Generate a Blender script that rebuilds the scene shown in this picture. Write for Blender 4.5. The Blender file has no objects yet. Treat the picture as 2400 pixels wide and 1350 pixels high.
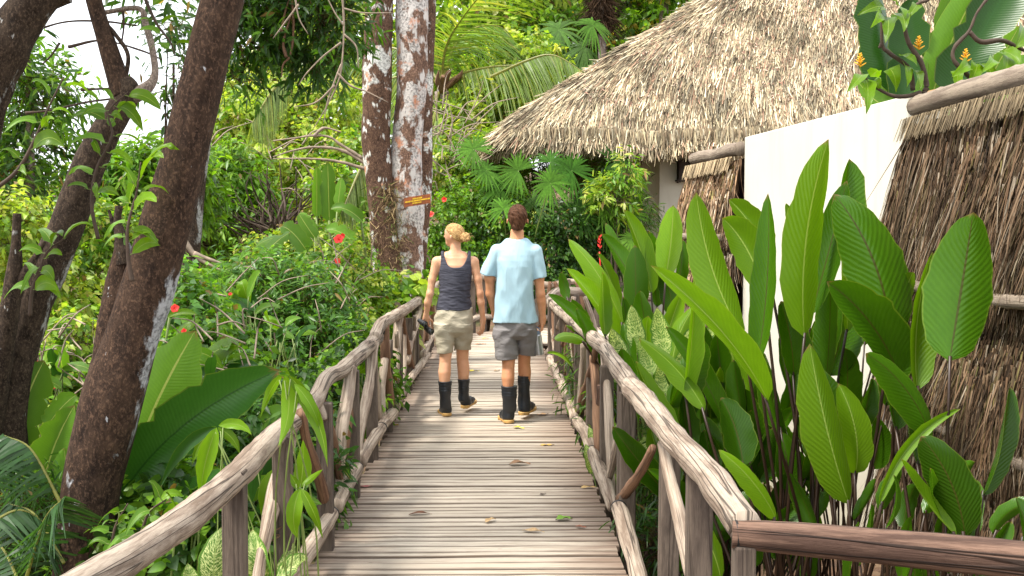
import bpy, math, random
import numpy as np
from mathutils import Vector

rnd = random.Random(7)
RS = np.random.RandomState(11)
sc = bpy.context.scene
COL = sc.collection

# ------------------------------------------------------------------ camera
FPX = 2333.0
PITCH = math.atan(132.0 / FPX)
YAW = math.atan(28.0 / FPX)
CAM = np.array([0.0, 0.0, 1.6])
cam_d = bpy.data.cameras.new("camera")
cam_d.sensor_width = 36.0
cam_d.lens = 36.0 * FPX / 2400.0
cam_d.clip_end = 2000.0
cam = bpy.data.objects.new("camera", cam_d)
COL.objects.link(cam)
cam.location = CAM
cam.rotation_euler = (math.pi / 2 - PITCH, 0.0, -YAW)
sc.camera = cam

# ------------------------------------------------------------------ world: bright hazy overcast sky
world = bpy.data.worlds.new("World")
sc.world = world
world.use_nodes = True
wn = world.node_tree
for n_ in list(wn.nodes):
    wn.nodes.remove(n_)
SUN_EL, SUN_AZ = math.radians(60), math.radians(-112)      # azimuth from +Y towards +X
sky = wn.nodes.new("ShaderNodeTexSky")
sky.sky_type = 'NISHITA'
sky.sun_disc = False
sky.sun_elevation = SUN_EL
sky.sun_rotation = SUN_AZ
sky.dust_density = 4.0
cl = wn.nodes.new("ShaderNodeRGB")
cl.outputs[0].default_value = (10.5, 10.8, 11.2, 1)       # thin even cloud cover
mx = wn.nodes.new("ShaderNodeMixRGB")
mx.inputs[0].default_value = 0.82
bg = wn.nodes.new("ShaderNodeBackground")
bg.inputs[1].default_value = 0.13
wo = wn.nodes.new("ShaderNodeOutputWorld")
wn.links.new(sky.outputs[0], mx.inputs[1])
wn.links.new(cl.outputs[0], mx.inputs[2])
wn.links.new(mx.outputs[0], bg.inputs[0])
wn.links.new(bg.outputs[0], wo.inputs[0])

sun_d = bpy.data.lights.new("sun", 'SUN')
sun_d.energy = 3.9
sun_d.angle = math.radians(11)
sun_d.color = (1.0, 0.95, 0.86)
sun = bpy.data.objects.new("sun", sun_d)
COL.objects.link(sun)
sdir = Vector((math.cos(SUN_EL) * math.sin(SUN_AZ), math.cos(SUN_EL) * math.cos(SUN_AZ), math.sin(SUN_EL)))
sun.rotation_euler = sdir.to_track_quat('Z', 'Y').to_euler()
sun.location = sdir * 60

sc.view_settings.view_transform = 'Standard'
sc.view_settings.look = 'None'
sc.view_settings.gamma = 1.0
sc.view_settings.use_curve_mapping = False
sc.view_settings.exposure = 0.80
sc.cycles.max_bounces = 6
sc.cycles.diffuse_bounces = 3
sc.cycles.transmission_bounces = 4

# ------------------------------------------------------------------ helpers
cy_, sy_ = math.cos(YAW), math.sin(YAW)
cp_, sp_ = math.cos(PITCH), math.sin(PITCH)
def ray(px, py):
    a, b = (px - 1200) / FPX, -(py - 675) / FPX
    y, z = cp_ + b * sp_, -sp_ + b * cp_           # pitch down
    return np.array([a * cy_ + y * sy_, -a * sy_ + y * cy_, z])
def P(px, py, Y):
    r = ray(px, py)
    return CAM + r * (Y / r[1])
def PX(px, py, X):
    r = ray(px, py)
    return CAM + r * (X / r[0])
def M(px, Y): return px * Y / FPX                  # pixels to metres at depth Y

def sines(p, scale, seed, n=5):
    """cheap smooth noise on (N,3) points, about -1..1"""
    r = np.random.RandomState(seed)
    out = np.zeros(len(p))
    for i in range(n):
        k = r.normal(size=3) * scale * (1 + .35 * i)
        out += np.sin(p @ k + r.rand() * 6.28) / (1 + .35 * i)
    return out / 2.2

def new_mesh(name, verts, faces, mat=None, parent=None, uvs=None, cols=None, smooth=True, loc=None, mats=None, midx=None):
    """faces: (N,3) or (N,4) int array, or list of such arrays"""
    me = bpy.data.meshes.new(name)
    if not isinstance(faces, list): faces = [faces]
    faces = [np.asarray(f, dtype=np.int32) for f in faces if len(f)]
    verts = np.asarray(verts, dtype=np.float32)
    if loc is not None: verts = verts - np.asarray(loc, dtype=np.float32)
    nl = sum(f.size for f in faces); nf = sum(len(f) for f in faces)
    me.vertices.add(len(verts)); me.vertices.foreach_set("co", verts.ravel())
    me.loops.add(nl); li = np.concatenate([f.ravel() for f in faces]); me.loops.foreach_set("vertex_index", li)
    me.polygons.add(nf)
    tot = np.concatenate([np.full(len(f), f.shape[1], dtype=np.int32) for f in faces])
    st = np.concatenate([[0], np.cumsum(tot)[:-1]]).astype(np.int32)
    me.polygons.foreach_set("loop_start", st)
    me.polygons.foreach_set("use_smooth", np.full(nf, smooth, dtype=bool))
    if midx is not None: me.polygons.foreach_set("material_index", np.asarray(midx, dtype=np.int32))
    if uvs is not None:
        uv = me.uv_layers.new(name="UVMap")
        uv.data.foreach_set("uv", np.asarray(uvs, dtype=np.float32)[li].ravel())
    if cols is not None:
        ca = me.color_attributes.new("Col", 'FLOAT_COLOR', 'POINT')
        c4 = np.ones((len(verts), 4), dtype=np.float32); c4[:, :3] = cols
        ca.data.foreach_set("color", c4.ravel())
    me.update(calc_edges=True)
    if mats:
        for m_ in mats: me.materials.append(m_)
    elif mat: me.materials.append(mat)
    o = bpy.data.objects.new(name, me)
    COL.objects.link(o)
    if parent is not None: o.parent = parent
    elif loc is not None: o.location = [float(v) for v in loc]
    return o

def tag(o, label=None, cat=None, group=None, kind=None):
    if label: o["label"] = label
    if cat: o["category"] = cat
    if group: o["group"] = group
    if kind: o["kind"] = kind
    return o
def thing(name, loc, label, cat, group=None, kind=None):
    o = bpy.data.objects.new(name, None)
    o.empty_display_size = .1
    COL.objects.link(o)
    o.location = [float(v) for v in loc]
    return tag(o, label, cat, group, kind)

def crm(pts, n):
    """Catmull-Rom resample of (k,d) points into n points"""
    pts = np.asarray(pts, dtype=float)
    if len(pts) < 3:
        t = np.linspace(0, 1, n)[:, None]
        return pts[0] * (1 - t) + pts[-1] * t
    p = np.vstack([2 * pts[0] - pts[1], pts, 2 * pts[-1] - pts[-2]])
    u = np.linspace(0, len(pts) - 1 - 1e-6, n)
    i = u.astype(int); f = (u - i)[:, None]
    a, b, c, d = p[i], p[i + 1], p[i + 2], p[i + 3]
    return .5 * (2 * b + (c - a) * f + (2 * a - 5 * b + 4 * c - d) * f ** 2 + (3 * b - a - 3 * c + d) * f ** 3)

def tube_arrays(pts, rad, sides=10, n=None, rough=0.0, rscale=6.0, seed=1, flat=1.0):
    pts = np.asarray(pts, float); rad = np.asarray(rad, float)
    if rad.ndim == 0: rad = np.full(len(pts), float(rad))
    n = n or max(4, len(pts) * 5)
    pr = crm(np.hstack([pts, rad[:, None]]), n)
    c, r = pr[:, :3], np.maximum(pr[:, 3], .0008)
    tg = np.gradient(c, axis=0); tg /= np.linalg.norm(tg, axis=1)[:, None] + 1e-9
    ref = np.array([0, 0, 1.0]) if abs(tg[:, 2]).mean() < .8 else np.array([1.0, 0, 0])
    s = np.cross(tg, ref); s /= np.linalg.norm(s, axis=1)[:, None] + 1e-9
    b = np.cross(s, tg)
    ang = np.linspace(0, 2 * np.pi, sides, endpoint=False)
    ring = s[:, None, :] * np.cos(ang)[None, :, None] + b[:, None, :] * np.sin(ang)[None, :, None] * flat
    v = c[:, None, :] + ring * r[:, None, None]
    if rough:
        q = v.reshape(-1, 3)
        nz = sines(q, rscale, seed) + .5 * sines(q, rscale * 2.7, seed + 5)
        v = v + ring * (nz.reshape(n, sides, 1) * rough * r[:, None, None])
    vv = v.reshape(-1, 3)
    L = np.concatenate([[0], np.cumsum(np.linalg.norm(np.diff(c, axis=0), axis=1))])
    uv = np.stack([np.tile(np.abs(ang / np.pi - 1) , n), np.repeat(L, sides)], 1)
    i = np.arange(n - 1)[:, None] * sides; j = np.arange(sides)[None]
    j2 = (j + 1) % sides
    f = np.stack([i + j, i + j2, i + sides + j2, i + sides + j], -1).reshape(-1, 4)
    m = len(vv)
    vv = np.vstack([vv, c[0] , c[-1]])
    uv = np.vstack([uv, [.5, 0], [.5, L[-1]]])
    jj = np.arange(sides)
    cap = np.concatenate([np.stack([np.full(sides, m), (jj + 1) % sides, jj], 1),
                          np.stack([np.full(sides, m + 1), (n - 1) * sides + jj, (n - 1) * sides + (jj + 1) % sides], 1)])
    return vv, f, cap, uv
def tube(name, pts, rad, mat, parent=None, loc=None, **k):
    v, f, cap, uv = tube_arrays(pts, rad, **k)
    if parent is not None and loc is None: loc = np.array(parent_loc(parent))
    return new_mesh(name, v, [f, cap], mat, parent, uvs=uv, loc=loc)
def parent_loc(o):
    l = Vector((0, 0, 0))
    while o is not None:
        l += o.location; o = o.parent
    return l
class Acc:
    """collects tubes/boxes/grids into one mesh"""
    def __init__(s): s.v, s.q, s.t, s.uv, s.c, s.n = [], [], [], [], [], 0
    def add(s, v, q=None, t=None, uv=None, c=None):
        v = np.asarray(v, float)
        if q is not None and len(q): s.q.append(np.asarray(q) + s.n)
        if t is not None and len(t): s.t.append(np.asarray(t) + s.n)
        s.v.append(v); s.uv.append(uv if uv is not None else np.zeros((len(v), 2)))
        s.c.append(np.broadcast_to(np.array(c if c is not None else (1, 1, 1), float), (len(v), 3)))
        s.n += len(v); return s
    def tube(s, pts, rad, c=None, **k):
        v, f, cap, uv = tube_arrays(pts, rad, **k); return s.add(v, f, cap, uv, c)
    def box(s, lo, hi, c=None):
        lo, hi = np.array(lo, float), np.array(hi, float)
        v = np.array([[(lo, hi)[i][0], (lo, hi)[j][1], (lo, hi)[k][2]] for i in (0, 1) for j in (0, 1) for k in (0, 1)])
        q = [[0, 1, 3, 2], [4, 6, 7, 5], [0, 4, 5, 1], [2, 3, 7, 6], [0, 2, 6, 4], [1, 5, 7, 3]]
        return s.add(v, q, None, None, c)
    def build(s, name, mat, parent=None, smooth=True, loc=None, cols=True):
        fs = []
        if s.q: fs.append(np.concatenate(s.q))
        if s.t: fs.append(np.concatenate(s.t))
        if parent is not None and loc is None: loc = np.array(parent_loc(parent))
        return new_mesh(name, np.concatenate(s.v), fs, mat, parent, uvs=np.concatenate(s.uv),
                        cols=np.concatenate(s.c) if cols else None, smooth=smooth, loc=loc)

# ------------------------------------------------------------------ materials
def nodes(name):
    m = bpy.data.materials.new(name); m.use_nodes = True
    nt = m.node_tree
    b = nt.nodes["Principled BSDF"]
    return m, nt, b
def N(nt, t, **k):
    n = nt.nodes.new(t)
    for a, v in k.items():
        if a.startswith("i_"):
            key = a[2:]; key = int(key) if key.isdigit() else key.replace("_", " ")
            n.inputs[key].default_value = v
        else: setattr(n, a, v)
    return n
def L(nt, a, b): nt.links.new(a, b)
def ramp(nt, fac, stops, interp='LINEAR'):
    r = nt.nodes.new("ShaderNodeValToRGB"); r.color_ramp.interpolation = interp
    e = r.color_ramp.elements
    while len(e) > 1: e.remove(e[0])
    e[0].position = stops[0][0]; e[0].color = (*stops[0][1], 1)
    for p, c in stops[1:]:
        x = e.new(p); x.color = (*c, 1)
    if fac is not None: L(nt, fac, r.inputs[0])
    return r.outputs[0]
def noise(nt, vec, scale, detail=5, rough=.6, dist=0.0):
    n = N(nt, "ShaderNodeTexNoise", i_Scale=scale, i_Detail=detail, i_Roughness=rough, i_Distortion=dist)
    if vec is not None: L(nt, vec, n.inputs[0])
    return n.outputs[0]
def mapping(nt, src, scale=(1, 1, 1), loc=(0, 0, 0)):
    m = N(nt, "ShaderNodeMapping"); m.inputs[3].default_value = scale; m.inputs[1].default_value = loc
    L(nt, src, m.inputs[0]); return m.outputs[0]
def mixc(nt, fac, a, b, mode='MIX'):
    m = N(nt, "ShaderNodeMixRGB", blend_type=mode)
    for i, v in ((0, fac), (1, a), (2, b)):
        if isinstance(v, (int, float)): m.inputs[i].default_value = v
        elif isinstance(v, tuple): m.inputs[i].default_value = (*v, 1)
        else: L(nt, v, m.inputs[i])
    return m.outputs[0]
def math_(nt, op, a, b=0.0, clamp=False):
    m = N(nt, "ShaderNodeMath", operation=op, use_clamp=clamp)
    for i, v in ((0, a), (1, b)):
        if isinstance(v, (int, float)): m.inputs[i].default_value = v
        else: L(nt, v, m.inputs[i])
    return m.outputs[0]
def bump(nt, b, h, strength=.5, dist=.02):
    n = N(nt, "ShaderNodeBump", i_Strength=strength, i_Distance=dist)
    L(nt, h, n.inputs["Height"]); L(nt, n.outputs[0], b.inputs["Normal"])
def coords(nt, which="Object"): return N(nt, "ShaderNodeTexCoord").outputs[which]
def translucent(nt, b, colsock, amount, tint=(1.5, 1.5, .55)):
    tr = N(nt, "ShaderNodeBsdfTranslucent")
    c2 = mixc(nt, 1.0, colsock, tint, 'MULTIPLY'); L(nt, c2, tr.inputs[0])
    mxs = N(nt, "ShaderNodeMixShader"); mxs.inputs[0].default_value = amount
    out = nt.nodes["Material Output"]
    L(nt, b.outputs[0], mxs.inputs[1]); L(nt, tr.outputs[0], mxs.inputs[2]); L(nt, mxs.outputs[0], out.inputs[0])

def mat_foliage(name, rough=.40, trans=.45):
    m, nt, b = nodes(name)
    ca = N(nt, "ShaderNodeVertexColor", layer_name="Col")
    nz = noise(nt, coords(nt), 25, 3)
    c = mixc(nt, 1.0, ca.outputs[0], ramp(nt, nz, [(.3, (.75, .75, .75)), (.7, (1.2, 1.2, 1.2))]), 'MULTIPLY')
    L(nt, c, b.inputs["Base Color"]); b.inputs["Roughness"].default_value = rough
    b.inputs["Specular IOR Level"].default_value = .45
    translucent(nt, b, c, trans)
    return m
def mat_broadleaf(name, c1, c2, rib, nveins=26, slant=.55, rough=.33, trans=.3, variegated=False, vein=.12, bst=.22):
    m, nt, b = nodes(name)
    uv = coords(nt, "UV")
    sep = N(nt, "ShaderNodeSeparateXYZ"); L(nt, uv, sep.inputs[0])
    au = math_(nt, 'ABSOLUTE', sep.outputs[0])
    oi = N(nt, "ShaderNodeObjectInfo")
    ph = math_(nt, 'SUBTRACT', sep.outputs[1], math_(nt, 'MULTIPLY', au, slant * .25))
    w = math_(nt, 'SINE', math_(nt, 'MULTIPLY', ph, nveins * 6.283))
    w01 = math_(nt, 'MULTIPLY_ADD', w, .5); nt.nodes[-1].inputs[2].default_value = .5
    base = mixc(nt, noise(nt, mapping(nt, uv, (1.5, 4, 1)), 2.0, 4), c1, c2)
    base = mixc(nt, math_(nt, 'MULTIPLY', oi.outputs["Random"], .75), base, tuple(x * .42 for x in c1))
    base = mixc(nt, math_(nt, 'MULTIPLY', w01, vein), base, tuple(x * .55 for x in c1))
    edge = math_(nt, 'GREATER_THAN', au, .955)
    base = mixc(nt, math_(nt, 'MULTIPLY', edge, .3), base, (.24, .30, .04))
    spots = ramp(nt, noise(nt, mapping(nt, uv, (9, 30, 1)), 2.5, 3), [(.70, (0, 0, 0)), (.76, (1, 1, 1))])
    base = mixc(nt, math_(nt, 'MULTIPLY', spots, .35), base, (.35, .36, .05))
    if variegated:
        vc = N(nt, 'ShaderNodeCombineXYZ'); L(nt, math_(nt, 'MULTIPLY', au, 3.2), vc.inputs[0]); L(nt, math_(nt, 'MULTIPLY', ph, 26), vc.inputs[1]); L(nt, math_(nt, 'MULTIPLY', oi.outputs['Random'], 40), vc.inputs[2])
        vz = noise(nt, vc.outputs[0], 1.5, 5, .75, .3)
        f = math_(nt, 'MULTIPLY', ramp(nt, vz, [(.48, (0, 0, 0)), (.55, (1, 1, 1))]), math_(nt, 'LESS_THAN', au, .82))
        base = mixc(nt, f, base, (.62, .68, .30))
    tipn = math_(nt, 'ADD', sep.outputs[1], math_(nt, 'MULTIPLY', math_(nt, 'SUBTRACT', noise(nt, mapping(nt, uv, (2, 6, 1)), 3, 3), .5), .12))
    base = mixc(nt, math_(nt, 'MULTIPLY', ramp(nt, tipn, [(.965, (0, 0, 0)), (.99, (1, 1, 1))]), .8), base, (.22, .13, .05))
    mid = math_(nt, 'LESS_THAN', au, .035)
    base = mixc(nt, mid, base, rib)
    L(nt, base, b.inputs["Base Color"])
    b.inputs["Roughness"].default_value = rough; b.inputs["Specular IOR Level"].default_value = .28
    h = math_(nt, 'ADD', math_(nt, 'MULTIPLY', w, .5), math_(nt, 'MULTIPLY', mid, 2.0))
    bump(nt, b, h, bst, .005)
    translucent(nt, b, base, trans)
    return m
def mat_bark(name, dark, light, lichen, lich_amt=.6, scale=9.0, orange=None, spots=.5, moss=None, side=0):
    m, nt, b = nodes(name)
    co = coords(nt, "Object")
    n1 = noise(nt, mapping(nt, co, (1, 1, .5)), scale * 3, 8, .7)
    n2 = noise(nt, mapping(nt, co, (1, 1, .6)), scale * 11, 6, .75)
    base = mixc(nt, ramp(nt, n1, [(.35, (0, 0, 0)), (.68, (1, 1, 1))]), dark, light)
    base = mixc(nt, ramp(nt, n2, [(.5, (0, 0, 0)), (.66, (.7, .7, .7))]), base, tuple(min(1, x * 2.6) for x in light))
    if moss:
        base = mixc(nt, ramp(nt, noise(nt, co, scale * .6, 5), [(.5, (0, 0, 0)), (.62, (.7, .7, .7))]), base, moss)
    nl = noise(nt, mapping(nt, co, (1, 1, .8)), scale * .6, 7, .6, .3)
    lf = ramp(nt, nl, [(lich_amt, (0, 0, 0)), (lich_amt + .035, (1, 1, 1))])
    lc = mixc(nt, ramp(nt, noise(nt, co, scale * 6, 5), [(.38, (0, 0, 0)), (.55, (1, 1, 1))]), tuple(x * .35 for x in lichen), lichen)
    if orange:
        lc = mixc(nt, ramp(nt, noise(nt, co, scale * .8, 5, .7), [(.54, (0, 0, 0)), (.64, (1, 1, 1))]), lc, orange)
    gn = N(nt, "ShaderNodeSeparateXYZ"); L(nt, N(nt, "ShaderNodeNewGeometry").outputs[1], gn.inputs[0])
    if side:
        ns_ = noise(nt, mapping(nt, co, (1, 1, .35)), 3.2, 7, .65, .6)
        sf = ramp(nt, math_(nt, 'ADD', ns_, math_(nt, 'MULTIPLY', gn.outputs[0], side)), [(.74, (0, 0, 0)), (.78, (1, 1, 1))])
        lf = math_(nt, 'MAXIMUM', lf, sf)
    base = mixc(nt, lf, base, lc)
    vo = N(nt, "ShaderNodeTexVoronoi", i_Scale=scale * 1.1)
    L(nt, mapping(nt, mixc(nt, .12, co, N(nt, "ShaderNodeTexNoise", i_Scale=18).outputs[1]), (1, 1, .8)), vo.inputs[0])
    sp = ramp(nt, math_(nt, 'ADD', vo.outputs[0], math_(nt, 'MULTIPLY', math_(nt, 'SUBTRACT', n1, .5), .5)), [(.16 * spots, (1, 1, 1)), (.26 * spots, (0, 0, 0))])
    base = mixc(nt, sp, base, lichen)
    L(nt, base, b.inputs["Base Color"]); b.inputs["Roughness"].default_value = .9
    b.inputs["Specular IOR Level"].default_value = .2
    bump(nt, b, math_(nt, 'ADD', n1, math_(nt, 'MULTIPLY', n2, .6)), 1.0, .02)
    return m
def mat_log(name, light, dark, crack=.6, streak=1.0):
    """weathered peeled wood: UV v runs along the log in metres"""
    m, nt, b = nodes(name)
    uv = coords(nt, "UV"); oi = N(nt, "ShaderNodeObjectInfo")
    off = N(nt, "ShaderNodeVectorMath", operation='ADD'); L(nt, uv, off.inputs[0])
    cx = N(nt, "ShaderNodeCombineXYZ"); L(nt, math_(nt, 'MULTIPLY', oi.outputs["Random"], 37), cx.inputs[0])
    L(nt, math_(nt, 'MULTIPLY', oi.outputs["Random"], 91), cx.inputs[1]); L(nt, cx.outputs[0], off.inputs[1])
    g = noise(nt, mapping(nt, off.outputs[0], (9, 1.6, 1)), 3.5, 8, .7)
    f = noise(nt, mapping(nt, off.outputs[0], (30, 3, 1)), 6, 5, .7)
    big = noise(nt, mapping(nt, off.outputs[0], (1.6, 1.0, 1)), 2.0, 5, .65, .4)
    base = mixc(nt, ramp(nt, g, [(.25, (0, 0, 0)), (.55, (1, 1, 1))]), tuple(a * .5 + c * .5 for a, c in zip(dark, light)), light)
    base = mixc(nt, ramp(nt, big, [(.44, (0, 0, 0)), (.60, (.8, .8, .8))]), base, tuple(x * .95 for x in dark))
    kv = N(nt, 'ShaderNodeTexVoronoi', i_Scale=1.0); L(nt, mapping(nt, off.outputs[0], (3.2, 2.2, 1)), kv.inputs[0])
    base = mixc(nt, ramp(nt, kv.outputs[0], [(.03, (.8, .8, .8)), (.08, (0, 0, 0))]), base, tuple(x * .4 for x in dark))
    base = mixc(nt, ramp(nt, f, [(.35, (.45, .45, .45)), (.55, (0, 0, 0))]), base, tuple(x * .45 for x in dark))
    cr = noise(nt, mapping(nt, off.outputs[0], (3.4, .45, 1)), 1.4, 1, .4, .1)
    crk = ramp(nt, math_(nt, 'ABSOLUTE', math_(nt, 'SUBTRACT', cr, .5)), [(.008, (1, 1, 1)), (.022, (0, 0, 0))])
    base = mixc(nt, math_(nt, 'MULTIPLY', crk, crack), base, (.012, .008, .006))
    L(nt, base, b.inputs["Base Color"]); b.inputs["Roughness"].default_value = .8
    b.inputs["Specular IOR Level"].default_value = .25
    bump(nt, b, math_(nt, 'SUBTRACT', math_(nt, 'ADD', g, math_(nt, 'MULTIPLY', f, .5)), math_(nt, 'MULTIPLY', crk, 2.5 * crack)), .7, .008)
    return m
def mat_plain(name, col, rough=.6, metal=0.0, nscale=20, var=.25, bmp=.15, vcol=False, spec=.4, bdist=.003):
    m, nt, b = nodes(name)
    nz = noise(nt, coords(nt), nscale, 5)
    src = N(nt, "ShaderNodeVertexColor", layer_name="Col").outputs[0] if vcol else col
    c = mixc(nt, 1.0, src, ramp(nt, nz, [(.3, (1 - var,) * 3), (.7, (1 + var * .6,) * 3)]), 'MULTIPLY')
    L(nt, c, b.inputs["Base Color"]); b.inputs["Roughness"].default_value = rough
    b.inputs["Metallic"].default_value = metal; b.inputs["Specular IOR Level"].default_value = spec
    if bmp: bump(nt, b, nz, bmp, bdist)
    return m

MAT = {}
MAT['foliage'] = mat_foliage("foliage")
MAT['fan'] = mat_foliage("fan_palm_leaf", .6, .4); MAT['fan'].node_tree.nodes['Principled BSDF'].inputs['Specular IOR Level'].default_value = .15
MAT['calathea'] = mat_broadleaf("calathea_leaf", (.042, .125, .004), (.075, .19, .005), (.06, .07, .01), 21, .9, .27, .34)
MAT['calathea_back'] = mat_broadleaf("calathea_leaf_pale", (.13, .275, .007), (.20, .37, .012), (.26, .36, .07), 21, .9, .30, .42)
MAT['banana'] = mat_broadleaf("banana_leaf", (.12, .27, .025), (.19, .38, .04), (.36, .42, .12), 52, .3, .4, .4, vein=.14, bst=.14)
MAT['banana_dark'] = mat_broadleaf("banana_leaf_dark", (.03, .11, .012), (.05, .15, .02), (.02, .07, .01), 52, .3, .32, .22, vein=.16, bst=.14)
MAT['dieff'] = mat_broadleaf("variegated_leaf", (.10, .24, .03), (.14, .30, .05), (.3, .4, .12), 14, .9, .4, .35, variegated=True)
MAT['bark_brown'] = mat_bark("brown_bark", (.018, .010, .007), (.080, .047, .030), (.50, .51, .53), .65, 7, spots=.3, side=.235)
MAT['bark_dark'] = mat_bark("dark_mossy_bark", (.017, .011, .008), (.080, .055, .038), (.45, .44, .42), .66, 9, spots=.35, side=.17)
MAT['bark_lichen'] = mat_bark("lichen_bark", (.045, .024, .016), (.14, .08, .052), (.74, .73, .68), .555, 7, (.55, .25, .13), .9)
MAT['bark_white'] = mat_bark("white_lichen_bark", (.075, .042, .03), (.22, .13, .09), (.66, .61, .57), .46, 6, (.62, .27, .15), 1.2)
MAT['bark_grey'] = mat_bark("pale_grey_bark", (.14, .10, .08), (.30, .24, .20), (.45, .42, .40), .6, 12, spots=.2)
MAT['log'] = mat_log("weathered_log", (.49, .40, .315), (.16, .105, .072), .7)
MAT['log_dark'] = mat_log("brown_log", (.25, .15, .105), (.055, .028, .020), .8)
MAT['stick_white'] = mat_log("pale_stick", (.56, .45, .35), (.20, .135, .095), .4)
MAT['stick_brown'] = mat_log("reddish_stick", (.30, .17, .10), (.13, .065, .04), .4)
MAT['post'] = mat_log("grey_post", (.17, .13, .10), (.065, .047, .038), .3)
MAT['bamboo'] = mat_log("bamboo_pole", (.36, .29, .22), (.17, .125, .095), .15)
MAT['black'] = mat_plain("black_band", (.015, .014, .014), .6)
MAT['wire'] = mat_plain("rusty_wire", (.12, .06, .03), .6)
MAT['thatch'] = mat_plain("thatch", (1, 1, 1), .85, vcol=True, nscale=9, var=.3, bmp=0, spec=.15)
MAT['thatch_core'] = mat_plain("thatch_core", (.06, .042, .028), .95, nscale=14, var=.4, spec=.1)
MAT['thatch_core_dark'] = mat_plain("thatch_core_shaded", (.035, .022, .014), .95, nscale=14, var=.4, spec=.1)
MAT['flower'] = mat_plain("petal_red", (.75, .03, .02), .5, var=.15, bmp=0)
MAT['flower_y'] = mat_plain("petal_yellow", (.85, .42, .02), .5, var=.2, bmp=0)
MAT['petiole'] = mat_plain("dark_petiole", (.034, .017, .009), .4, nscale=8, var=.4)
MAT['petiole_green'] = mat_plain("green_petiole", (.16, .22, .05), .5, nscale=8, var=.3)
MAT['twig'] = mat_plain("grey_twig", (.30, .23, .17), .8, nscale=14, var=.4)
MAT['twig_dark'] = mat_plain("dark_twig", (.07, .045, .03), .8, nscale=14, var=.4)
MAT['deadleaf'] = mat_plain("dry_leaf", (1, 1, 1), .7, vcol=True, nscale=60, var=.3)

def mat_plaster():
    m, nt, b = nodes("cream_plaster")
    co = coords(nt)
    n1 = noise(nt, co, 1.3, 6, .6); n2 = noise(nt, co, 60, 4)
    st = noise(nt, mapping(nt, co, (3, 3, .35)), 2.0, 6, .7)
    c = mixc(nt, ramp(nt, n1, [(.3, (0, 0, 0)), (.7, (1, 1, 1))]), (.60, .565, .475), (.66, .62, .53))
    c = mixc(nt, ramp(nt, st, [(.50, (0, 0, 0)), (.75, (.4, .4, .4))]), c, (.42, .38, .28))
    sep = N(nt, "ShaderNodeSeparateXYZ"); L(nt, N(nt, "ShaderNodeNewGeometry").outputs[0], sep.inputs[0])
    damp = ramp(nt, math_(nt, 'ADD', sep.outputs[2], math_(nt, 'MULTIPLY', n1, .6)), [(.1, (.6, .6, .6)), (.7, (0, 0, 0))])
    c = mixc(nt, damp, c, (.42, .38, .28))
    L(nt, c, b.inputs["Base Color"]); b.inputs["Roughness"].default_value = .85
    bump(nt, b, math_(nt, 'ADD', n2, n1), .12, .004)
    return m
MAT['plaster'] = mat_plaster()
def mat_plank():
    m, nt, b = nodes("deck_plank")
    co = coords(nt, "Object"); oi = N(nt, "ShaderNodeObjectInfo")
    cx = N(nt, "ShaderNodeCombineXYZ")
    for i, k in enumerate((53, 29, 11)): L(nt, math_(nt, 'MULTIPLY', oi.outputs["Random"], k), cx.inputs[i])
    off = N(nt, "ShaderNodeVectorMath", operation='ADD'); L(nt, co, off.inputs[0]); L(nt, cx.outputs[0], off.inputs[1])
    g = noise(nt, mapping(nt, off.outputs[0], (2.2, 60, 20)), 2.2, 8, .72)
    g2 = noise(nt, mapping(nt, off.outputs[0], (.9, 14, 6)), 2.4, 6, .65, .5)
    base = mixc(nt, ramp(nt, g, [(.28, (0, 0, 0)), (.66, (1, 1, 1))]), (.27, .215, .165), (.70, .61, .49))
    base = mixc(nt, ramp(nt, oi.outputs["Random"], [(0, (0, 0, 0)), (1, (.75, .75, .75))]), base, (.36, .30, .235))
    sep = N(nt, "ShaderNodeSeparateXYZ"); L(nt, co, sep.inputs[0])
    endd = math_(nt, 'ABSOLUTE', sep.outputs[0])
    f = ramp(nt, math_(nt, 'ADD', endd, math_(nt, 'MULTIPLY', math_(nt, 'SUBTRACT', g2, .5), .9)), [(.38, (0, 0, 0)), (.75, (.8, .8, .8))])
    base = mixc(nt, f, base, (.17, .105, .075))
    ey = math_(nt, 'ABSOLUTE', sep.outputs[1])
    base = mixc(nt, ramp(nt, math_(nt, 'ADD', ey, math_(nt, 'MULTIPLY', math_(nt, 'SUBTRACT', g2, .5), .02)), [(.026, (0, 0, 0)), (.041, (.8, .8, .8))]), base, (.10, .07, .05))
    stn = ramp(nt, g2, [(.58, (0, 0, 0)), (.74, (.7, .7, .7))])
    base = mixc(nt, stn, base, (.22, .15, .10))
    kn = N(nt, "ShaderNodeTexVoronoi", i_Scale=3.2); L(nt, mapping(nt, off.outputs[0], (1, 4.5, 1)), kn.inputs[0])
    base = mixc(nt, ramp(nt, kn.outputs[0], [(.03, (.8, .8, .8)), (.06, (0, 0, 0))]), base, (.05, .03, .02))
    L(nt, base, b.inputs["Base Color"]); b.inputs["Roughness"].default_value = .75
    b.inputs["Specular IOR Level"].default_value = .25
    bump(nt, b, math_(nt, 'ADD', g, math_(nt, 'MULTIPLY', g2, .5)), .6, .006)
    return m
MAT['plank'] = mat_plank()
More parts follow.
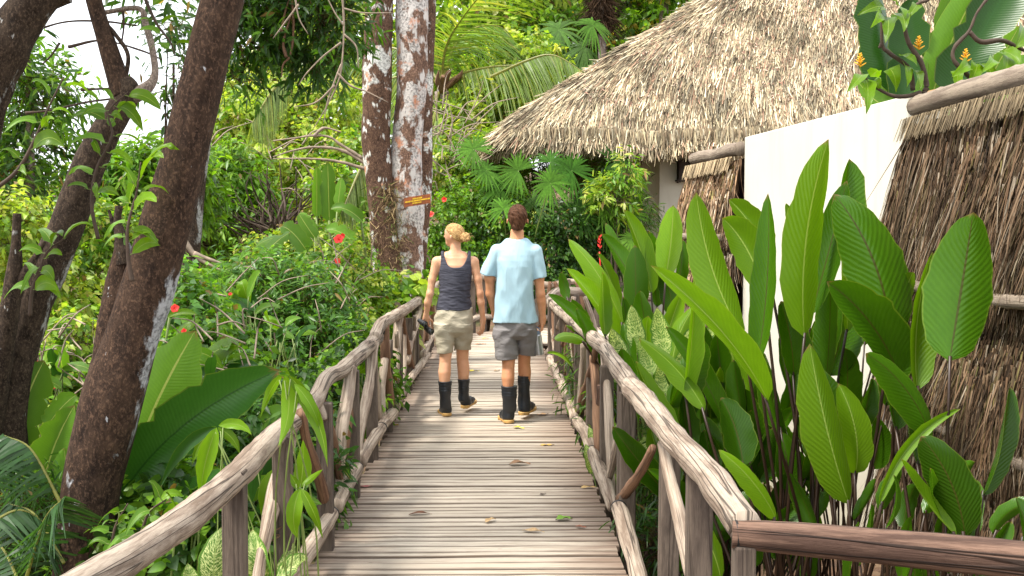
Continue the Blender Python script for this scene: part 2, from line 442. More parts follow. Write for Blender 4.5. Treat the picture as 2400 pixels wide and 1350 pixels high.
def mat_ground():
    m, nt, b = nodes("leaf_litter_soil")
    co = coords(nt)
    n1 = noise(nt, co, 1.2, 6); n2 = noise(nt, co, 22, 8, .75)
    vo = N(nt, "ShaderNodeTexVoronoi", i_Scale=16); L(nt, co, vo.inputs[0])
    c = mixc(nt, n2, (.05, .028, .016), (.19, .105, .055))
    c = mixc(nt, .5, c, ramp(nt, N(nt, "ShaderNodeSeparateColor").outputs[0], [(0, (.05, .03, .02)), (.5, (.16, .08, .04)), (1, (.25, .17, .10))]))
    L(nt, vo.outputs[1], nt.nodes["Separate Color"].inputs[0])
    c = mixc(nt, ramp(nt, n1, [(.5, (0, 0, 0)), (.65, (.7, .7, .7))]), c, (.05, .09, .015))
    L(nt, c, b.inputs["Base Color"]); b.inputs["Roughness"].default_value = .95
    bump(nt, b, math_(nt, 'ADD', n2, vo.outputs[0]), .8, .03)
    return m
MAT['ground'] = mat_ground()

# ------------------------------------------------------------------ foliage generator
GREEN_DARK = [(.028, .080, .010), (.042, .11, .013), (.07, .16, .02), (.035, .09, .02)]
GREEN_MID = [(.10, .23, .014), (.15, .30, .02), (.20, .36, .025), (.08, .18, .016)]
GREEN_LIME = [(.27, .38, .04), (.36, .46, .06), (.20, .32, .03), (.44, .47, .10), (.14, .25, .02)]
GREEN_BLUE = [(.06, .16, .025), (.09, .22, .035), (.15, .30, .045), (.07, .17, .02)]
def unit(v): return v / (np.linalg.norm(v, axis=-1, keepdims=True) + 1e-9)
LEAFSHAPE = {  # t, half width, sag
    'small': ([0, .45, 1], [0, .30, 0]),
    'long': ([0, .3, .65, 1], [0, .13, .115, 0]),
    'broad': ([0, .22, .6, 1], [.02, .30, .27, 0]),
    'blade': ([0, .3, .65, 1], [.02, .06, .055, 0]),
}
def leaf_arrays(pos, d, nrm, size, kind, cols, fold=.25, sag=.25):
    """pos,d,nrm (n,3); size (n,)"""
    n = len(pos)
    d = unit(d); s = unit(np.cross(d, nrm)); u = np.cross(s, d)
    ts, ws = LEAFSHAPE[kind]
    rows = []; idx = []; k = 0
    for t, w in zip(ts, ws):
        c = pos + d * (size * t)[:, None] - np.array([0, 0, 1.0]) * (size * sag * t * t)[:, None]
        if w == 0: rows.append(c); idx.append((k,)); k += 1
        else:
            hw = (size * w)[:, None]
            rows += [c - s * hw + u * hw * fold, c, c + s * hw + u * hw * fold]; idx.append((k, k + 1, k + 2)); k += 3
    V = np.stack(rows, 1)
    T, Q = [], []
    for a, b in zip(idx[:-1], idx[1:]):
        if len(a) == 1: T += [(a[0], b[1], b[0]), (a[0], b[2], b[1])]
        elif len(b) == 1: T += [(a[0], a[1], b[0]), (a[1], a[2], b[0])]
        else: Q += [(a[0], a[1], b[1], b[0]), (a[1], a[2], b[2], b[1])]
    base = (np.arange(n) * k)[:, None, None]
    T = (np.array(T)[None] + base).reshape(-1, 3) if T else np.zeros((0, 3), int)
    Q = (np.array(Q)[None] + base).reshape(-1, 4) if Q else np.zeros((0, 4), int)
    C = np.repeat(cols[:, None, :], k, 1).reshape(-1, 3)
    return V.reshape(-1, 3), Q, T, C
def foliage(name, clusters, n, size, kind, pal, parent=None, per=8, twig=.3, droop=.3, seed=1, loc=None, up=.25, shell=.45, twigs=True, flat=.6):
    r = np.random.RandomState(seed)
    C = np.array([c for c, _ in clusters]); R = np.array([q for _, q in clusters])
    w = (R[:, 0] * R[:, 2]) ; w = w / w.sum()
    nt_ = max(1, n // per)
    ci = r.choice(len(C), nt_, p=w)
    v = unit(r.normal(size=(nt_, 3)) + np.array([0, -.12, up]))
    rr = (shell + (1 - shell) * r.rand(nt_) ** .6)[:, None] * (1 + .14 * sines(v * 2.0 + ci[:, None], 2.0, seed)[:, None])
    tp = C[ci] + v * R[ci] * rr
    td = unit(v + r.normal(size=(nt_, 3)) * .55 + np.array([0, 0, .15]))
    pal = np.array(pal)
    hue = pal[r.choice(len(pal), nt_)] * (.75 + .5 * r.rand(nt_, 1))
    k = np.tile(np.arange(per), nt_); ti = np.repeat(np.arange(nt_), per)
    f = (k + .5) / per
    pos = tp[ti] + td[ti] * (f * twig)[:, None] + r.normal(size=(len(ti), 3)) * twig * .05
    side = unit(np.cross(td[ti], unit(r.normal(size=(len(ti), 3)))))
    d = unit(td[ti] * .55 + side * .8 + np.array([0, 0, -1.0]) * droop)
    nrm = unit(np.array([0, 0, 1.0]) * flat + r.normal(size=(len(ti), 3)) * .55 + v[ti] * .4)
    sz = size * (.65 + .6 * r.rand(len(ti)))
    cols = hue[ti] * (.8 + .45 * r.rand(len(ti), 1))
    dl = r.rand(len(ti)) < .022; cols[dl] = np.array([.26, .17, .06]) * (.5 + .9 * r.rand(dl.sum(), 1))
    V, Q, T, CC = leaf_arrays(pos, d, nrm, sz, kind, cols)
    if twigs:
        a = tp - td * twig * .4; b = tp + td * twig
        wv = unit(np.cross(td, r.normal(size=(nt_, 3)))) * (size * .035 + .001)
        tv = np.stack([a - wv, a + wv, b], 1).reshape(-1, 3)
        tf = np.arange(nt_ * 3).reshape(-1, 3) + len(V)
        V = np.vstack([V, tv]); T = np.vstack([T, tf])
        CC = np.vstack([CC, np.tile((.10, .07, .04), (len(tv), 1))])
    if parent is not None and loc is None: loc = np.array(parent_loc(parent))
    o = new_mesh(name, V, [Q, T], MAT['foliage'], parent, cols=CC, loc=loc)
    o["kind"] = "stuff"
    return o
def CL(px, py, Y, rx, ry, rd=None):
    a, b = M(rx, Y), M(ry, Y)
    return (P(px, py, Y), np.array([a, rd if rd else (a + b) / 2, b]))

# ------------------------------------------------------------------ large leaf
def blade_arrays(base, tip, width, nhint, bend=(0, 0, 0), fold=.25, shape='oval', ns=12, nu=4, wave=.0, seed=0, droop=0.0, twist=0.0, asym=0.0):
    r = np.random.RandomState(seed)
    base, tip = np.array(base, float), np.array(tip, float)
    t = np.linspace(0, 1, ns + 1)
    c = base[None] * (1 - t)[:, None] + tip[None] * t[:, None] + (4 * t * (1 - t))[:, None] * np.array(bend)[None]
    c = c - np.array([0, 0, 1.0]) * (droop * t ** 2.5)[:, None]
    tg = unit(np.gradient(c, axis=0)); nh = unit(np.array(nhint, float))
    s = unit(np.cross(tg, nh)); u = unit(np.cross(s, tg))
    a = twist * (t - .3)
    s2 = s * np.cos(a)[:, None] + u * np.sin(a)[:, None]; u2 = unit(np.cross(s2, tg))
    if shape == 'oval': w = np.sin(np.pi * np.clip(t, 0, 1) ** .82) ** .75 * (1 - .12 * t)
    elif shape == 'banana': w = np.clip(np.minimum(t / .10, 1), 0, 1) ** .5 * np.clip((1 - t) / .28, 0, 1) ** .55
    elif shape == 'lance': w = np.sin(np.pi * t ** .7) ** 1.0
    elif shape == 'cal': w = 1.75 * np.clip(t, 0, 1) ** .52 * np.clip(1 - t, 0, 1) ** .62 * (1 - .12 * t)
    elif shape == 'paddle': w = np.sin(np.pi * np.clip(t * .97 + .02, 0, 1) ** 1.15) ** .62
    elif shape == 'heart': w = np.clip(t / .12, 0, 1) ** .6 * (1 - t) ** .75 * 1.05
    w = w * (1 + .035 * np.sin(t * 23 + r.rand() * 6) + .03 * r.normal(size=len(t)))
    if shape == 'banana' and ns > 11:
        for q in r.choice(np.arange(3, ns - 2), 2, replace=False): w[q] *= r.uniform(.62, .9)
    w = np.maximum(w, .012) * width / 2
    us = np.linspace(-1, 1, 2 * nu + 1)
    V = c[:, None, :] + s2[:, None, :] * (us[None, :] * w[:, None])[..., None]
    lift = np.abs(us)[None, :] ** 1.5 * w[:, None] * (fold * (1 + asym * np.sign(us)))[None, :]
    wav = wave * width * np.sin(t[:, None] * (9 + 4 * r.rand()) + us[None, :] * 2.0 + r.rand() * 6) * np.abs(us)[None, :] ** 1.5
    V = V + u2[:, None, :] * (lift + wav)[..., None]
    nn = len(us)
    i = np.arange(ns)[:, None] * nn; j = np.arange(nn - 1)[None]
    F = np.stack([i + j, i + j + 1, i + nn + j + 1, i + nn + j], -1).reshape(-1, 4)
    uv = np.stack([np.tile(us, ns + 1), np.repeat(t, nn)], 1)
    return V.reshape(-1, 3), F, uv
def big_leaf(parent, base, tip, width, nhint, mat, stem_to=None, stem_r=.008, stem_mat=None, label=None, name="leaf", **k):
    V, F, uv = blade_arrays(base, tip, width, nhint, **k)
    loc = np.array(parent_loc(parent))
    o = new_mesh(name, V, F, mat, parent, uvs=uv, loc=loc)
    if stem_to is not None:
        b = np.array(base); s = np.array(stem_to)
        dr = unit(np.array(base) - np.array(tip))
        ln = np.linalg.norm(b - s)
        mid = b * .6 + s * .4 + dr * ln * .08
        v, f, cap, uv2 = tube_arrays([b + unit(np.array(tip) - b) * .02, mid, s], [stem_r * .8, stem_r, stem_r * 1.2], sides=6, n=9)
        new_mesh("petiole", v, [f, cap], stem_mat or MAT['petiole'], o, uvs=uv2, loc=loc)
    if label: o["label"] = label
    return o

def ribbons(roots, dirs, L_, W, side, bend, cols, nseg=2, taper=.35):
    """strips from roots along dirs; bend (n,3) added quadratically"""
    n = len(roots); t = np.linspace(0, 1, nseg + 1)
    c = roots[:, None] + dirs[:, None] * (L_[:, None] * t[None])[..., None] + bend[:, None] * (t[None] ** 2)[..., None]
    w = (W[:, None] * (1 - (1 - taper) * t[None]))[..., None] * .5
    a, b = c - side[:, None] * w, c + side[:, None] * w
    V = np.stack([a, b], 2).reshape(-1, 3)
    k = 2 * (nseg + 1)
    q = np.array([(2 * i, 2 * i + 1, 2 * i + 3, 2 * i + 2) for i in range(nseg)])
    F = (q[None] + (np.arange(n) * k)[:, None, None]).reshape(-1, 4)
    C = np.repeat(cols, k, 0)
    return V, F, C
# ================================================================== SETTING
def ground_z(x, y):
    x, y = np.asarray(x, float), np.asarray(y, float)
    sm = lambda v, a, b: np.clip((v - a) / (b - a), 0, 1) ** 2 * (3 - 2 * np.clip((v - a) / (b - a), 0, 1))
    z = -1.15 + .5 * sm(x, -.3, 1.2) + .35 * sm(y, 12, 20) * sm(x, -2, 2) + .3 * sm(x, 2.2, 4) + 5.5 * sm(y, 22, 60)
    z = z + .10 * np.sin(x * 1.1 + y * .7) + .06 * np.sin(x * 2.7 - y * 1.9) + .03 * np.sin(x * 7 + y * 5)
    return z
def GZ(x, y): return float(ground_z(x, y))
xs = np.concatenate([[-400, -200, -100, -60, -40], np.arange(-25, 25.1, .25), [40, 60, 100, 200, 400]])
ys = np.concatenate([[-100, -50, -20], np.arange(-8, 40.1, .25), [50, 60, 80, 120, 200, 400, 700]])
gx, gy = np.meshgrid(xs, ys, indexing='ij')
gv = np.stack([gx, gy, ground_z(gx, gy)], -1).reshape(-1, 3)
i = np.arange(len(xs) - 1)[:, None] * len(ys); j = np.arange(len(ys) - 1)[None]
gf = np.stack([i + j, i + len(ys) + j, i + len(ys) + j + 1, i + j + 1], -1).reshape(-1, 4)
g = new_mesh("ground", gv, gf, MAT['ground']); tag(g, "brown leaf littered forest floor under the boardwalk and plants", "ground", kind="structure")

# ---- boardwalk
X0, X1 = -.91, .60
XC = (X0 + X1) / 2
bw = thing("boardwalk", (XC, 8, 0), "weathered wooden boardwalk of narrow cross planks leading into the garden", "boardwalk", kind="structure")
def plank_mesh(seed, length, w=.083, th=.032):
    r = np.random.RandomState(seed); n = 9
    x = np.linspace(-length / 2, length / 2, n)
    e1, e2 = r.normal(size=n) * .0022, r.normal(size=n) * .0022
    e1 = np.cumsum(e1) * .5; e2 = np.cumsum(e2) * .5
    tz = r.normal(size=n) * .001
    jl, jr = r.uniform(-.018, .018, 2)
    x[0] += jl; x[-1] += jr
    b = .005
    V = []
    for k in range(n):
        y0, y1 = -w / 2 + e1[k], w / 2 + e2[k]
        V += [(x[k], y0, -th), (x[k], y0, -b), (x[k], y0 + b, tz[k]), (x[k], y1 - b, tz[k]), (x[k], y1, -b), (x[k], y1, -th)]
    F = [(k * 6 + a, (k + 1) * 6 + a, (k + 1) * 6 + (a + 1) % 6, k * 6 + (a + 1) % 6) for k in range(n - 1) for a in range(6)]
    T = [(0, 1, 5), (1, 4, 5), (1, 2, 4), (2, 3, 4)]
    m = (n - 1) * 6
    T += [(m + a, m + c, m + b_) for a, b_, c in T[:4]]
    return np.array(V), np.array(F), np.array(T)
plank_data = []
def add_plank(x, y, z, rot, ln_seed=0, sx=1.0, w=.083, tilt=0.0):
    o = bpy.data.objects.new("plank", plank_data[ln_seed % len(plank_data)])
    COL.objects.link(o); o.parent = bw
    o.location = (x - XC, y - 8, z); o.rotation_euler = (tilt, 0, rot); o.scale = (sx, w / .083, 1)
    return o
for s in range(9):
    V, F, T = plank_mesh(s + 3, X1 - X0)
    me_o = new_mesh("plank", V, [F, T], MAT['plank'], smooth=False)
    plank_data.append(me_o.data)
    bpy.data.objects.remove(me_o)
y = 3.0; k = 0
while y < 14.2:
    w = rnd.choice([.050, .056, .060, .068, .082]) 
    add_plank(XC + rnd.uniform(-.012, .012), y + w / 2, rnd.uniform(-.004, .004), rnd.uniform(-.006, .006), rnd.randrange(9), 1.0, w, rnd.uniform(-.02, .02))
    y += w + rnd.choice([.008, .010, .013, .018]); k += 1
# the walk swings to the right round a pivot post
PV = np.array([1.55, 14.25])
nf = 34
for a in range(nf):
    th = -(a + .5) / nf * math.radians(86)
    rad_c = 1.2
    cx = PV[0] + (-math.cos(th)) * rad_c * 1.0
    cy = PV[1] + (-math.sin(th)) * rad_c
    add_plank(cx, cy, -.002 * (a % 3) - .002, th, a, 2.46 / (X1 - X0), .092, 0)
for a in range(24):
    add_plank(PV[0] + .05 + a * .1, PV[1] + 1.2, -.004, math.pi / 2, a, 2.4 / (X1 - X0), .09, 0)
for bx in (X0 + .12, X1 - .12, XC):
    acc = Acc().box((bx - .04, 3.0, -.19), (bx + .04, 14.2, -.045)); acc.build("beam", MAT['post'], bw, smooth=False)
acc = Acc().box((PV[0] - 2.3, 14.4, -.19), (PV[0] - .3, 14.5, -.045)).box((PV[0] - 1.6, 15.2, -.19), (4.0, 15.3, -.045)); acc.build("beam", MAT['post'], bw, smooth=False)
for sx_, yy in [(X0 + .1, 3.3), (X1 - .1, 3.3), (X0 + .1, 6.2), (X1 - .1, 6.2), (X0 + .1, 9.1), (X1 - .1, 9.1), (X0 + .1, 12), (X1 - .1, 12), (.2, 15.25), (3.6, 15.25)]:
    gz = GZ(sx_, yy) - .2
    Acc().box((sx_ - .06, yy - .06, gz), (sx_ + .06, yy + .06, -.192)).build("pile", MAT['post'], bw, smooth=False)

# ---- rustic railings
def seg_tube(name, parent, pts, r, mat, seed, sides=12, rough=.10, n=None):
    return tube(name, pts, r, mat, parent, sides=sides, rough=rough, rscale=9, seed=seed, n=n or max(8, len(pts) * 5))
def post(parent, x, y, z0, z1, w=.045, d=.04, lean=0.0, name="post"):
    a = Acc()
    pts = [(x, y, z0), (x + lean * .5, y, (z0 + z1) / 2), (x + lean, y, z1)]
    V = []; 
    for (px_, py_, pz_) in pts:
        V += [(px_ - w, py_ - d, pz_), (px_ + w, py_ - d, pz_), (px_ + w, py_ + d, pz_), (px_ - w, py_ + d, pz_)]
    Q = [(k * 4 + a_, k * 4 + (a_ + 1) % 4, (k + 1) * 4 + (a_ + 1) % 4, (k + 1) * 4 + a_) for k in range(2) for a_ in range(4)] + [(3, 2, 1, 0), (8, 9, 10, 11)]
    uv = np.array([[(q % 4) * .25, v[2]] for q, v in enumerate(V)])
    a.add(V, Q, None, uv)
    o = a.build(name, MAT['post'], parent, smooth=False)
    bv = o.modifiers.new("bev", 'BEVEL'); bv.width = .006; bv.segments = 2
    return o
def band(parent, p, d, r):
    p = np.array(p, float); d = unit(np.array(d, float))
    tube("lashing_or_crack", [p - d * .006, p, p + d * .006], [r * 1.04, r * 1.07, r * 1.04], MAT['black'], parent, sides=12, n=4)

# left railing: measured on the plane x = -0.93
XL = -.93
lr = thing("railing", (XL, 7, 0), "left rustic log railing of the boardwalk, passing in front of the big leaning trunk", "railing", "rustic log railings")
def PXr(px, py, r_px, X):
    p = PX(px, py, X); return p, M(r_px, p[1]) * .90
def railpoly(pts, X):
    o = [PXr(a, b, r, X) for a, b, r in pts]
    return [q[0] for q in o], [q[1] for q in o]
LT = [(130, 1405, 50), (245, 1345, 48), (330, 1290, 46), (420, 1228, 43), (480, 1180, 40), (560, 1110, 36), (600, 1068, 34), (648, 1018, 31), (690, 985, 27), (712, 962, 24)]
LT2 = [(668, 1003, 22), (715, 962, 23), (742, 932, 23), (765, 888, 21), (800, 868, 20), (838, 835, 20), (868, 808, 19), (884, 790, 18)]
LT3 = [(878, 792, 17), (890, 765, 17), (905, 752, 16), (935, 735, 15), (955, 722, 14), (985, 702, 12), (1005, 694, 11)]
for n_, pl in enumerate((LT, LT2, LT3)):
    pts, rr = railpoly(pl, XL + .012 * n_)
    seg_tube("top_rail", lr, pts, rr, MAT['log'], 21 + n_, 16, .09, 60)
for (px_, py_, r_, dd) in [(748, 922, 24, (0, 1, .1)), (886, 776, 18, (0, 1, .1))]:
    p, r = PXr(px_, py_, r_, XL); band(lr, p, dd, r * .98)
# knot stub on the log
p0 = PX(742, 948, XL + .02); tube("branch_stub", [p0, p0 + np.array([.03, -.01, -.05]), p0 + np.array([.04, -.02, -.075])], [.035, .026, .018], MAT['log'], lr, sides=9, n=6)
# last stretch behind the woman and on to the bend
pa = P(1003, 694, 12.2)
far_l = [pa, np.array([-.96, 13.4, .78]), np.array([-.93, 14.6, .82]), np.array([-.86, 15.6, .80])]
seg_tube("top_rail", lr, far_l, [.055, .05, .05, .045], MAT['log'], 31, 10)
# posts left
lp = [(3.43, -.93), (4.12, -.90)] + [(4.95 + i_ + rnd.uniform(-.04, .04), -.875 - .01 * i_) for i_ in range(10)]
for i_, (yy, xx) in enumerate(lp):
    post(lr, xx, yy, GZ(xx, yy) - .1 if i_ % 2 else -.35, .76 + rnd.uniform(-.03, .02), .038, .034, rnd.uniform(-.01, .01))
# lower rails left: short logs between posts
for pl in [[(640, 1395, 30), (700, 1325, 25), (745, 1258, 22), (778, 1205, 19)], [(790, 1188, 19), (812, 1140, 19), (836, 1098, 18)],
           [(845, 1083, 17), (868, 1040, 16), (894, 1003, 15)], [(894, 1000, 15), (908, 982, 15), (923, 966, 14)],
           [(926, 958, 13), (938, 928, 12), (950, 908, 12)], [(952, 900, 11), (975, 870, 10), (1003, 832, 9)]]:
    pts, rr = railpoly(pl, -.86)
    seg_tube("lower_rail", lr, pts, rr, MAT['stick_white'], rnd.randrange(99), 12, .08)
    band(lr, pts[-1] , np.array(pts[-1]) - np.array(pts[0]), rr[-1])
seg_tube("lower_rail", lr, [(-.88, 11.2, .2), (-.9, 12.8, .22), (-.9, 14.4, .2)], [.045, .04, .04], MAT['stick_white'], 5)
# sticks left
def stick(parent, pl, X, mat, seed=0, rough=.12, sides=10):
    pts, rr = railpoly(pl, X)
    return seg_tube("stick", parent, pts, rr, mat, seed, sides, rough, 22)
LS = [([(706, 965, 15), (720, 1040, 15), (748, 1120, 16), (768, 1200, 17)], 'stick_brown', -.88),
      ([(682, 1005, 20), (668, 1060, 22), (650, 1130, 22), (632, 1215, 20), (612, 1310, 16), (600, 1400, 16)], 'stick_white', -.95),
      ([(822, 862, 16), (815, 930, 17), (800, 1010, 17), (797, 1100, 15), (785, 1190, 9)], 'stick_white', -.89),
      ([(876, 805, 14), (868, 880, 14), (856, 950, 13), (845, 1020, 11), (842, 1075, 9)], 'stick_white', -.89),
      ([(902, 762, 12), (903, 830, 13), (908, 900, 15), (914, 952, 15)], 'stick_brown', -.89),
      ([(935, 745, 11), (930, 800, 12), (925, 860, 12), (917, 905, 12)], 'stick_white', -.90),
      ([(944, 745, 7), (950, 790, 8), (960, 840, 9), (968, 880, 10)], 'stick_brown', -.90),
      ([(985, 712, 9), (975, 760, 9), (962, 805, 9), (955, 850, 8)], 'stick_white', -.90),
      ([(720, 962, 8), (745, 1015, 7), (758, 1070, 6), (775, 1120, 5)], 'stick_white', -.93),
      ([(988, 712, 7), (995, 760, 7), (1000, 810, 7), (992, 850, 6)], 'stick_brown', -.91)]
for n_, (pl, mt, X) in enumerate(LS): stick(lr, pl, X, MAT[mt], n_ + 40)
for i_ in range(3):
    yy = 12.4 + i_ * 1.0
    seg_tube("stick", lr, [(-.92, yy - .3, .74), (-.9, yy, .45), (-.9, yy + .1, .2)], [.03, .035, .03], MAT['stick_brown' if i_ % 2 else 'stick_white'], i_, 8)
for (px_, py_) in [(655, 1190), (637, 1240), (632, 1262)]:
    p = PX(px_, py_, -.95); r = M(23, p[1])
    ang = np.linspace(0, 2 * np.pi, 16)
    ring = [p + np.array([math.cos(a) * r, math.sin(a) * r, .25 * math.cos(a) * r]) for a in ang]
    tube("wire_loop", ring, .0028, MAT['wire'], lr, sides=5, n=26)

# right railing
XR = .63
rr_t = thing("railing", (XR, 7, 0), "right rustic log railing of the boardwalk, in front of the broad leaved plants", "railing", "rustic log railings")
RT = [(1748, 1238, 44), (1700, 1168, 44), (1655, 1108, 40), (1600, 1050, 37), (1552, 992, 33), (1508, 938, 31), (1478, 905, 29)]
RT2 = [(1490, 915, 25), (1462, 880, 25), (1440, 850, 21), (1418, 818, 20), (1395, 797, 19), (1372, 775, 17), (1348, 757, 16)]
RT3 = [(1352, 760, 14), (1330, 742, 15), (1312, 728, 14), (1296, 712, 13), (1286, 700, 12)]
for n_, pl in enumerate((RT, RT2, RT3)):
    pts, rr = railpoly(pl, XR + .01 * n_)
    seg_tube("top_rail", rr_t, pts, rr, MAT['log'], 61 + n_, 16, .08, 60)
rp = [(4.10, .70, .80)] + [(5.05 + i_ * 1.0, .66 - .004 * i_, .78) for i_ in range(8)]
for (yy, xx, zz) in rp:
    post(rr_t, xx, yy, GZ(xx, yy) - .05, zz, .04, .036, rnd.uniform(-.01, .01))
pr_ = PX(1462, 1100, .655); post(rr_t, .655, pr_[1], -.75, .80, .036, .034)
post(rr_t, .66, 3.25, -.8, .80, .04, .036)
for pl in [[(1505, 1385, 24), (1480, 1290, 24), (1462, 1225, 23), (1450, 1190, 21)], [(1436, 1188, 16), (1420, 1135, 19), (1400, 1088, 18), (1388, 1058, 16)],
           [(1388, 1052, 17), (1370, 1010, 16), (1352, 988, 15)], [(1347, 980, 13), (1338, 945, 13), (1325, 922, 12)],
           [(1322, 915, 12), (1308, 880, 12), (1288, 840, 11)]]:
    pts, rr = railpoly(pl, .60)
    seg_tube("lower_rail", rr_t, pts, rr, MAT['stick_white'] if pl[0][0] < 1400 else MAT['log'], rnd.randrange(99), 12, .08)
    band(rr_t, pts[-1], np.array(pts[-1]) - np.array(pts[0]), rr[-1])
RSK = [([(1553, 1040, 15), (1568, 1110, 17), (1588, 1190, 18), (1605, 1270, 19), (1625, 1370, 19)], 'stick_white', .66),
       ([(1530, 1050, 10), (1508, 1095, 12), (1478, 1140, 14), (1452, 1172, 14)], 'stick_brown', .64),
       ([(1416, 832, 11), (1422, 900, 12), (1428, 990, 13), (1432, 1080, 13), (1436, 1160, 9)], 'stick_white', .65),
       ([(1398, 810, 8), (1385, 870, 10), (1368, 925, 11), (1352, 980, 12)], 'stick_brown', .64),
       ([(1338, 765, 9), (1345, 820, 10), (1352, 870, 10), (1357, 925, 9)], 'stick_white', .66),
       ([(1332, 758, 8), (1322, 810, 9), (1315, 850, 10), (1308, 885, 10)], 'stick_brown', .65),
       ([(1290, 715, 8), (1297, 770, 9), (1302, 820, 9), (1300, 870, 8)], 'stick_white', .65),
       ([(1318, 740, 6), (1305, 780, 7), (1292, 815, 7), (1285, 838, 6)], 'stick_white', .65),
       ([(1408, 905, 9), (1405, 950, 10), (1402, 1010, 10), (1402, 1055, 9)], 'log_dark', .66)]
for n_, (pl, mt, X) in enumerate(RSK): stick(rr_t, pl, X, MAT[mt], n_ + 80)

rq = random.Random(21)
for par, xx in ((lr, -.90), (rr_t, .645)):
    for q in range(9):
        y0 = 5.15 + q * .85 + rq.uniform(-.1, .1); ln_ = rq.uniform(.12, .5) * rq.choice((-1, 1)); r0 = rq.uniform(.018, .03)
        seg_tube("stick", par, [(xx + rq.uniform(-.03, .03), y0, .74), (xx, y0 + ln_ * .4 + rq.uniform(-.07, .07), .5), (xx + rq.uniform(-.03, .03), y0 + ln_, .18)], [r0, r0 * 1.15, r0 * .8], MAT[rq.choice(['stick_white', 'stick_brown', 'log', 'stick_white'])], 300 + q, 9, .16)
# near side railing running off to the right
nr = thing("railing", (1.3, 2.45, 0), "thick reddish brown horizontal log rail across the lower right corner", "railing", "rustic log railings")
c0 = PX(1752, 1242, XR); yb = c0[1]
npts = [P(1716, 1251, yb + .02), P(1900, 1266, yb - .02), P(2100, 1285, yb - .06), P(2300, 1304, yb - .09), P(2520, 1326, yb - .13), P(2900, 1350, yb - .18)]
tube("top_rail", npts, [M(34, yb), M(39, yb), M(40, yb), M(42, yb), M(43, yb), M(43, yb)], MAT['log_dark'], nr, sides=18, rough=.05, rscale=7, n=70, seed=4)
p_ = P(1724, 1252, yb + .02); tube('lashing_or_crack', [p_ - np.array([.003, 0, 0]), p_, p_ + np.array([.003, 0, 0])], [M(36, yb)] * 3, MAT['black'], nr, sides=18, n=4)  # black ring added to stand for the dark crack at the log joint
post(nr, P(1745, 1300, yb)[0], yb + .01, -.8, P(1745, 1278, yb)[2] , .026, .03)
xx = P(2800, 1300, yb)[0]; post(nr, xx, yb - .15, -.8, .78, .03, .03)

# railing around the far bend
fr = thing("railing", (.5, 16.6, 0), "far log railing around the bend, behind the two walkers", "railing", "rustic log railings")
def FP(px, py, Y): return P(px, py, Y)
seg_tube("top_rail", fr, [FP(1105, 652, 16.2), FP(1128, 648, 16.6), FP(1180, 655, 16.8), FP(1240, 660, 16.8), FP(1290, 668, 16.8), FP(1335, 660, 16.8), FP(1420, 668, 16.8)], [.05, .055, .05, .05, .055, .05, .05], MAT['stick_white'], 8, 10)
seg_tube("lower_rail", fr, [FP(1100, 752, 16.2), FP(1130, 742, 16.6), FP(1200, 748, 16.8), FP(1300, 744, 16.8), FP(1420, 744, 16.8)], [.045, .05, .05, .05, .05], MAT['stick_white'], 9, 10)
for px_ in (1108, 1134, 1262, 1330, 1400):
    p = FP(px_, 700, 16.75); post(fr, p[0], p[1], -1.0, .80, .05, .045)
for (a, b) in [(1140, 1165), (1290, 1270), (1300, 1325), (1350, 1370)]:
    seg_tube("stick", fr, [FP(a, 660, 16.75), FP((a + b) / 2 + 3, 700, 16.75), FP(b, 742, 16.75)], [.03, .035, .03], MAT['stick_brown'], a, 8)
ir = thing("railing", (1.2, 13.2, 0), "inner log railing turning right at the bend, beside the bottle", "railing", "rustic log railings")
seg_tube("top_rail", ir, [P(1284, 700, 12.8), P(1300, 686, 13.1), P(1330, 682, 13.4), P(1420, 690, 13.6), P(1560, 700, 13.7)], [.05, .055, .06, .06, .06], MAT['log'], 10, 10)
seg_tube("lower_rail", ir, [P(1284, 828, 12.8), P(1330, 800, 13.4), P(1560, 800, 13.7)], [.045, .05, .05], MAT['stick_white'], 11, 10)
for px_, yy in ((1292, 13.0), (1350, 13.4), (1450, 13.6)):
    p = P(px_, 700, yy); post(ir, p[0], yy, -1.0, .75, .045, .045)
for a, b in ((1300, 1330), (1345, 1320), (1370, 1400)):
    seg_tube("stick", ir, [P(a, 695, 13.3), P((a + b) / 2 + 3, 745, 13.3), P(b, 800, 13.3)], [.03, .035, .03], MAT['stick_white'], a, 8)

# fallen leaves on the deck
def fallen(px, py, ln, col, label, ang, name="fallen_leaf", cat="leaf", curl=.3, wd=.4):
    r = ray(px, py); p = CAM + r * ((.012 - CAM[2]) / r[2])
    d = np.array([math.cos(ang), math.sin(ang), .0]) * ln / 2
    V, F, uv = blade_arrays(p - d, p + d, ln * wd, (0, 0, 1), bend=(0, 0, ln * curl * .07), fold=curl * .5, shape='lance', ns=7, nu=2, wave=.09, seed=int(px))
    V[:, 2] = np.maximum(V[:, 2] - V[:, 2].min() + .004, .004)
    o = new_mesh(name, V, F, MAT['deadleaf'], None, uvs=uv, cols=np.tile(col, (len(V), 1)), loc=(p[0], p[1], 0.0))
    tag(o, label, cat, "fallen leaves on the boardwalk")
fallen(1322, 1215, .10, (.16, .30, .03), "fresh green fallen leaf on the right of the near deck", .3, curl=.8, wd=.55)
fallen(1150, 1218, .09, (.50, .33, .16), "curled tan leaf on the middle of the near deck", .9, curl=.9)
fallen(1250, 1243, .12, (.52, .34, .17), "long wavy tan leaf on the deck left of a small brown leaf", -.2, curl=.5)
fallen(1362, 1232, .07, (.22, .07, .03), "small reddish brown leaf near the right edge of the deck", -.5)
fallen(985, 1203, .13, (.17, .07, .035), "shredded dark brown leaf on the left of the near deck", .1, curl=.9, wd=.25)
fallen(1218, 1087, .15, (.30, .17, .09), "crumpled brown leaf in mid deck, right of centre", .1, curl=.9)
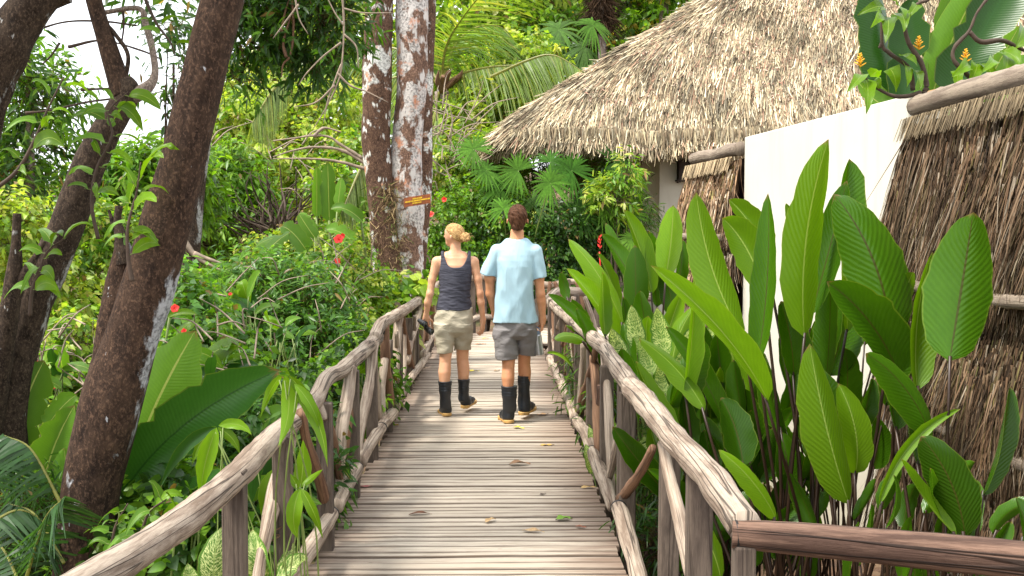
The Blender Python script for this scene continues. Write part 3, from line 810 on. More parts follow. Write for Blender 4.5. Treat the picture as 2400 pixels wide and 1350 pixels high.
fallen(1283, 1041, .11, (.58, .36, .10), "ochre leaf near the right edge of the deck, mid distance", .1, curl=.2)
fallen(1216, 1001, .11, (.55, .50, .05), "small yellow leaf just in front of the man's boots", -.6, curl=.4)
fallen(1378, 1140, .10, (.45, .30, .12), "pale brown leaf by the right deck edge, beside a log", .2)
fallen(1272, 970, .12, (.38, .22, .10), "brown leaf on the deck to the right of the man's boots", .5)
fallen(1107, 869, .16, (.70, .55, .04), "bright yellow leaf on the deck between the two walkers", .1, curl=.3)
fallen(1165, 867, .12, (.30, .19, .10), "brown leaf on the deck left of the man's calf", 1.0)
fallen(1126, 806, .16, (.35, .16, .08), "small brown leaf on the distant deck below the woman's hand", .2)
fallen(1138, 792, .16, (.55, .30, .08), "orange brown leaf on the distant deck between the walkers", 1.0)
fallen(852, 1138, .11, (.20, .05, .05), "dark red leaf at the left edge of the deck", .1, curl=.2, wd=.3)
fallen(1273, 1155, .05, (.10, .07, .05), "tiny dark leaf scrap right of centre on the near deck", .6)

# ================================================================== HOUSE
hs = thing("thatched_house", (4.5, 22, -.7), "cream plastered house under a huge steep palm thatched roof", "house")
YE, ZE = 18.5, 1.6 + 193 * 18.5 / FPX
hip_t = np.array([-.2, 0, .5, 1.3, 2.5, 3.62, 5.0, 6.5]); hip_x = np.array([-.35, -.17, .25, 1.20, 3.05, 4.6, 6.4, 8.4])
def hipx(t): return np.interp(t, hip_t, hip_x)
def roofF(x, t):                                  # front slope, sagging lip by the eave
    lip = np.exp(-np.maximum(t, 0) / .30) * .10
    und = .05 * np.sin(x * 1.7) * np.exp(-t / 1.5) + .035 * np.sin(x * 1.1 + t * 2.1) + .02 * np.sin(x * 3.9 + t)
    return np.stack([x, YE + t - .0 * lip, ZE + t - lip + und], -1)
ts = np.linspace(.12, 6.5, 40); XE = 15.0
V = []
for t in ts:
    x = hipx(t) + (XE - hipx(t)) * np.linspace(0, 1, 60)
    V.append(roofF(x, np.full(60, t)))
V = np.array(V).reshape(-1, 3)
i = np.arange(39)[:, None] * 60; j = np.arange(59)[None]
F1 = np.stack([i + j, i + j + 1, i + 60 + j + 1, i + 60 + j], -1).reshape(-1, 4)
# left (hip) slope going back
V2 = []
for t in ts:
    yb_ = np.linspace(0, 1, 14) * (9 - t) 
    hp = roofF(hipx(np.array([t])), np.array([t]))[0]
    V2.append(np.stack([np.full(14, hp[0]), hp[1] + yb_, np.full(14, hp[2])], -1))
V2 = np.array(V2).reshape(-1, 3)
i = np.arange(39)[:, None] * 14; j = np.arange(13)[None]
F2 = np.stack([i + j, i + 14 + j, i + 14 + j + 1, i + j + 1], -1).reshape(-1, 4)
rf = Acc().add(V, F1).add(V2, F2).build("roof", MAT['thatch_core'], hs, cols=False)
sm_ = rf.modifiers.new("thick", 'SOLIDIFY'); sm_.thickness = .22; sm_.offset = -1
# thatch strands
r = np.random.RandomState(5)
STRAW = np.array([(.58, .48, .30), (.69, .58, .39), (.48, .375, .23), (.52, .42, .265), (.36, .27, .17), (.75, .65, .46), (.26, .19, .12)])
def front_strands(n, tmax, L0, W0):
    t = .26 + r.rand(n) * tmax; x = hipx(t) - .08 + (12.5 - hipx(t)) * r.rand(n) ** 1.15
    p = roofF(x, t)
    # lean: strands point straight down the slope, curling round towards the hip at the left end
    hipd = np.clip((x - hipx(t)) / 1.6, 0, 1)
    lx = -.10 - .75 * (1 - hipd) ** 2 + r.normal(size=n) * .10 - .22 * np.clip(t / 2, 0, 1)
    d = unit(np.stack([lx, -np.ones(n) * .75, -np.ones(n) * (.75) + r.normal(size=n) * .04], -1))
    p = p + np.array([0, -.7, .7]) * (.01 + .085 * r.rand(n)[:, None])
    side = unit(np.cross(d, np.array([0, -.7, .7]) + r.normal(size=(n, 3)) * .25))
    bend = np.array([0, -.5, .2]) * (r.rand(n)[:, None] * .07) + r.normal(size=(n, 3)) * .04
    c = STRAW[r.choice(len(STRAW), n)] * (.28 + .85 * r.rand(n, 1))
    c = c * (1 + .55 * sines(np.stack([x * 9, t * 4, t * 0], -1), 1.5, 77)[:, None]).clip(.25, 1.5)  # dark clumps in the strand colour stand in for shaded gaps
    pk = r.rand(n) < .05; c[pk] = np.array([.40, .24, .16]) * (.7 + .6 * r.rand(pk.sum(), 1))
    return ribbons(p, d, L0 * (.6 + .8 * r.rand(n)), W0 * (.6 + .8 * r.rand(n)), side, bend, c)
a_ = Acc()
V, F, C = front_strands(58000, 4.4, .52, .026); a_.v.append(V); a_.q.append(F); a_.c.append(C); a_.uv.append(np.zeros((len(V), 2))); a_.n += len(V)
def addr(acc, V, F, C): acc.q.append(F + acc.n); acc.v.append(V); acc.c.append(C); acc.uv.append(np.zeros((len(V), 2))); acc.n += len(V)
# eave fringe
def eave(n, depth_spread, L0, zoff, dark):
    x = hipx(0) - .10 + (12.5 - hipx(0)) * r.rand(n) ** 1.15
    dep = r.rand(n) ** 1.4 * depth_spread
    p = roofF(x, np.zeros(n)); p[:, 1] += dep - .05; p[:, 2] += .22 + .10 * np.clip((x - .5) / 2.5, 0, 1) + zoff - dep * .1 + r.normal(size=n) * .03; p[:, 1] += .10
    corner = np.clip(1 - (x - hipx(0)) / .8, 0, 1)
    p[:, 1] += corner ** 2 * .35
    p[:, 2] += corner ** 2 * .03
    d = unit(np.stack([-.04 - .25 * corner + r.normal(size=n) * .10, -.28 - .0 * x + r.normal(size=n) * .10, -np.ones(n)], -1))
    side = unit(np.cross(d, np.array([0, -1, 0]) + r.normal(size=(n, 3)) * .4))
    bend = np.array([0, .06, 0]) + r.normal(size=(n, 3)) * .03
    c = STRAW[r.choice(len(STRAW), n)] * (.3 + .8 * r.rand(n, 1)) * dark
    return ribbons(p, d, L0 * (.65 + .6 * r.rand(n)), .024 * (.6 + .8 * r.rand(n)), side, bend, c)
addr(a_, *eave(10500, .30, .27, 0.0, 1.0)); addr(a_, *eave(8000, .4, .34, .16, 1.0))
# left slope strands, seen edge on
n = 5000
t = r.rand(n) ** 1.3 * 5; y_ = r.rand(n) ** 1.5 * 5
hp = roofF(hipx(t), t); p = hp.copy(); p[:, 1] += y_ * (1 - t / 9); p[:, 0] -= .02; p[:, 2] += .03
d = unit(np.stack([-np.ones(n) * .8, r.normal(size=n) * .12 - .35 * np.exp(-y_), -np.ones(n) * .65], -1))
side = unit(np.cross(d, np.array([-.7, 0, .7]) + r.normal(size=(n, 3)) * .2))
c = STRAW[r.choice(len(STRAW), n)] * (.5 + .6 * r.rand(n, 1))
addr(a_, *ribbons(p, d, .34 * (.6 + .8 * r.rand(n)), .03 * (.6 + .8 * r.rand(n)), side, r.normal(size=(n, 3)) * .03, c))
th_ = a_.build("thatch", MAT['thatch'], rf, smooth=False, loc=np.array(parent_loc(hs))); th_["kind"] = "stuff"
# leaf debris lying on the thatch
n = 2200
t = .9 + r.rand(n) * 3.2; x = hipx(t) + .3 + (8.5 - hipx(t)) * r.rand(n)
x += .35 * np.sin(t * 5 + x * 2.0)
p = roofF(x, t) + np.array([0, -.075, .075])
d = r.normal(size=(n, 3)); d[:, 2] -= .5; d[:, 1] = -d[:, 2] * -1.0
c = np.array([(.42, .27, .19), (.26, .12, .08), (.55, .42, .32), (.34, .20, .14)])[r.choice(4, n)]
V, Q, T, C = leaf_arrays(p, d, np.tile([0, -.7, .7], (n, 1)) + r.normal(size=(n, 3)) * .3, .07 * (.5 + .9 * r.rand(n)), 'long', c * (.7 + .6 * r.rand(n, 1)), sag=.0)
lit = new_mesh("leaf_litter", V, [Q, T] if len(Q) else [T], MAT['deadleaf'], rf, cols=C, loc=np.array(parent_loc(hs))); lit["kind"] = "stuff"
# walls: stay clear of the eave
WX0 = (1545 - 1172) / FPX * 20.0
Acc().box((WX0, 20.0, -1.2), (13, 24.6, ZE + .55)).build("wall", MAT['plaster'], hs, smooth=False, cols=False)
# second, lower thatch edge seen under the eave
n = 900
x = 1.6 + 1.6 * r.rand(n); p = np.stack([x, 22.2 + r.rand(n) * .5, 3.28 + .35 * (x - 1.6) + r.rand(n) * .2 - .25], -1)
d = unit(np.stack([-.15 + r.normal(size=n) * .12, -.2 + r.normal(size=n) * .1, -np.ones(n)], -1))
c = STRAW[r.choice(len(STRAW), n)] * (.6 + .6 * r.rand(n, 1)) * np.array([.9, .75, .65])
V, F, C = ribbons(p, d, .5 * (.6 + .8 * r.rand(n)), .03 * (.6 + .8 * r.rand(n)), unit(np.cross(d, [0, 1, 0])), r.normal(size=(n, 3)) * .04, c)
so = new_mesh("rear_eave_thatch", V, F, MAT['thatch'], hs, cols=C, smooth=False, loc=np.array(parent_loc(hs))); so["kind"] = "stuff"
# wall lantern
lx, lz0, lz1, ly = P(1605, 400, 19.75)[0], P(1600, 428, 19.75)[2], P(1600, 372, 19.75)[2], 19.75
wl = thing("wall_lantern", (lx, 19.9, (lz0 + lz1) / 2), "dark wooden box lantern on the cream house wall below the eave", "lantern")
a_ = Acc(); hw = .10
for sx2 in (-1, 1):
    for yy in (19.72, 19.97): a_.box((lx + sx2 * hw - .018, yy - .018, lz0), (lx + sx2 * hw + .018, yy + .018, lz1))
for zz in (lz0 + .03, lz1 - .05): a_.box((lx - hw - .05, 19.68, zz), (lx + hw + .05, 19.997, zz + .03))
a_.build("frame", mat_plain("dark_wood", (.035, .018, .012), .6), wl, smooth=False)
Acc().box((lx - hw + .01, 19.735, lz0 + .065), (lx + hw - .01, 19.96, lz1 - .055)).build("shade", mat_plain("lantern_paper", (.06, .045, .04), .7), wl, smooth=False)

# ================================================================== GARDEN WALL + THATCH FENCES
A2 = P(2128, 222, 6.2); B2 = P(1745, 322, 8.97)
wdir = unit((B2 - A2) * np.array([1, 1, 0])); wn_ = np.array([-wdir[1], wdir[0], 0])
if wn_[0] > 0: wn_ = -wn_
ztop = (A2[2] + B2[2]) / 2
gw = thing("garden_wall", (A2[0], A2[1], -.7), "smooth cream plaster garden wall panel between the two thatched fence panels", "wall")
def prism(p0, p1, nrm, thick, z0, z1):
    q = [p0, p1, p1 - nrm * thick, p0 - nrm * thick]
    V = [(a[0], a[1], z0) for a in q] + [(a[0], a[1], z1) for a in q]
    return V, [(0, 1, 5, 4), (1, 2, 6, 5), (2, 3, 7, 6), (3, 0, 4, 7), (4, 5, 6, 7), (3, 2, 1, 0)]
V, Q = prism(A2, B2, wn_, .22, -1.2, ztop)
w_o = Acc().add(V, Q).build("wall_panel", MAT['plaster'], gw, smooth=False, cols=False)
bv = w_o.modifiers.new("b", 'BEVEL'); bv.width = .012; bv.segments = 2
cap0 = A2 - wn_ * .2 - wdir * .01
V, Q = prism(cap0 - wdir * .02, cap0 + wdir * .35, wn_, .16, ztop + .001, ztop + .045)
Acc().add(V, Q).build("clay_cap", mat_plain("clay", (.42, .25, .13), .8), gw, smooth=False)

THB = np.array([(.15, .088, .050), (.21, .13, .075), (.10, .06, .034), (.27, .18, .11), (.07, .045, .028), (.15, .11, .062)])
def thatch_fence(name, p0, p1, bars, zbot, label, seed, dens, Wd=.011, bright=1.0, lead=.0, Lt=.5, endrag=.1):
    """p0 near end, p1 far end (xy), bars: list of heights, top first"""
    r = np.random.RandomState(seed)
    p0, p1 = np.array([*p0, 0.0]), np.array([*p1, 0.0])
    dr = unit(p1 - p0); ln = np.linalg.norm(p1 - p0); nm = np.array([-dr[1], dr[0], 0]); nm = -nm if nm[0] > 0 else nm
    root = thing(name, (p0[0], p0[1], zbot), label, "fence")
    V, Q = prism(p0, p1, nm, .12, zbot - .3, bars[0] - .03)
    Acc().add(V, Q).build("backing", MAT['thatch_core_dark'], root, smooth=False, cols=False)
    levels = bars + [zbot]
    acc = Acc()
    for k, zt in enumerate(bars):
        zb = levels[k + 1]; H = zt - zb
        n = int(ln * H * dens)
        s = r.rand(n) * (ln + endrag) - endrag * .5
        rows = r.rand(n) ** .8
        zz = zt - .03 - rows * H * .82
        out = .05 + .11 * np.clip(rows * 1.6, 0, 1) + .05 * r.rand(n) + .04 * np.sin(s * 5 + k) * rows
        p = p0 + dr * s[:, None] + nm * out[:, None]; p[:, 2] = zz
        d = unit(np.stack([np.zeros(n), np.zeros(n), -np.ones(n)], -1) + nm * (.16 + r.normal(size=(n, 1)) * .08) + dr * (lead + r.normal(size=(n, 1)) * .16 + .12 * np.sin(s * 2.3 + zz * 3)[:, None]))
        side = unit(dr + nm * r.normal(size=(n, 1)) * .6)
        bend = -nm * (.05 * r.rand(n, 1)) + dr * r.normal(size=(n, 1)) * .05
        tone = .55 + .6 * r.rand(n, 1)
        tone *= (1 + .45 * sines(np.stack([s * 7, zz * 2.0, zz * 0], -1), 1.2, seed + k)[:, None])
        c = THB[r.choice(len(THB), n)] * tone * bright
        gg = r.rand(n) < .08; c[gg] *= np.array([.9, 1.1, .7])
        hl = r.rand(n) < .10; c[hl] = np.array([.42, .34, .25]) * bright * (.6 + .5 * r.rand(hl.sum(), 1))
        addr(acc, *ribbons(p, d, Lt * (.5 + .7 * r.rand(n)) * (.6 + .5 * (1 - rows)), Wd * (.5 + 1.1 * r.rand(n)), side, bend, np.clip(c, .01, 1), nseg=3, taper=.2))
    # short neat fringe under the top pole
    n = int(ln * 260); s = r.rand(n) * ln
    p = p0 + dr * s[:, None] + nm * (.13 + .03 * r.rand(n))[:, None]; p[:, 2] = bars[0] - .02
    d = unit(np.array([0, 0, -1.0]) + nm * .25 + dr * (lead + .15 + r.normal(size=(n, 1)) * .12))
    c = np.array([(.34, .26, .16)]) * (.4 + .8 * r.rand(n, 1)) * bright
    addr(acc, *ribbons(p, d, .14 * (.8 + .3 * r.rand(n)), Wd * 1.1 * np.ones(n), unit(dr + nm * r.normal(size=(n, 1)) * .3), np.zeros((n, 3)), c))
    t_ = acc.build("thatch", MAT['thatch'], root, smooth=False); t_["kind"] = "stuff"
    for k, zt in enumerate(bars):
        rad = .062 if k == 0 else .033
        nseg = 22
        off = nm * (.06 if k == 0 else .22)
        pts = [p0 + dr * (ln * q) + off + np.array([0, 0, zt + (.05 if k == 0 else .0) + .01 * math.sin(q * 9)]) for q in np.linspace(-.0, 1.0, 5)]
        L1 = ln
        m = max(12, int(L1 / .035))
        v, f, cap, uv = tube_arrays(pts, rad, sides=14, n=m)
        # bamboo nodes
        c_ = np.array([p0 + dr * (ln * q) for q in np.linspace(0, 1, m)])
        node = np.array([1.0 + (.10 if (int(q * L1 / .035) % 8 == 0) else 0) for q in np.linspace(0, 1, m)])
        cen = crm(np.array(pts), m)
        vv = v[:-2].reshape(m, 14, 3); vv = cen[:, None] + (vv - cen[:, None]) * node[:, None, None]; v[:-2] = vv.reshape(-1, 3)
        new_mesh("bamboo_rail", v, [f, cap], MAT['bamboo'], root, uvs=uv, loc=np.array(parent_loc(root)))
    return root
def xy(px, py, Y): q = P(px, py, Y); return (q[0], q[1])
F0 = P(2172, 252, 5.94)
f_end = P(2400, 195, 4.83); dd_ = unit((f_end - F0) * np.array([1, 1, 0]))
near_end = F0 + dd_ * 2.6
zb1 = P(2165, 665, 5.9)[2]; zb2 = P(2160, 945, 5.9)[2]
thatch_fence("thatched_fence", near_end[:2], F0[:2], [F0[2] - .05, zb1, zb2, -.12], -.75, "shaggy dark brown thatched fence panel at the right edge, nearest the camera", 3, 11000, Wd=.0085, bright=.8, lead=.08, Lt=.5)
G0 = P(1640, 372, 10.35); G1 = P(1745, 352, 9.1)
G1 = G1 + unit((G1 - G0) * np.array([1, 1, 0])) * .06
thatch_fence("thatched_fence", G1[:2] , G0[:2], [(G0[2] + G1[2]) / 2 - .05, P(1640, 555, 10)[2], P(1650, 705, 10)[2], -.2], -.75, "small grey brown thatched fence panel left of the cream wall", 4, 5200, .014, 1.75, .06, .40)

# plain log-ends / ties on the near pole
# ================================================================== TREES
def TP(lst): return [P(a, b, Y) for a, b, Y in lst]
def trunk_part(name, lst, mat, parent, rough=.07, rscale=3.5, sides=24, n=None, seed=1):
    """lst: (px,py,Y,radius_px)"""
    pts = [P(a, b, Y) for a, b, Y, r_ in lst]; rad = [M(r_, Y) for a, b, Y, r_ in lst]
    return tube(name, pts, rad, mat, parent, sides=sides, rough=rough, rscale=rscale, seed=seed, n=n or len(lst) * 12)

# --- big leaning trunk
t1 = thing("tree", P(190, 1350, 4.5) * np.array([1, 1, 0]) + np.array([0, 0, -1.1]), "thick dark brown leaning tree trunk with white lichen along its right side", "tree")
trunk_part("trunk", [(175, 1750, 4.5, 90), (190, 1450, 4.5, 74), (198, 1300, 4.5, 65), (216, 1130, 4.5, 64), (258, 960, 4.5, 70), (308, 800, 4.5, 62), (348, 680, 4.5, 60), (385, 540, 4.5, 58), (424, 400, 4.5, 54), (456, 260, 4.5, 51), (490, 120, 4.5, 49), (520, 0, 4.5, 47), (575, -220, 4.5, 46), (620, -420, 4.5, 38)], MAT['bark_brown'], t1, .05, 3.0, 30, 120, 3)
trunk_part("trunk_fork", [(235, 1000, 4.56, 55), (262, 850, 4.58, 48), (278, 740, 4.6, 44), (285, 660, 4.62, 36), (290, 600, 4.62, 26), (285, 565, 4.62, 16)], MAT['bark_brown'], t1, .08, 5, 20, None, 4)
trunk_part("branch_stub", [(292, 620, 4.6, 20), (284, 560, 4.6, 13), (276, 520, 4.6, 9), (279, 482, 4.6, 8)], MAT['bark_dark'], t1, .15, 14, 10, None, 5)
trunk_part("branch_stub", [(285, 560, 4.6, 8), (266, 525, 4.6, 6), (255, 492, 4.6, 3)], MAT['bark_dark'], t1, .15, 14, 8, None, 6)
trunk_part("limb", [(610, -380, 4.5, 30), (560, -500, 4.9, 20), (520, -640, 5.3, 12)], MAT['bark_brown'], t1, .08)
foliage("crown", [CL(620, -700, 4.8, 330, 170), CL(420, -640, 5.3, 260, 150)], 2600, .10, 'long', GREEN_DARK, t1, seed=2)

# --- mossy tree far left, rising to the right then forking
t2 = thing("tree", P(20, 1350, 5.6) * np.array([1, 1, 0]) + np.array([0, 0, -1.1]), "mossy dark tree left of the leaning trunk, forking near the sky gap", "tree")
trunk_part("trunk", [(-30, 1750, 5.6, 52), (-8, 1400, 5.6, 48), (10, 1150, 5.6, 47), (30, 900, 5.6, 45), (60, 760, 5.6, 43), (108, 640, 5.6, 39), (160, 520, 5.6, 36), (200, 410, 5.6, 37), (235, 330, 5.6, 35), (275, 265, 5.6, 32), (300, 215, 5.6, 28), (288, 190, 5.6, 24)], MAT['bark_dark'], t2, .10, 5, 22, 110, 7)
trunk_part("limb", [(290, 225, 5.6, 28), (272, 170, 5.6, 23), (250, 100, 5.6, 20), (228, 30, 5.6, 19), (205, -60, 5.6, 18), (170, -220, 5.6, 14)], MAT['bark_grey'] if False else MAT['bark_brown'], t2, .05, 5, 16, None, 8)
trunk_part("limb", [(300, 230, 5.6, 22), (335, 212, 5.6, 16), (362, 180, 5.65, 9), (358, 120, 5.7, 8), (342, 60, 5.75, 7), (325, 20, 5.8, 6), (240, 30, 5.9, 5)], MAT['bark_grey'], t2, .08, 9, 10, None, 9)
trunk_part("limb", [(290, 200, 5.6, 6), (300, 130, 5.6, 5), (270, 80, 5.6, 5), (240, 40, 5.6, 4), (233, -20, 5.6, 4)], MAT['bark_dark'], t2, .05, 9, 8, None, 10)
trunk_part("limb", [(-40, 1180, 5.5, 16), (0, 900, 5.45, 22), (18, 760, 5.4, 22), (34, 640, 5.4, 17), (38, 560, 5.4, 10), (40, 500, 5.4, 8)], MAT['bark_dark'], t2, .10, 8, 12, None, 11)
trunk_part("limb", [(25, 720, 5.4, 14), (60, 640, 5.4, 12), (85, 600, 5.4, 7), (105, 565, 5.4, 4)], MAT['bark_dark'], t2, .10, 8, 10, None, 12)
foliage("crown", [CL(120, -330, 5.8, 300, 140), CL(330, -300, 6.2, 260, 120), CL(400, -30, 6.8, 90, 24)], 2600, .11, 'long', GREEN_DARK, t2, seed=3, per=6)
# twigs across the sky gap
for pl in [[(0, 105), (60, 80), (150, 52), (240, 50), (320, 60)], [(160, 110), (240, 95), (330, 118), (380, 140)], [(190, 210), (240, 208), (280, 206)], [(60, 265), (120, 258), (200, 240), (260, 232)], [(140, 100), (120, 130), (100, 150)], [(288, 20), (290, 60), (286, 95)]]:
    tube("twig", [P(a, b, 5.9) for a, b in pl], [M(4, 5.9)] + [M(2.4, 5.9)] * (len(pl) - 1), MAT['twig_dark'], t2, sides=6, n=len(pl) * 6, rough=.2, rscale=12)

# --- bough tree in the top left corner
t3 = thing("tree", (-3.2, 4.6, -1.1), "dark rough tree trunk curving in over the top left corner", "tree")
trunk_part("trunk", [(-330, 1700, 4.8, 80), (-230, 1000, 4.8, 66), (-130, 560, 4.8, 58), (-70, 330, 4.8, 50), (-20, 180, 4.8, 54), (35, 70, 4.8, 52), (110, -30, 4.8, 44), (220, -120, 4.8, 40), (330, -170, 4.8, 30)], MAT['bark_dark'], t3, .14, 8, 24, 90, 13)
trunk_part("limb", [(-40, 360, 4.8, 26), (0, 240, 4.8, 22), (16, 200, 4.8, 18), (20, 160, 4.8, 15)], MAT['bark_dark'], t3, .14, 8, 12, None, 14)
trunk_part("limb", [(60, 20, 4.85, 30), (110, 8, 4.85, 22), (160, -10, 4.85, 18)], MAT['bark_dark'], t3, .14, 8, 12, None, 15)
foliage("crown", [CL(60, -330, 4.7, 260, 110), CL(300, -360, 4.6, 240, 110)], 1200, .10, 'long', GREEN_DARK, t3, seed=4)

# --- pale thin trunk in the left background
t4 = thing("tree", P(72, 900, 12) * np.array([1, 1, 0]) + np.array([0, 0, -1.1]), "slim pale grey background trunk at far left, under dark leaves", "tree")
trunk_part("trunk", [(76, 1250, 12, 14), (74, 900, 12, 13), (70, 600, 12, 11), (71, 400, 12, 10), (69, 240, 12, 8), (66, 120, 12, 6)], MAT['bark_grey'], t4, .05, 6, 12)
foliage("crown", [CL(90, 225, 12, 70, 55), CL(55, 330, 12.5, 90, 50), CL(25, 150, 11.5, 45, 60), CL(30, 430, 12, 60, 60)], 3600, .15, 'long', GREEN_DARK + GREEN_MID, t4, seed=5, per=7, twig=.45)

# --- two lichen covered trunks in the middle
t5 = thing("tree", P(915, 660, 12) * np.array([1, 1, 0]) + np.array([0, 0, -1.1]), "tall brown trunk spotted with white lichen, left of its paler twin", "tree", "twin lichen covered trunks")
trunk_part("trunk", [(935, 900, 12, 50), (925, 760, 12, 46), (915, 650, 12, 40), (905, 560, 12, 36), (895, 470, 12, 32), (888, 400, 12, 33), (880, 320, 12, 35), (884, 240, 12, 34), (884, 150, 12, 33), (888, 60, 12, 33), (890, -60, 12, 31), (900, -260, 12, 28)], MAT['bark_lichen'], t5, .06, 3.0, 28, 110, 16)
foliage("crown", [CL(900, -420, 12, 200, 110)], 900, .13, 'long', GREEN_DARK, t5, seed=61)
t6 = thing("tree", P(955, 660, 12) * np.array([1, 1, 0]) + np.array([0, 0, -1.1]), "tall trunk blotched white and orange with the yellow lettered sign, right of its darker twin", "tree", "twin lichen covered trunks")
trunk_part("trunk", [(940, 900, 12.1, 52), (944, 760, 12.1, 50), (950, 650, 12.1, 44), (950, 560, 12.1, 42), (954, 470, 12.1, 42), (952, 380, 12.1, 38), (958, 300, 12.1, 37), (966, 200, 12.1, 37), (966, 100, 12.1, 38), (966, 0, 12.1, 38), (968, -260, 12.1, 34)], MAT['bark_white'], t6, .06, 3.0, 28, 110, 17)
trunk_part("side_stem", [(985, 640, 12.15, 12), (990, 520, 12.15, 16), (996, 400, 12.15, 18), (998, 250, 12.15, 16), (1002, 120, 12.15, 16), (1006, 0, 12.15, 15), (1010, -200, 12.15, 14)], MAT['bark_lichen'], t6, .06, 4, 16, 60, 18)
foliage("crown", [CL(1000, -420, 12.2, 240, 110)], 1000, .13, 'long', GREEN_DARK, t6, seed=62)

# dead-root / moss fringe hanging on the twin trunks' crotch
rr2 = np.random.RandomState(9); n = 1500
v_ = rr2.rand(n); py_ = 430 + 240 * v_; px_ = 905 + rr2.normal(size=n) * (14 + 8 * v_) + 8 * v_
p = np.array([P(a, b, 11.83 + .12 * rr2.rand()) for a, b in zip(px_, py_)])
d = unit(np.stack([rr2.normal(size=n) * .6, -.2 - rr2.rand(n) * .4, -np.ones(n) * .6 + rr2.normal(size=n) * .4], -1))
c = np.array([(.30, .21, .10), (.20, .13, .07), (.40, .30, .15), (.12, .16, .04)])[rr2.choice(4, n)]
V, F, C = ribbons(p, d, .06 + .07 * rr2.rand(n), np.full(n, .012), unit(rr2.normal(size=(n, 3))), rr2.normal(size=(n, 3)) * .03, c)
ms = new_mesh("moss", V, F, MAT['thatch'], t5, cols=C, smooth=False, loc=np.array(parent_loc(t5))); ms["kind"] = "stuff"

# --- sign on the right twin
sg = thing("sign", P(978, 470, 11.6), "small tilted wooden plaque with yellow lettering nailed to the white trunk", "sign")
def sgn_pt(u, v, o=0.0):  # u,v in -1..1
    q = P(978 + 31 * u, 470 - 5 * u - 11 * v, 11.6); return q + np.array([0, -o, 0])
a_ = Acc()
c8 = [sgn_pt(u, v, o) for o in (-.03, .012) for u, v in ((-1, -1), (1, -1), (1, 1), (-1, 1))]
a_.add(c8, [(3, 2, 1, 0), (4, 5, 6, 7), (0, 1, 5, 4), (1, 2, 6, 5), (2, 3, 7, 6), (3, 0, 4, 7)])
a_.build("board", mat_plain("sign_wood", (.30, .085, .025), .6, nscale=30, var=.5), sg, smooth=False)
a_ = Acc(); rs = random.Random(3)
for v, u0, u1 in ((.48, -.35, .35), (.02, -.9, .95), (-.46, -.35, .30)):
    u = u0
    while u < u1:
        w = rs.uniform(.025, .06); hh = rs.uniform(.12, .19)
        c8 = [sgn_pt(u + du, v + dv, .0125 + o) for o in (0, .004) for du, dv in ((0, -hh), (w, -hh), (w, hh), (0, hh))]
        a_.add(c8, [(4, 5, 6, 7), (0, 1, 5, 4), (1, 2, 6, 5), (2, 3, 7, 6), (3, 0, 4, 7)])
        u += w + rs.uniform(.012, .03)
a_.build("lettering", mat_plain("yellow_paint", (.85, .55, .03), .5, var=.3), sg, smooth=False)

# --- background palms and trunks
def frond(parent, pts, leaflet, nl, drop=.8, seed=1, col=(.14, .24, .03), rad=.03, name="frond", asym=0.0, width=.045, yellow=.2):
    """feather frond: rachis polyline + drooping leaflets, one mesh"""
    r = np.random.RandomState(seed)
    c = crm(np.array(pts), nl); tg = unit(np.gradient(c, axis=0))
    acc = Acc().tube(pts, np.linspace(rad, rad * .2, len(pts)), c=(.30, .30, .08), sides=6, n=16)
    for sgn in (-1, 1):
        t = np.linspace(0, 1, nl)
        side = unit(np.cross(tg, np.array([0, 0, 1.0]) + .001)) * sgn
        env = np.clip(t / .18, .25, 1) * np.clip((1.06 - t) / .3, 0, 1)
        d = unit(side * (.75 - .5 * drop) + tg * .55 + np.array([0, 0, -1.0]) * drop + r.normal(size=(nl, 3)) * .05)
        bend = np.array([0, 0, -1.0]) * (leaflet * .20 * env)[:, None] * (.5 + drop)
        cc = np.array(col) * (.6 + .8 * r.rand(nl, 1)); yl = r.rand(nl) < yellow; cc[yl] = np.array([.34, .36, .08])
        m = t > .08; 
        nrm = unit(np.cross(d, tg) + r.normal(size=(nl, 3)) * .2)
        V, F, C = ribbons(c[m], d[m], (leaflet * env * (.9 + .2 * r.rand(nl)))[m], np.full(m.sum(), width), unit(np.cross(d, nrm))[m], bend[m], cc[m], nseg=3, taper=.15)
        addr(acc, V, F, C)
    return acc.build(name, MAT['foliage'], parent, smooth=False)
cp = thing("coconut_palm", (P(1035, 195, 22)[0], 22, -.8), "young coconut palm with long arching fronds behind the right lichen trunk", "palm")
trunk_part("trunk", [(1040, 640, 22, 17), (1042, 480, 22, 15), (1040, 330, 22, 14), (1036, 215, 22, 18)], MAT['bark_grey'], cp, .05, 6, 14)
cen = (1035, 195)
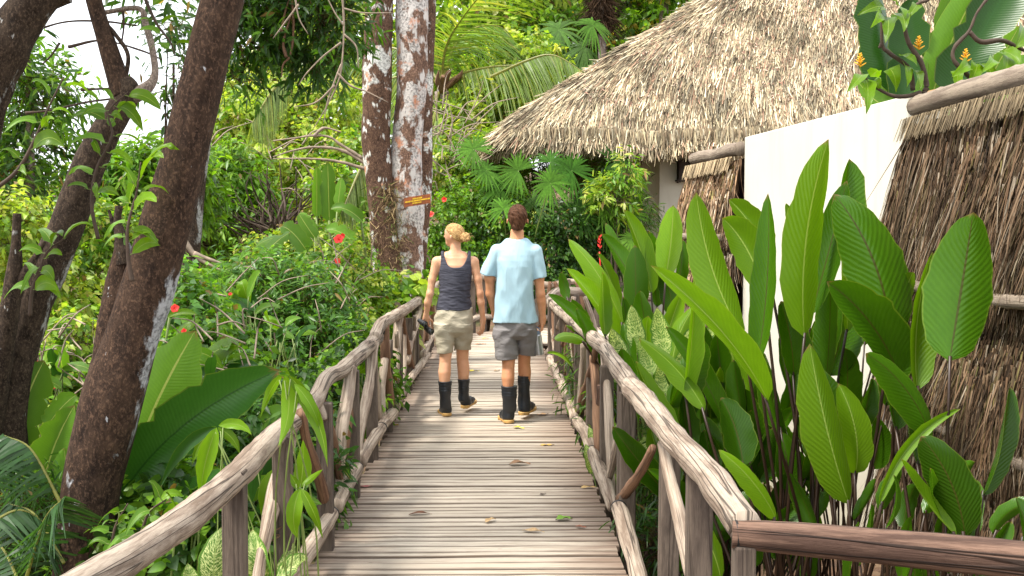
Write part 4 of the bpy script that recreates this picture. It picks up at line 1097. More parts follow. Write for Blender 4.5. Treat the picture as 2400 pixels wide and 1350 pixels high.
fl = [([(1035, 195, 22), (1045, 110, 21.6), (1085, 40, 21.2), (1150, -30, 20.8), (1260, -70, 20.4)], 1.35, .35, 100),
      ([(1035, 200, 22), (1090, 170, 21.5), (1170, 155, 21), (1250, 160, 20.6), (1320, 215, 20.2)], 1.15, 1.0, 100),
      ([(1035, 195, 22), (1070, 100, 22), (1130, 60, 22.3), (1190, 75, 22.6), (1225, 150, 23)], 1.3, .7, 100),
      ([(1035, 205, 22), (1022, 240, 21.6), (1030, 290, 21.2), (1045, 350, 21), (1058, 430, 21)], .8, .9, 80),
      ([(1035, 200, 22), (980, 175, 22), (900, 190, 22), (845, 240, 22), (820, 330, 22)], 1.3, 1.0, 100),
      ([(1035, 200, 22), (985, 140, 22.5), (900, 110, 23), (790, 140, 23.4), (700, 200, 23.8)], 1.3, .9, 100),
      ([(1035, 195, 22), (1020, 100, 22), (1010, 0, 22), (980, -80, 22)], 1.2, .3, 90),
      ([(1035, 200, 22), (1090, 235, 22.5), (1130, 250, 23), (1180, 300, 23.5)], .8, .8, 70),
      ([(900, 120, 23.2), (780, 110, 23), (690, 150, 22.8), (600, 240, 22.6)], 1.2, .9, 90),
      ([(1150, 180, 20.8), (1240, 140, 20.5), (1300, 130, 20.3), (1370, 170, 20)], .9, 1.0, 90)]
for k, (pl, lf, dp, nl) in enumerate(fl):
    frond(cp, TP(pl), lf, int(nl * .8), dp * .85, k + 3, [(.16, .25, .04), (.20, .29, .06), (.12, .22, .03)][k % 3], .035, width=.034)
for k in range(5):
    tube("spathe", [P(1035, 215, 21.8), P(1050 + 12 * k - 24, 190 - 8 * (k % 3), 21.5), P(1068 + 14 * k - 40, 165 + 16 * (k % 2), 21.3)], [.05, .06, .01], MAT['stick_brown'], cp, sides=7, n=8)
p2 = thing("palm", (P(1411, 120, 26)[0], 26, -.5), "dark palm trunk with ragged brown skirt rising behind the thatched roof", "palm")
trunk_part("trunk", [(1412, 500, 26, 11), (1412, 250, 26, 10), (1411, 100, 26, 10), (1405, -60, 26, 11)], MAT['bark_grey'], p2, .05, 6, 12)
rr2 = np.random.RandomState(3); n = 1500
v_ = rr2.rand(n); p = np.array([P(1410 + rr2.normal() * 10, -60 + 120 * a, 26) for a in v_])
d = unit(rr2.normal(size=(n, 3)) * np.array([.8, .8, .3]) + np.array([0, 0, -1.0]))
V, F, C = ribbons(p, d, .3 + .5 * rr2.rand(n), np.full(n, .03), unit(rr2.normal(size=(n, 3))), rr2.normal(size=(n, 3)) * .1, np.array([(.06, .035, .02)]) * (.5 + 1.2 * rr2.rand(n, 1)))
sk = new_mesh("dead_skirt", V, F, MAT['thatch'], p2, cols=C, smooth=False, loc=np.array(parent_loc(p2))); sk["kind"] = "stuff"
for k in range(9):
    a = k * .7; e = P(1405, -70, 26)
    frond(p2, [e, e + np.array([math.cos(a) * .8, math.sin(a) * .8, .7]), e + np.array([math.cos(a) * 1.9, math.sin(a) * 1.9, .5]), e + np.array([math.cos(a) * 2.8, math.sin(a) * 2.8, -.4])], .6, 45, .6, k, (.06, .13, .02))
p3 = thing("tree", (P(1556, 60, 28)[0], 28, -.3), "straight grey background trunk just left of the roof slope at the top", "tree")
trunk_part("trunk", [(1556, 400, 28, 12), (1556, 100, 28, 11), (1556, -100, 28, 10)], MAT['bark_grey'], p3, .05, 6, 12)
foliage("crown", [CL(1540, 40, 28.5, 110, 70), CL(1640, -60, 28, 160, 80)], 2600, .22, 'small', GREEN_MID + [(.35, .33, .04)], p3, seed=8)

for k, (pl, lf) in enumerate([([(860, 330, 14), (850, 380, 13.6), (825, 440, 13.3), (800, 500, 13)], .45), ([(905, 210, 20), (880, 300, 19), (870, 380, 18), (880, 450, 18)], .9), ([(700, 170, 17), (650, 200, 16.6), (620, 240, 16.3), (590, 290, 16)], .7)]):
    frond(cp, TP(pl), lf, 110, .8, 40 + k, (.20, .28, .06), .03, width=.024)
# --- background trees (each its own)
def bgtree(px, pyb, Y, clusters, n, size, kind, pal, label, seed, tr=.12, group="background trees", **k):
    b = P(px, pyb, Y); b[2] = GZ(b[0], b[1]) - .05
    t = thing("tree", b, label, "tree", group)
    top = np.mean([c[0] for c in clusters], axis=0)
    if not tr:
        b = P(520, 60, Y + .4); top = P(700, -160, Y + .3); tr = .09
        tube("trunk", [P(430, 900, Y + .6), P(455, 500, Y + .6), P(490, 250, Y + .5), P(560, 40, Y + .4), top], [tr, tr, tr * .9, tr * .8, tr * .5], MAT['bark_dark'], t, sides=10, n=24, rough=.1)
        b = top
    else: tube("trunk", [b, b * .5 + top * .5 + np.array([.15, 0, 0]), top], [tr, tr * .75, tr * .4], MAT['bark_dark'], t, sides=10, n=16, rough=.1)
    for q, (c, rd) in enumerate(clusters[:7]):
        m = b * .35 + top * .65
        tube("limb", [m, m * .5 + c * .5 + np.array([0, 0, .12]), c], [tr * .45, tr * .3, tr * .12], MAT['bark_dark'], t, sides=7, n=10, rough=.1)
    foliage("crown", clusters, n, size, kind, pal, t, seed=seed, **k)
    return t
bgtree(340, 700, 14, [CL(330, 430, 14, 80, 50), CL(390, 400, 14, 60, 50), CL(300, 480, 14, 80, 60), CL(420, 460, 14.5, 80, 70), CL(250, 420, 14, 60, 50)], 6000, .16, 'long', GREEN_MID, "leafy tree behind and left of the big leaning trunk, below the sky gap", 20, per=7, twig=.4)
bgtree(330, 700, 10.5, [CL(395, 60, 10.5, 50, 26), CL(430, 160, 10.5, 26, 30), CL(395, 225, 10.5, 35, 14)], 420, .13, 'long', GREEN_DARK, "thin dark leaved tree crossing the sky gap beside the leaning trunk", 21, per=7, twig=.35, tr=.03)
bgtree(640, 900, 9.5, [CL(600, 90, 9.5, 70, 60), CL(680, 40, 9.5, 80, 45), CL(760, 60, 9.5, 80, 60), CL(560, 190, 9.5, 45, 25), CL(795, 40, 9.5, 40, 50), CL(770, 150, 9.5, 60, 30), CL(650, -40, 9.5, 200, 50), CL(720, 130, 9.8, 60, 50), CL(575, 20, 9.5, 50, 50), CL(645, 120, 9.7, 45, 30)], 5200, .115, 'long', GREEN_DARK + GREEN_MID[:1], "dark leaved tree overhanging between the leaning trunk and the twin trunks", 22, per=7, twig=.3, tr=0)
bgtree(600, 700, 19, [CL(560, 300, 19, 90, 60), CL(650, 260, 19.5, 80, 60), CL(700, 340, 19, 80, 60), CL(760, 260, 20, 80, 70), CL(620, 400, 18.5, 100, 60), CL(740, 440, 18.5, 90, 60), CL(480, 360, 19, 60, 60)], 11000, .13, 'small', GREEN_LIME, "lime green fine leaved tree behind the left of the twin trunks", 23, per=8, twig=.35)
bgtree(520, 700, 17, [CL(500, 470, 17, 90, 60), CL(580, 500, 17, 80, 60), CL(460, 560, 16.5, 80, 50), CL(540, 400, 17, 60, 40)], 7000, .16, 'long', GREEN_MID, "mid green long leaved tree right of the leaning trunk", 24, per=7, twig=.4)
bgtree(640, 420, 27, [CL(620, 190, 27, 120, 50), CL(760, 160, 27, 120, 70), CL(560, 250, 27, 80, 40), CL(820, 90, 28, 110, 80)], 6500, .24, 'small', GREEN_LIME, "hazy yellow green tree against the sky, farthest behind the left of the twin trunks", 25, per=8, twig=.5)
bgtree(1080, 420, 27, [CL(1060, 60, 27, 110, 90), CL(1180, 120, 27, 110, 90), CL(1120, 240, 26, 110, 80), CL(1010, 180, 26, 60, 80), CL(1240, 30, 28, 110, 80)], 9000, .22, 'small', GREEN_MID + GREEN_LIME, "tall light green tree right behind the coconut palm", 26, per=8, twig=.5)
bgtree(1330, 420, 30, [CL(1320, 60, 30, 90, 80), CL(1290, 180, 29, 80, 50), CL(1470, 70, 30, 90, 70), CL(1380, -20, 30, 130, 60), CL(1420, 150, 29, 60, 60)], 8000, .25, 'small', GREEN_DARK + GREEN_MID + [(.40, .30, .03)], "dark green tree with some yellow leaves behind the palm trunk and roof edge", 27, per=8, twig=.5)
bgtree(1130, 600, 21.5, [CL(1130, 300, 21.5, 90, 70), CL(1190, 230, 21.8, 80, 60), CL(1085, 400, 21, 70, 60), CL(1170, 370, 20.5, 60, 50), CL(1230, 150, 23, 80, 50)], 7500, .15, 'small', GREEN_LIME, "bright lime tree beside the tip of the thatched roof", 28, per=8, twig=.35)
bgtree(800, 650, 15.5, [CL(800, 470, 15.5, 60, 50), CL(840, 560, 15.5, 60, 50), CL(820, 380, 16.5, 40, 50)], 2600, .13, 'small', GREEN_MID + GREEN_LIME, "small green tree just left of the twin trunks, above the red flowers", 29, per=8, twig=.3, tr=.05)
bgtree(30, 900, 9.5, [CL(20, 560, 9.5, 70, 80), CL(100, 680, 9.5, 80, 60), CL(40, 790, 9.2, 70, 50)], 4500, .08, 'small', GREEN_LIME, "pale lime bushy tree at the far left edge behind the mossy trunk", 30, per=8, twig=.25, tr=.04)
bgtree(200, 900, 11, [CL(200, 560, 11, 90, 70), CL(260, 640, 11, 70, 70), CL(160, 760, 10.5, 90, 60), CL(330, 560, 11.5, 50, 60), CL(180, 860, 10, 80, 60)], 7500, .085, 'small', GREEN_LIME + GREEN_MID, "yellow green fine leaved bush between the mossy tree and the leaning trunk", 31, per=8, twig=.28, tr=.05)

# far-off wood, reads as one mass
wood_cl = []
rw = random.Random(4)
for k in range(75):
    px_ = rw.uniform(-1100, 3500); Y = rw.uniform(34, 52)
    if px_ < 480: top = rw.uniform(450, 500)
    elif px_ < 620: top = 440 - (px_ - 480) * 1.4
    else: top = rw.uniform(-60, 60)
    py_ = rw.uniform(top + 60, 620)
    wood_cl.append(CL(px_, py_, Y, 110, 90))
for k in range(34):
    px_ = -100 + k * 22; wood_cl.append(CL(px_, 500 - max(0, px_ - 450) * 1.0 + rw.uniform(-22, 14), 36, 50, 40))
wd = foliage("distant_wood", wood_cl, 60000, .42, 'small', GREEN_MID + GREEN_LIME + GREEN_DARK, None, seed=40, per=8, twig=1.0, loc=(0, 45, 0), shell=.2)
tag(wd, "dense far off green wood closing the view behind everything", "wood", kind="stuff")
# ================================================================== SHRUBS
def shrub(px, py, Y, clusters, n, size, kind, pal, label, seed, group=None, flowers=None, name="shrub", cat="shrub", stems=7, stem_col='twig_dark', **k):
    b = P(px, py, Y); b[2] = GZ(b[0], b[1])
    t = thing(name, b, label, cat, group)
    a = Acc(); r = random.Random(seed)
    for q in range(stems):
        c, rd = clusters[q % len(clusters)]
        e = c + np.array([r.uniform(-.7, .7) * rd[0], r.uniform(-.5, .5) * rd[1], r.uniform(-.2, .9) * rd[2]])
        s = b + np.array([r.uniform(-.1, .1), r.uniform(-.1, .1), 0])
        a.tube([s, s * .5 + e * .5 + np.array([r.uniform(-.15, .15), 0, .1]), e], [.02, .013, .004], sides=6, n=8)
    a.build("stems", MAT[stem_col], t, cols=False)
    foliage("foliage", clusters, n, size, kind, pal, t, seed=seed, **k)
    for f_ in (flowers or []): blossom(t, *f_)
    return t
def blossom(parent, px, py, Y, rpx=11, mat='flower'):
    c = P(px, py, Y); R = M(rpx, Y); r = np.random.RandomState(int(px)); ax = unit(np.array([r.normal() * .5, -1.0, .3 + r.normal() * .3]))
    u = unit(np.cross(ax, [0, 0, 1.0])); v = np.cross(u, ax)
    a = Acc()
    for k in range(5):
        th = k * 1.2566 + r.rand() * .3; d = u * math.cos(th) + v * math.sin(th)
        V, F, uv = blade_arrays(c, c + d * R + ax * R * .35, R * .95, ax, fold=.1, shape='paddle', ns=5, nu=1, wave=.1, seed=k, bend=ax * .15 * R)
        a.add(V, F)
    a.tube([c, c + ax * R * 1.0 - v * R * .2], [R * .06, R * .09], sides=6, n=4)
    a.build("flower", MAT[mat], parent, cols=False)
S = shrub
S(640, 950, 8.6, [CL(600, 690, 8.6, 90, 70), CL(700, 720, 8.6, 100, 80), CL(560, 790, 8.4, 90, 80), CL(690, 830, 8.4, 110, 90), CL(770, 800, 8.6, 70, 80)], 9500, .085, 'long', GREEN_BLUE, "large dark glossy leaved shrub left of the railing, in the middle of the left slope", 50, per=7, twig=.25)
S(820, 900, 10.6, [CL(800, 650, 10.6, 80, 60), CL(860, 720, 10.6, 60, 60), CL(780, 740, 10.4, 80, 60), CL(850, 800, 10, 50, 70), CL(740, 650, 10.8, 50, 40)], 7000, .06, 'small', GREEN_LIME + GREEN_MID, "bushy hibiscus with red flowers close left of the twin trunks", 51, group="red flowering hibiscus bushes",
  flowers=[(795, 562, 10.2, 13), (790, 612, 10.2, 8), (804, 553, 10.25, 7)], per=8, twig=.2)
S(760, 800, 14, [CL(740, 590, 14, 110, 40), CL(830, 600, 14, 60, 60), CL(660, 610, 14, 80, 40)], 5500, .085, 'small', GREEN_MID + GREEN_LIME, "bright green bush beyond the hibiscus, left of the twin trunks", 52, per=8, twig=.3)
S(470, 1000, 6.6, [CL(450, 760, 6.8, 60, 60), CL(500, 860, 6.5, 80, 70), CL(440, 900, 6.3, 70, 70), CL(560, 930, 6.2, 70, 60), CL(420, 690, 7, 40, 40)], 5500, .075, 'small', GREEN_MID + GREEN_BLUE, "green hibiscus with red flowers right of the leaning trunk", 53, group="red flowering hibiscus bushes",
  flowers=[(410, 724, 6.2, 11), (433, 777, 6.0, 8), (540, 690, 6.4, 5)], per=8, twig=.2)
S(100, 1100, 7.4, [CL(90, 900, 7.4, 80, 60), CL(150, 960, 7.2, 70, 60), CL(110, 1050, 7, 80, 60), CL(180, 800, 7.6, 50, 50)], 5200, .07, 'small', GREEN_LIME + GREEN_MID, "green hibiscus with small red flowers between the mossy tree and leaning trunk", 54, group="red flowering hibiscus bushes",
  flowers=[(124, 905, 6.8, 8), (90, 850, 6.9, 6)], per=8, twig=.2)
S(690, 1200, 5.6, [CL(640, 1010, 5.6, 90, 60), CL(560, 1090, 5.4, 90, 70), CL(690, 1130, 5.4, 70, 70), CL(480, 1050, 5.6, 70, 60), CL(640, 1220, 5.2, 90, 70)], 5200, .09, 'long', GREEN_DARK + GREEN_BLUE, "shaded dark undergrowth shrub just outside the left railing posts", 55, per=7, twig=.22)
S(870, 1000, 7.9, [CL(840, 850, 7.9, 40, 60), CL(800, 930, 7.6, 60, 60), CL(870, 930, 8, 40, 60), CL(740, 940, 7.2, 60, 60)], 4000, .07, 'small', GREEN_DARK + GREEN_MID, "dark small leaved shrub behind the left railing sticks", 56, flowers=[(817, 1007, 6.4, 6), (909, 832, 8.4, 5)], per=8, twig=.2)
S(400, 1300, 4.7, [CL(380, 1260, 4.6, 60, 50), CL(470, 1280, 4.4, 80, 60), CL(330, 1330, 4.4, 60, 50), CL(420, 1180, 4.8, 60, 50)], 2600, .08, 'broad', GREEN_DARK + GREEN_MID, "low broad leaved undergrowth below the near left rail", 57, per=6, twig=.2)
S(80, 1300, 5.2, [CL(60, 1200, 5.2, 90, 70), CL(140, 1290, 5, 80, 60), CL(30, 1330, 5, 80, 60)], 2600, .09, 'blade', GREEN_DARK + GREEN_BLUE, "dark grassy undergrowth in the lower left corner", 58, per=7, twig=.2)
S(930, 720, 11.3, [CL(905, 700, 11.2, 45, 28), CL(960, 690, 11.2, 30, 22), CL(880, 750, 10.6, 40, 30), CL(935, 740, 11.0, 40, 30)], 650, .15, 'broad', GREEN_MID + GREEN_LIME, "heart leaved climber at the foot of the twin trunks", 59, per=5, twig=.25, name="climbing_plant", cat="plant", shell=.2)
# hedge behind the walkers
S(1075, 700, 18, [CL(1060, 520, 18, 70, 50), CL(1010, 600, 18, 60, 60), CL(1100, 600, 18, 80, 60), CL(1040, 690, 17.6, 80, 60), CL(1110, 470, 18.3, 60, 40)], 9500, .085, 'small', GREEN_MID, "dense small leaved hibiscus hedge with red flowers behind the woman's head", 60, group="hedge bushes behind the walkers",
  flowers=[(1011, 504, 17.2, 9), (1042, 468, 17.4, 7)], per=8, twig=.25)
S(1180, 700, 18, [CL(1170, 540, 18, 70, 60), CL(1160, 640, 17.8, 80, 70), CL(1220, 590, 18, 60, 60), CL(1180, 480, 18.3, 60, 40)], 9000, .085, 'small', GREEN_MID + GREEN_DARK, "dense glossy hedge bush directly behind the man's shoulders", 61, group="hedge bushes behind the walkers", per=8, twig=.25)
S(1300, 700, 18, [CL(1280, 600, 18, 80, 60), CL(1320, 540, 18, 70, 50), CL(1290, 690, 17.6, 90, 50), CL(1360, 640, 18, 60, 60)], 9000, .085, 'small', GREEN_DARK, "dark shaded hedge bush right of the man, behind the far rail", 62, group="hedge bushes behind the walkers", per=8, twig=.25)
S(1080, 600, 20, [CL(1040, 430, 20, 60, 60), CL(1100, 380, 20, 60, 50), CL(1150, 440, 20, 60, 50)], 6000, .10, 'small', GREEN_LIME + GREEN_MID, "light green bush above the hedge, beside the lichen trunk", 63, per=8, twig=.3)
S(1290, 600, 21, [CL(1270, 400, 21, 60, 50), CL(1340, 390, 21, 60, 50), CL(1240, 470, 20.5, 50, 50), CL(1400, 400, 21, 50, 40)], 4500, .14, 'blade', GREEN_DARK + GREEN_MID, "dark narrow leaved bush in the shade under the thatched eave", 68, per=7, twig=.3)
S(1450, 650, 18.5, [CL(1440, 520, 18.5, 90, 70), CL(1450, 430, 19, 40, 60), CL(1400, 600, 18.5, 70, 60), CL(1470, 580, 18.5, 30, 60)], 8000, .15, 'blade', GREEN_DARK + GREEN_MID, "bushy narrow leaved plant in front of the cream house wall", 64, per=7, twig=.3)
S(1450, 640, 17.5, [CL(1430, 470, 17.8, 40, 40), CL(1470, 400, 17.8, 22, 22)], 900, .16, 'long', GREEN_LIME + GREEN_MID, "light green leafy shrub at the left corner of the house wall", 66, per=7, twig=.3)
# shade planting under the right hand plants
S(1500, 1250, 5.6, [CL(1560, 1120, 5.8, 70, 60), CL(1640, 1200, 5.4, 80, 70), CL(1540, 1270, 5.2, 60, 60), CL(1740, 1230, 5.6, 80, 70)], 2600, .10, 'blade', GREEN_DARK, "dark grassy undergrowth below the right railing", 65, per=6, twig=.2, shell=.2)
S(1420, 1000, 8, [CL(1440, 900, 8, 60, 70), CL(1380, 900, 8.6, 40, 60), CL(1470, 1000, 7.2, 60, 60)], 2600, .10, 'blade', GREEN_DARK + GREEN_MID, "dark undergrowth behind the middle of the right railing", 67, per=6, twig=.25, shell=.2)

# ================================================================== FAN PALMS
def fan_leaf(parent, c, R, axis, up, n=30, spread=5.2, droop=.35, col=(.10, .20, .03), seed=0, label=None):
    r = np.random.RandomState(seed); axis, up = unit(np.array(axis, float)), np.array(up, float)
    up = unit(up - axis * up.dot(axis)); s = np.cross(up, axis)
    th = np.linspace(-spread / 2, spread / 2, n) + r.normal(size=n) * .03
    d = up[None] * np.cos(th)[:, None] + s[None] * np.sin(th)[:, None] + axis[None] * .12
    d = unit(d); side = unit(np.cross(d, axis))
    cc = np.array(col) * (.7 + .6 * r.rand(n, 1))
    V, F, C = ribbons(np.tile(c, (n, 1)), d, R * (.85 + .2 * r.rand(n)), np.full(n, R * spread / n * .50), side, np.array([[0, 0, -1.0]]) * R * droop * (.6 + .8 * r.rand(n, 1)), cc, nseg=4, taper=.05)
    # pinch at the hub: widest at 60% of the length
    k = 10; Vv = V.reshape(n, 5, 2, 3); mid = Vv.mean(2, keepdims=True); wf = np.array([.12, .75, 1.0, .8, .05])[None, :, None, None]
    Vv = mid + (Vv - mid) / np.linspace(1, .05, 5)[None, :, None, None].clip(.3) * wf
    acc = Acc(); addr(acc, Vv.reshape(-1, 3), F, C)
    o = acc.build("leaf", MAT['fan'], parent, smooth=False)
    return o
def fan_palm(px, py, Y, leaves, label, seed, col):
    b = P(px, py, Y); b[2] = GZ(b[0], b[1])
    t = thing("fan_palm", b, label, "palm", "fan palms below the thatched eave")
    r = random.Random(seed)
    hub = b + np.array([0, 0, .4])
    for k, (lx_, ly_, rp) in enumerate(leaves):
        Yl = Y - r.uniform(0, .8); c = P(lx_, ly_, Yl)
        ax = (r.uniform(-.5, .5), -1, r.uniform(.2, .9)); up = (r.uniform(-1, 1), 0, r.uniform(-.3, 1))
        o = fan_leaf(t, c, M(rp, Yl), ax, up, seed=seed * 50 + k, col=np.array(col) * r.uniform(.6, 1.5), spread=r.uniform(4.6, 5.8), droop=r.uniform(.1, .6))
        tube("petiole", [c, c * .6 + hub * .4 + np.array([0, .1, .2]), hub], [.010, .012, .016], MAT['petiole_green'], o, sides=6, n=8, loc=np.array(parent_loc(t)))
    return t
fan_palm(1200, 700, 18.0, [(1172, 440, 62), (1248, 482, 75), (1140, 400, 55), (1215, 400, 60), (1110, 350, 55), (1290, 430, 60), (1180, 490, 50)], "fan palm spreading above the man's head", 1, (.08, .19, .02))
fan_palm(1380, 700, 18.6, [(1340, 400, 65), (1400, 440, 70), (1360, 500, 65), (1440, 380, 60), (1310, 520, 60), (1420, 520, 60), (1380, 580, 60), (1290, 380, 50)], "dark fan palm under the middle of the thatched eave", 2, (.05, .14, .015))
fan_palm(1480, 700, 18.2, [(1440, 440, 55), (1470, 500, 55), (1410, 480, 55), (1475, 400, 45), (1430, 560, 55), (1480, 560, 45)], "light fan palm beside the left corner of the cream house wall", 3, (.11, .24, .02))
fan_palm(1340, 300, 24.5, [(1310, 70, 70), (1370, 110, 60), (1280, 100, 60), (1340, 160, 60), (1390, 60, 55), (1400, 180, 50)], "fan palm standing behind the hip of the thatched roof", 4, (.07, .16, .02))

# ================================================================== BANANAS AND OTHER BROAD LEAVED PLANTS, LEFT
TOC = np.array([0, -1.0, .15])
def nh(seed, sx=.5, sz=.5):
    r = np.random.RandomState(seed); return TOC + np.array([r.uniform(-sx, sx), 0, r.uniform(-sz, sz)])
def plant(name, px, Y, label, cat="plant", group=None, z=None):
    b = P(px, 1000, Y); b[2] = GZ(b[0], b[1]) if z is None else z
    return thing(name, b, label, cat, group), b
def leafs(t, b, rows, mat, stem_mat, shape='oval', ns=14, nu=4, stem_r=.008, fold=.4, wave=.012, stem_spread=.12):
    """rows: base px,py, tip px,py, Y, width px, (nx,nz hint), bend px (x,y), droop"""
    for k, row in enumerate(rows):
        bx, by, tx, ty, Y, w = row[:6]
        hx, hz = row[6] if len(row) > 6 else (0, .2)
        bdx, bdy = row[7] if len(row) > 7 else (0, 0)
        dY = row[8] if len(row) > 8 else 0.0
        mt = MAT[row[9]] if len(row) > 9 and row[9] else mat
        p0, p1 = P(bx, by, Y), P(tx, ty, Y + dY)
        r = np.random.RandomState(int(bx + ty))
        big_leaf(t, p0, p1, M(w, Y) * (1.22 if shape == 'cal' else 1 + fold * .25), TOC + np.array([hx, 0, hz]), mt, stem_to=b + np.array([r.uniform(-1, 1) * stem_spread, r.uniform(-1, 1) * stem_spread, 0]),
                 stem_r=stem_r, stem_mat=stem_mat, bend=(M(bdx, Y), r.uniform(-.04, .04), -M(bdy, Y)), fold=(fold * (1 if k % 3 else -.6) + r.uniform(-.1, .1)) * (2.0 if shape == 'cal' else 1), asym=r.uniform(-.8, .8) if shape == 'cal' else 0, droop=M(w, Y) * r.uniform(-.1, .15) if shape == 'cal' else 0, shape=shape, ns=ns, nu=nu, wave=wave, seed=k + int(bx), twist=r.uniform(-.35, .35))
t, b = plant("banana_plant", 300, 4.9, "banana plant with upright light leaf and long dark leaf right of the leaning trunk")
leafs(t, b, [(292, 1150, 458, 775, 4.9, 135, (.3, .2), (-12, 0), 0.1), (282, 1165, 655, 868, 4.75, 118, (-.5, -.5), (-30, -25), -.1, 'banana_dark'),
             (500, 1010, 432, 868, 5.3, 70, (.2, 0), (-8, 8), 0, 'banana_dark'), (330, 1230, 560, 1130, 4.7, 90, (0, .4), (0, -20), -.3, 'banana_dark')], MAT['banana'], MAT['petiole_green'], 'banana', 22, 5, .022, wave=.02)
t, b = plant("banana_plant", 120, 5.4, "banana plant with torn leaves between the mossy tree and the leaning trunk")
leafs(t, b, [(40, 1050, 104, 845, 5.6, 85, (.3, 0), (-10, 0)), (95, 1190, 175, 950, 5.3, 80, (.4, .2), (-16, 0)), (110, 1000, 180, 925, 5.6, 45, (0, .4), (0, -8)), (160, 1200, 150, 1050, 5.2, 60, (.2, 0))], MAT['banana'], MAT['petiole_green'], 'banana', 18, 4, .02, wave=.03)
t, b = plant("banana_plant", 770, 13.5, "banana plant with upright leaves left of the twin trunks, above the bushes")
leafs(t, b, [(772, 520, 768, 378, 13.5, 34, (.2, 0)), (742, 510, 742, 388, 13.5, 26, (.6, 0)), (805, 520, 858, 470, 13.3, 30, (0, .5), (0, -10)), (790, 500, 800, 415, 13.4, 26, (-.3, 0)), (850, 520, 775, 490, 13, 28, (0, .8), (0, -14)), (830, 500, 852, 430, 13.6, 20, (.5, .2)), (745, 545, 700, 500, 13, 26, (0, .8), (-4, -8))], MAT['banana'], MAT['petiole_green'], 'banana', 12, 3, .02, wave=.03)
t, b = plant("heliconia_plant", 650, 10.5, "cluster of arching light green heliconia leaves above the dark shrub")
leafs(t, b, [(600, 620, 680, 545, 10.5, 40, (0, .8), (0, -10)), (720, 590, 660, 530, 10.7, 42, (0, .6), (0, -12)), (560, 650, 480, 640, 10, 34, (0, .9), (0, -16)), (640, 640, 560, 665, 10, 40, (.2, .9), (0, -20)), (700, 640, 780, 610, 10.5, 36, (0, .9), (0, -14)), (620, 690, 520, 720, 9.6, 44, (0, 1), (0, -22)), (740, 560, 700, 500, 11.5, 30, (0, .4)), (830, 570, 760, 540, 11, 34, (0, .8), (0, -12)), (560, 700, 470, 650, 9.6, 50, (.4, .4), (0, -10)), (660, 560, 590, 590, 10.8, 30, (0, 1), (0, -12))], MAT['banana'], MAT['petiole_green'], 'banana', 12, 3, .012, wave=.03)
t, b = plant("heliconia_plant", 440, 6.2, "low clump of light broad leaves beside the leaning trunk, below the red flower")
leafs(t, b, [(410, 790, 470, 750, 6.2, 30, (0, .8), (0, -8), 0, 'calathea_back'), (390, 745, 462, 738, 6.2, 22, (0, .9), (0, -6), 0, 'calathea_back'), (470, 800, 540, 770, 6.4, 38, (0, .8), (0, -10)), (560, 940, 690, 930, 5.6, 55, (0, .5), (0, -12)), (600, 1010, 690, 960, 5.4, 46, (0, .7), (0, -14)), (440, 870, 520, 850, 6, 46, (0, .7), (0, -14)), (510, 960, 600, 900, 5.8, 50, (.1, .6), (0, -18))], MAT['banana'], MAT['petiole_green'], 'oval', 12, 3, .01)
def slope_plant(px, py, Y, n, size, seed, label, mats=('banana', 'calathea_back', 'banana_dark')):
    t, b = plant("broad_leaved_plant", px, Y, label, "plant", "broad leaved plants scattered over the left slope"); r = random.Random(seed); rows = []
    for q in range(n):
        an = r.gauss(0, 1.0); ln = size * r.uniform(.6, 1.2); bx, by = px + r.uniform(-.5, .5) * size, py + r.uniform(-.3, .4) * size
        rows.append((bx, by, bx + math.sin(an) * ln, by - math.cos(an) * ln * .7, Y + r.uniform(-.2, .2), ln * r.uniform(.3, .45), (r.uniform(-.8, .8), r.uniform(.1, 1.4)), (0, -ln * .15), r.uniform(-.2, .1), r.choice(mats)))
    leafs(t, b, rows, MAT['banana'], MAT['petiole_green'], 'oval', 10, 2, .006)
slope_plant(700, 660, 9.4, 12, 70, 1, "broad leaved plant on top of the big dark shrub")
slope_plant(560, 720, 7.9, 12, 80, 2, "broad leaved plant at the left end of the big dark shrub")
slope_plant(480, 880, 5.9, 12, 110, 3, "broad leaved plant above the long dark banana leaf")
slope_plant(780, 640, 10.2, 8, 50, 4, "small broad leaved plant beside the two red hibiscus flowers")
slope_plant(660, 780, 7.6, 9, 70, 5, "broad leaved plant in the middle of the big dark shrub")
slope_plant(120, 880, 6.6, 9, 80, 6, "broad leaved plant between the two left trunks")
slope_plant(820, 880, 7.4, 8, 60, 7, "broad leaved plant behind the left railing sticks")
slope_plant(430, 1210, 4.3, 10, 100, 8, "broad leaved seedling under the long dark banana leaf")
slope_plant(610, 1160, 4.9, 10, 100, 9, "broad leaved seedling behind the two nearest left railing posts")
t, b = plant("climbing_plant", 690, 4.0, "climber with long drooping pointed leaves hanging over the near left rail")
Yh = 3.72
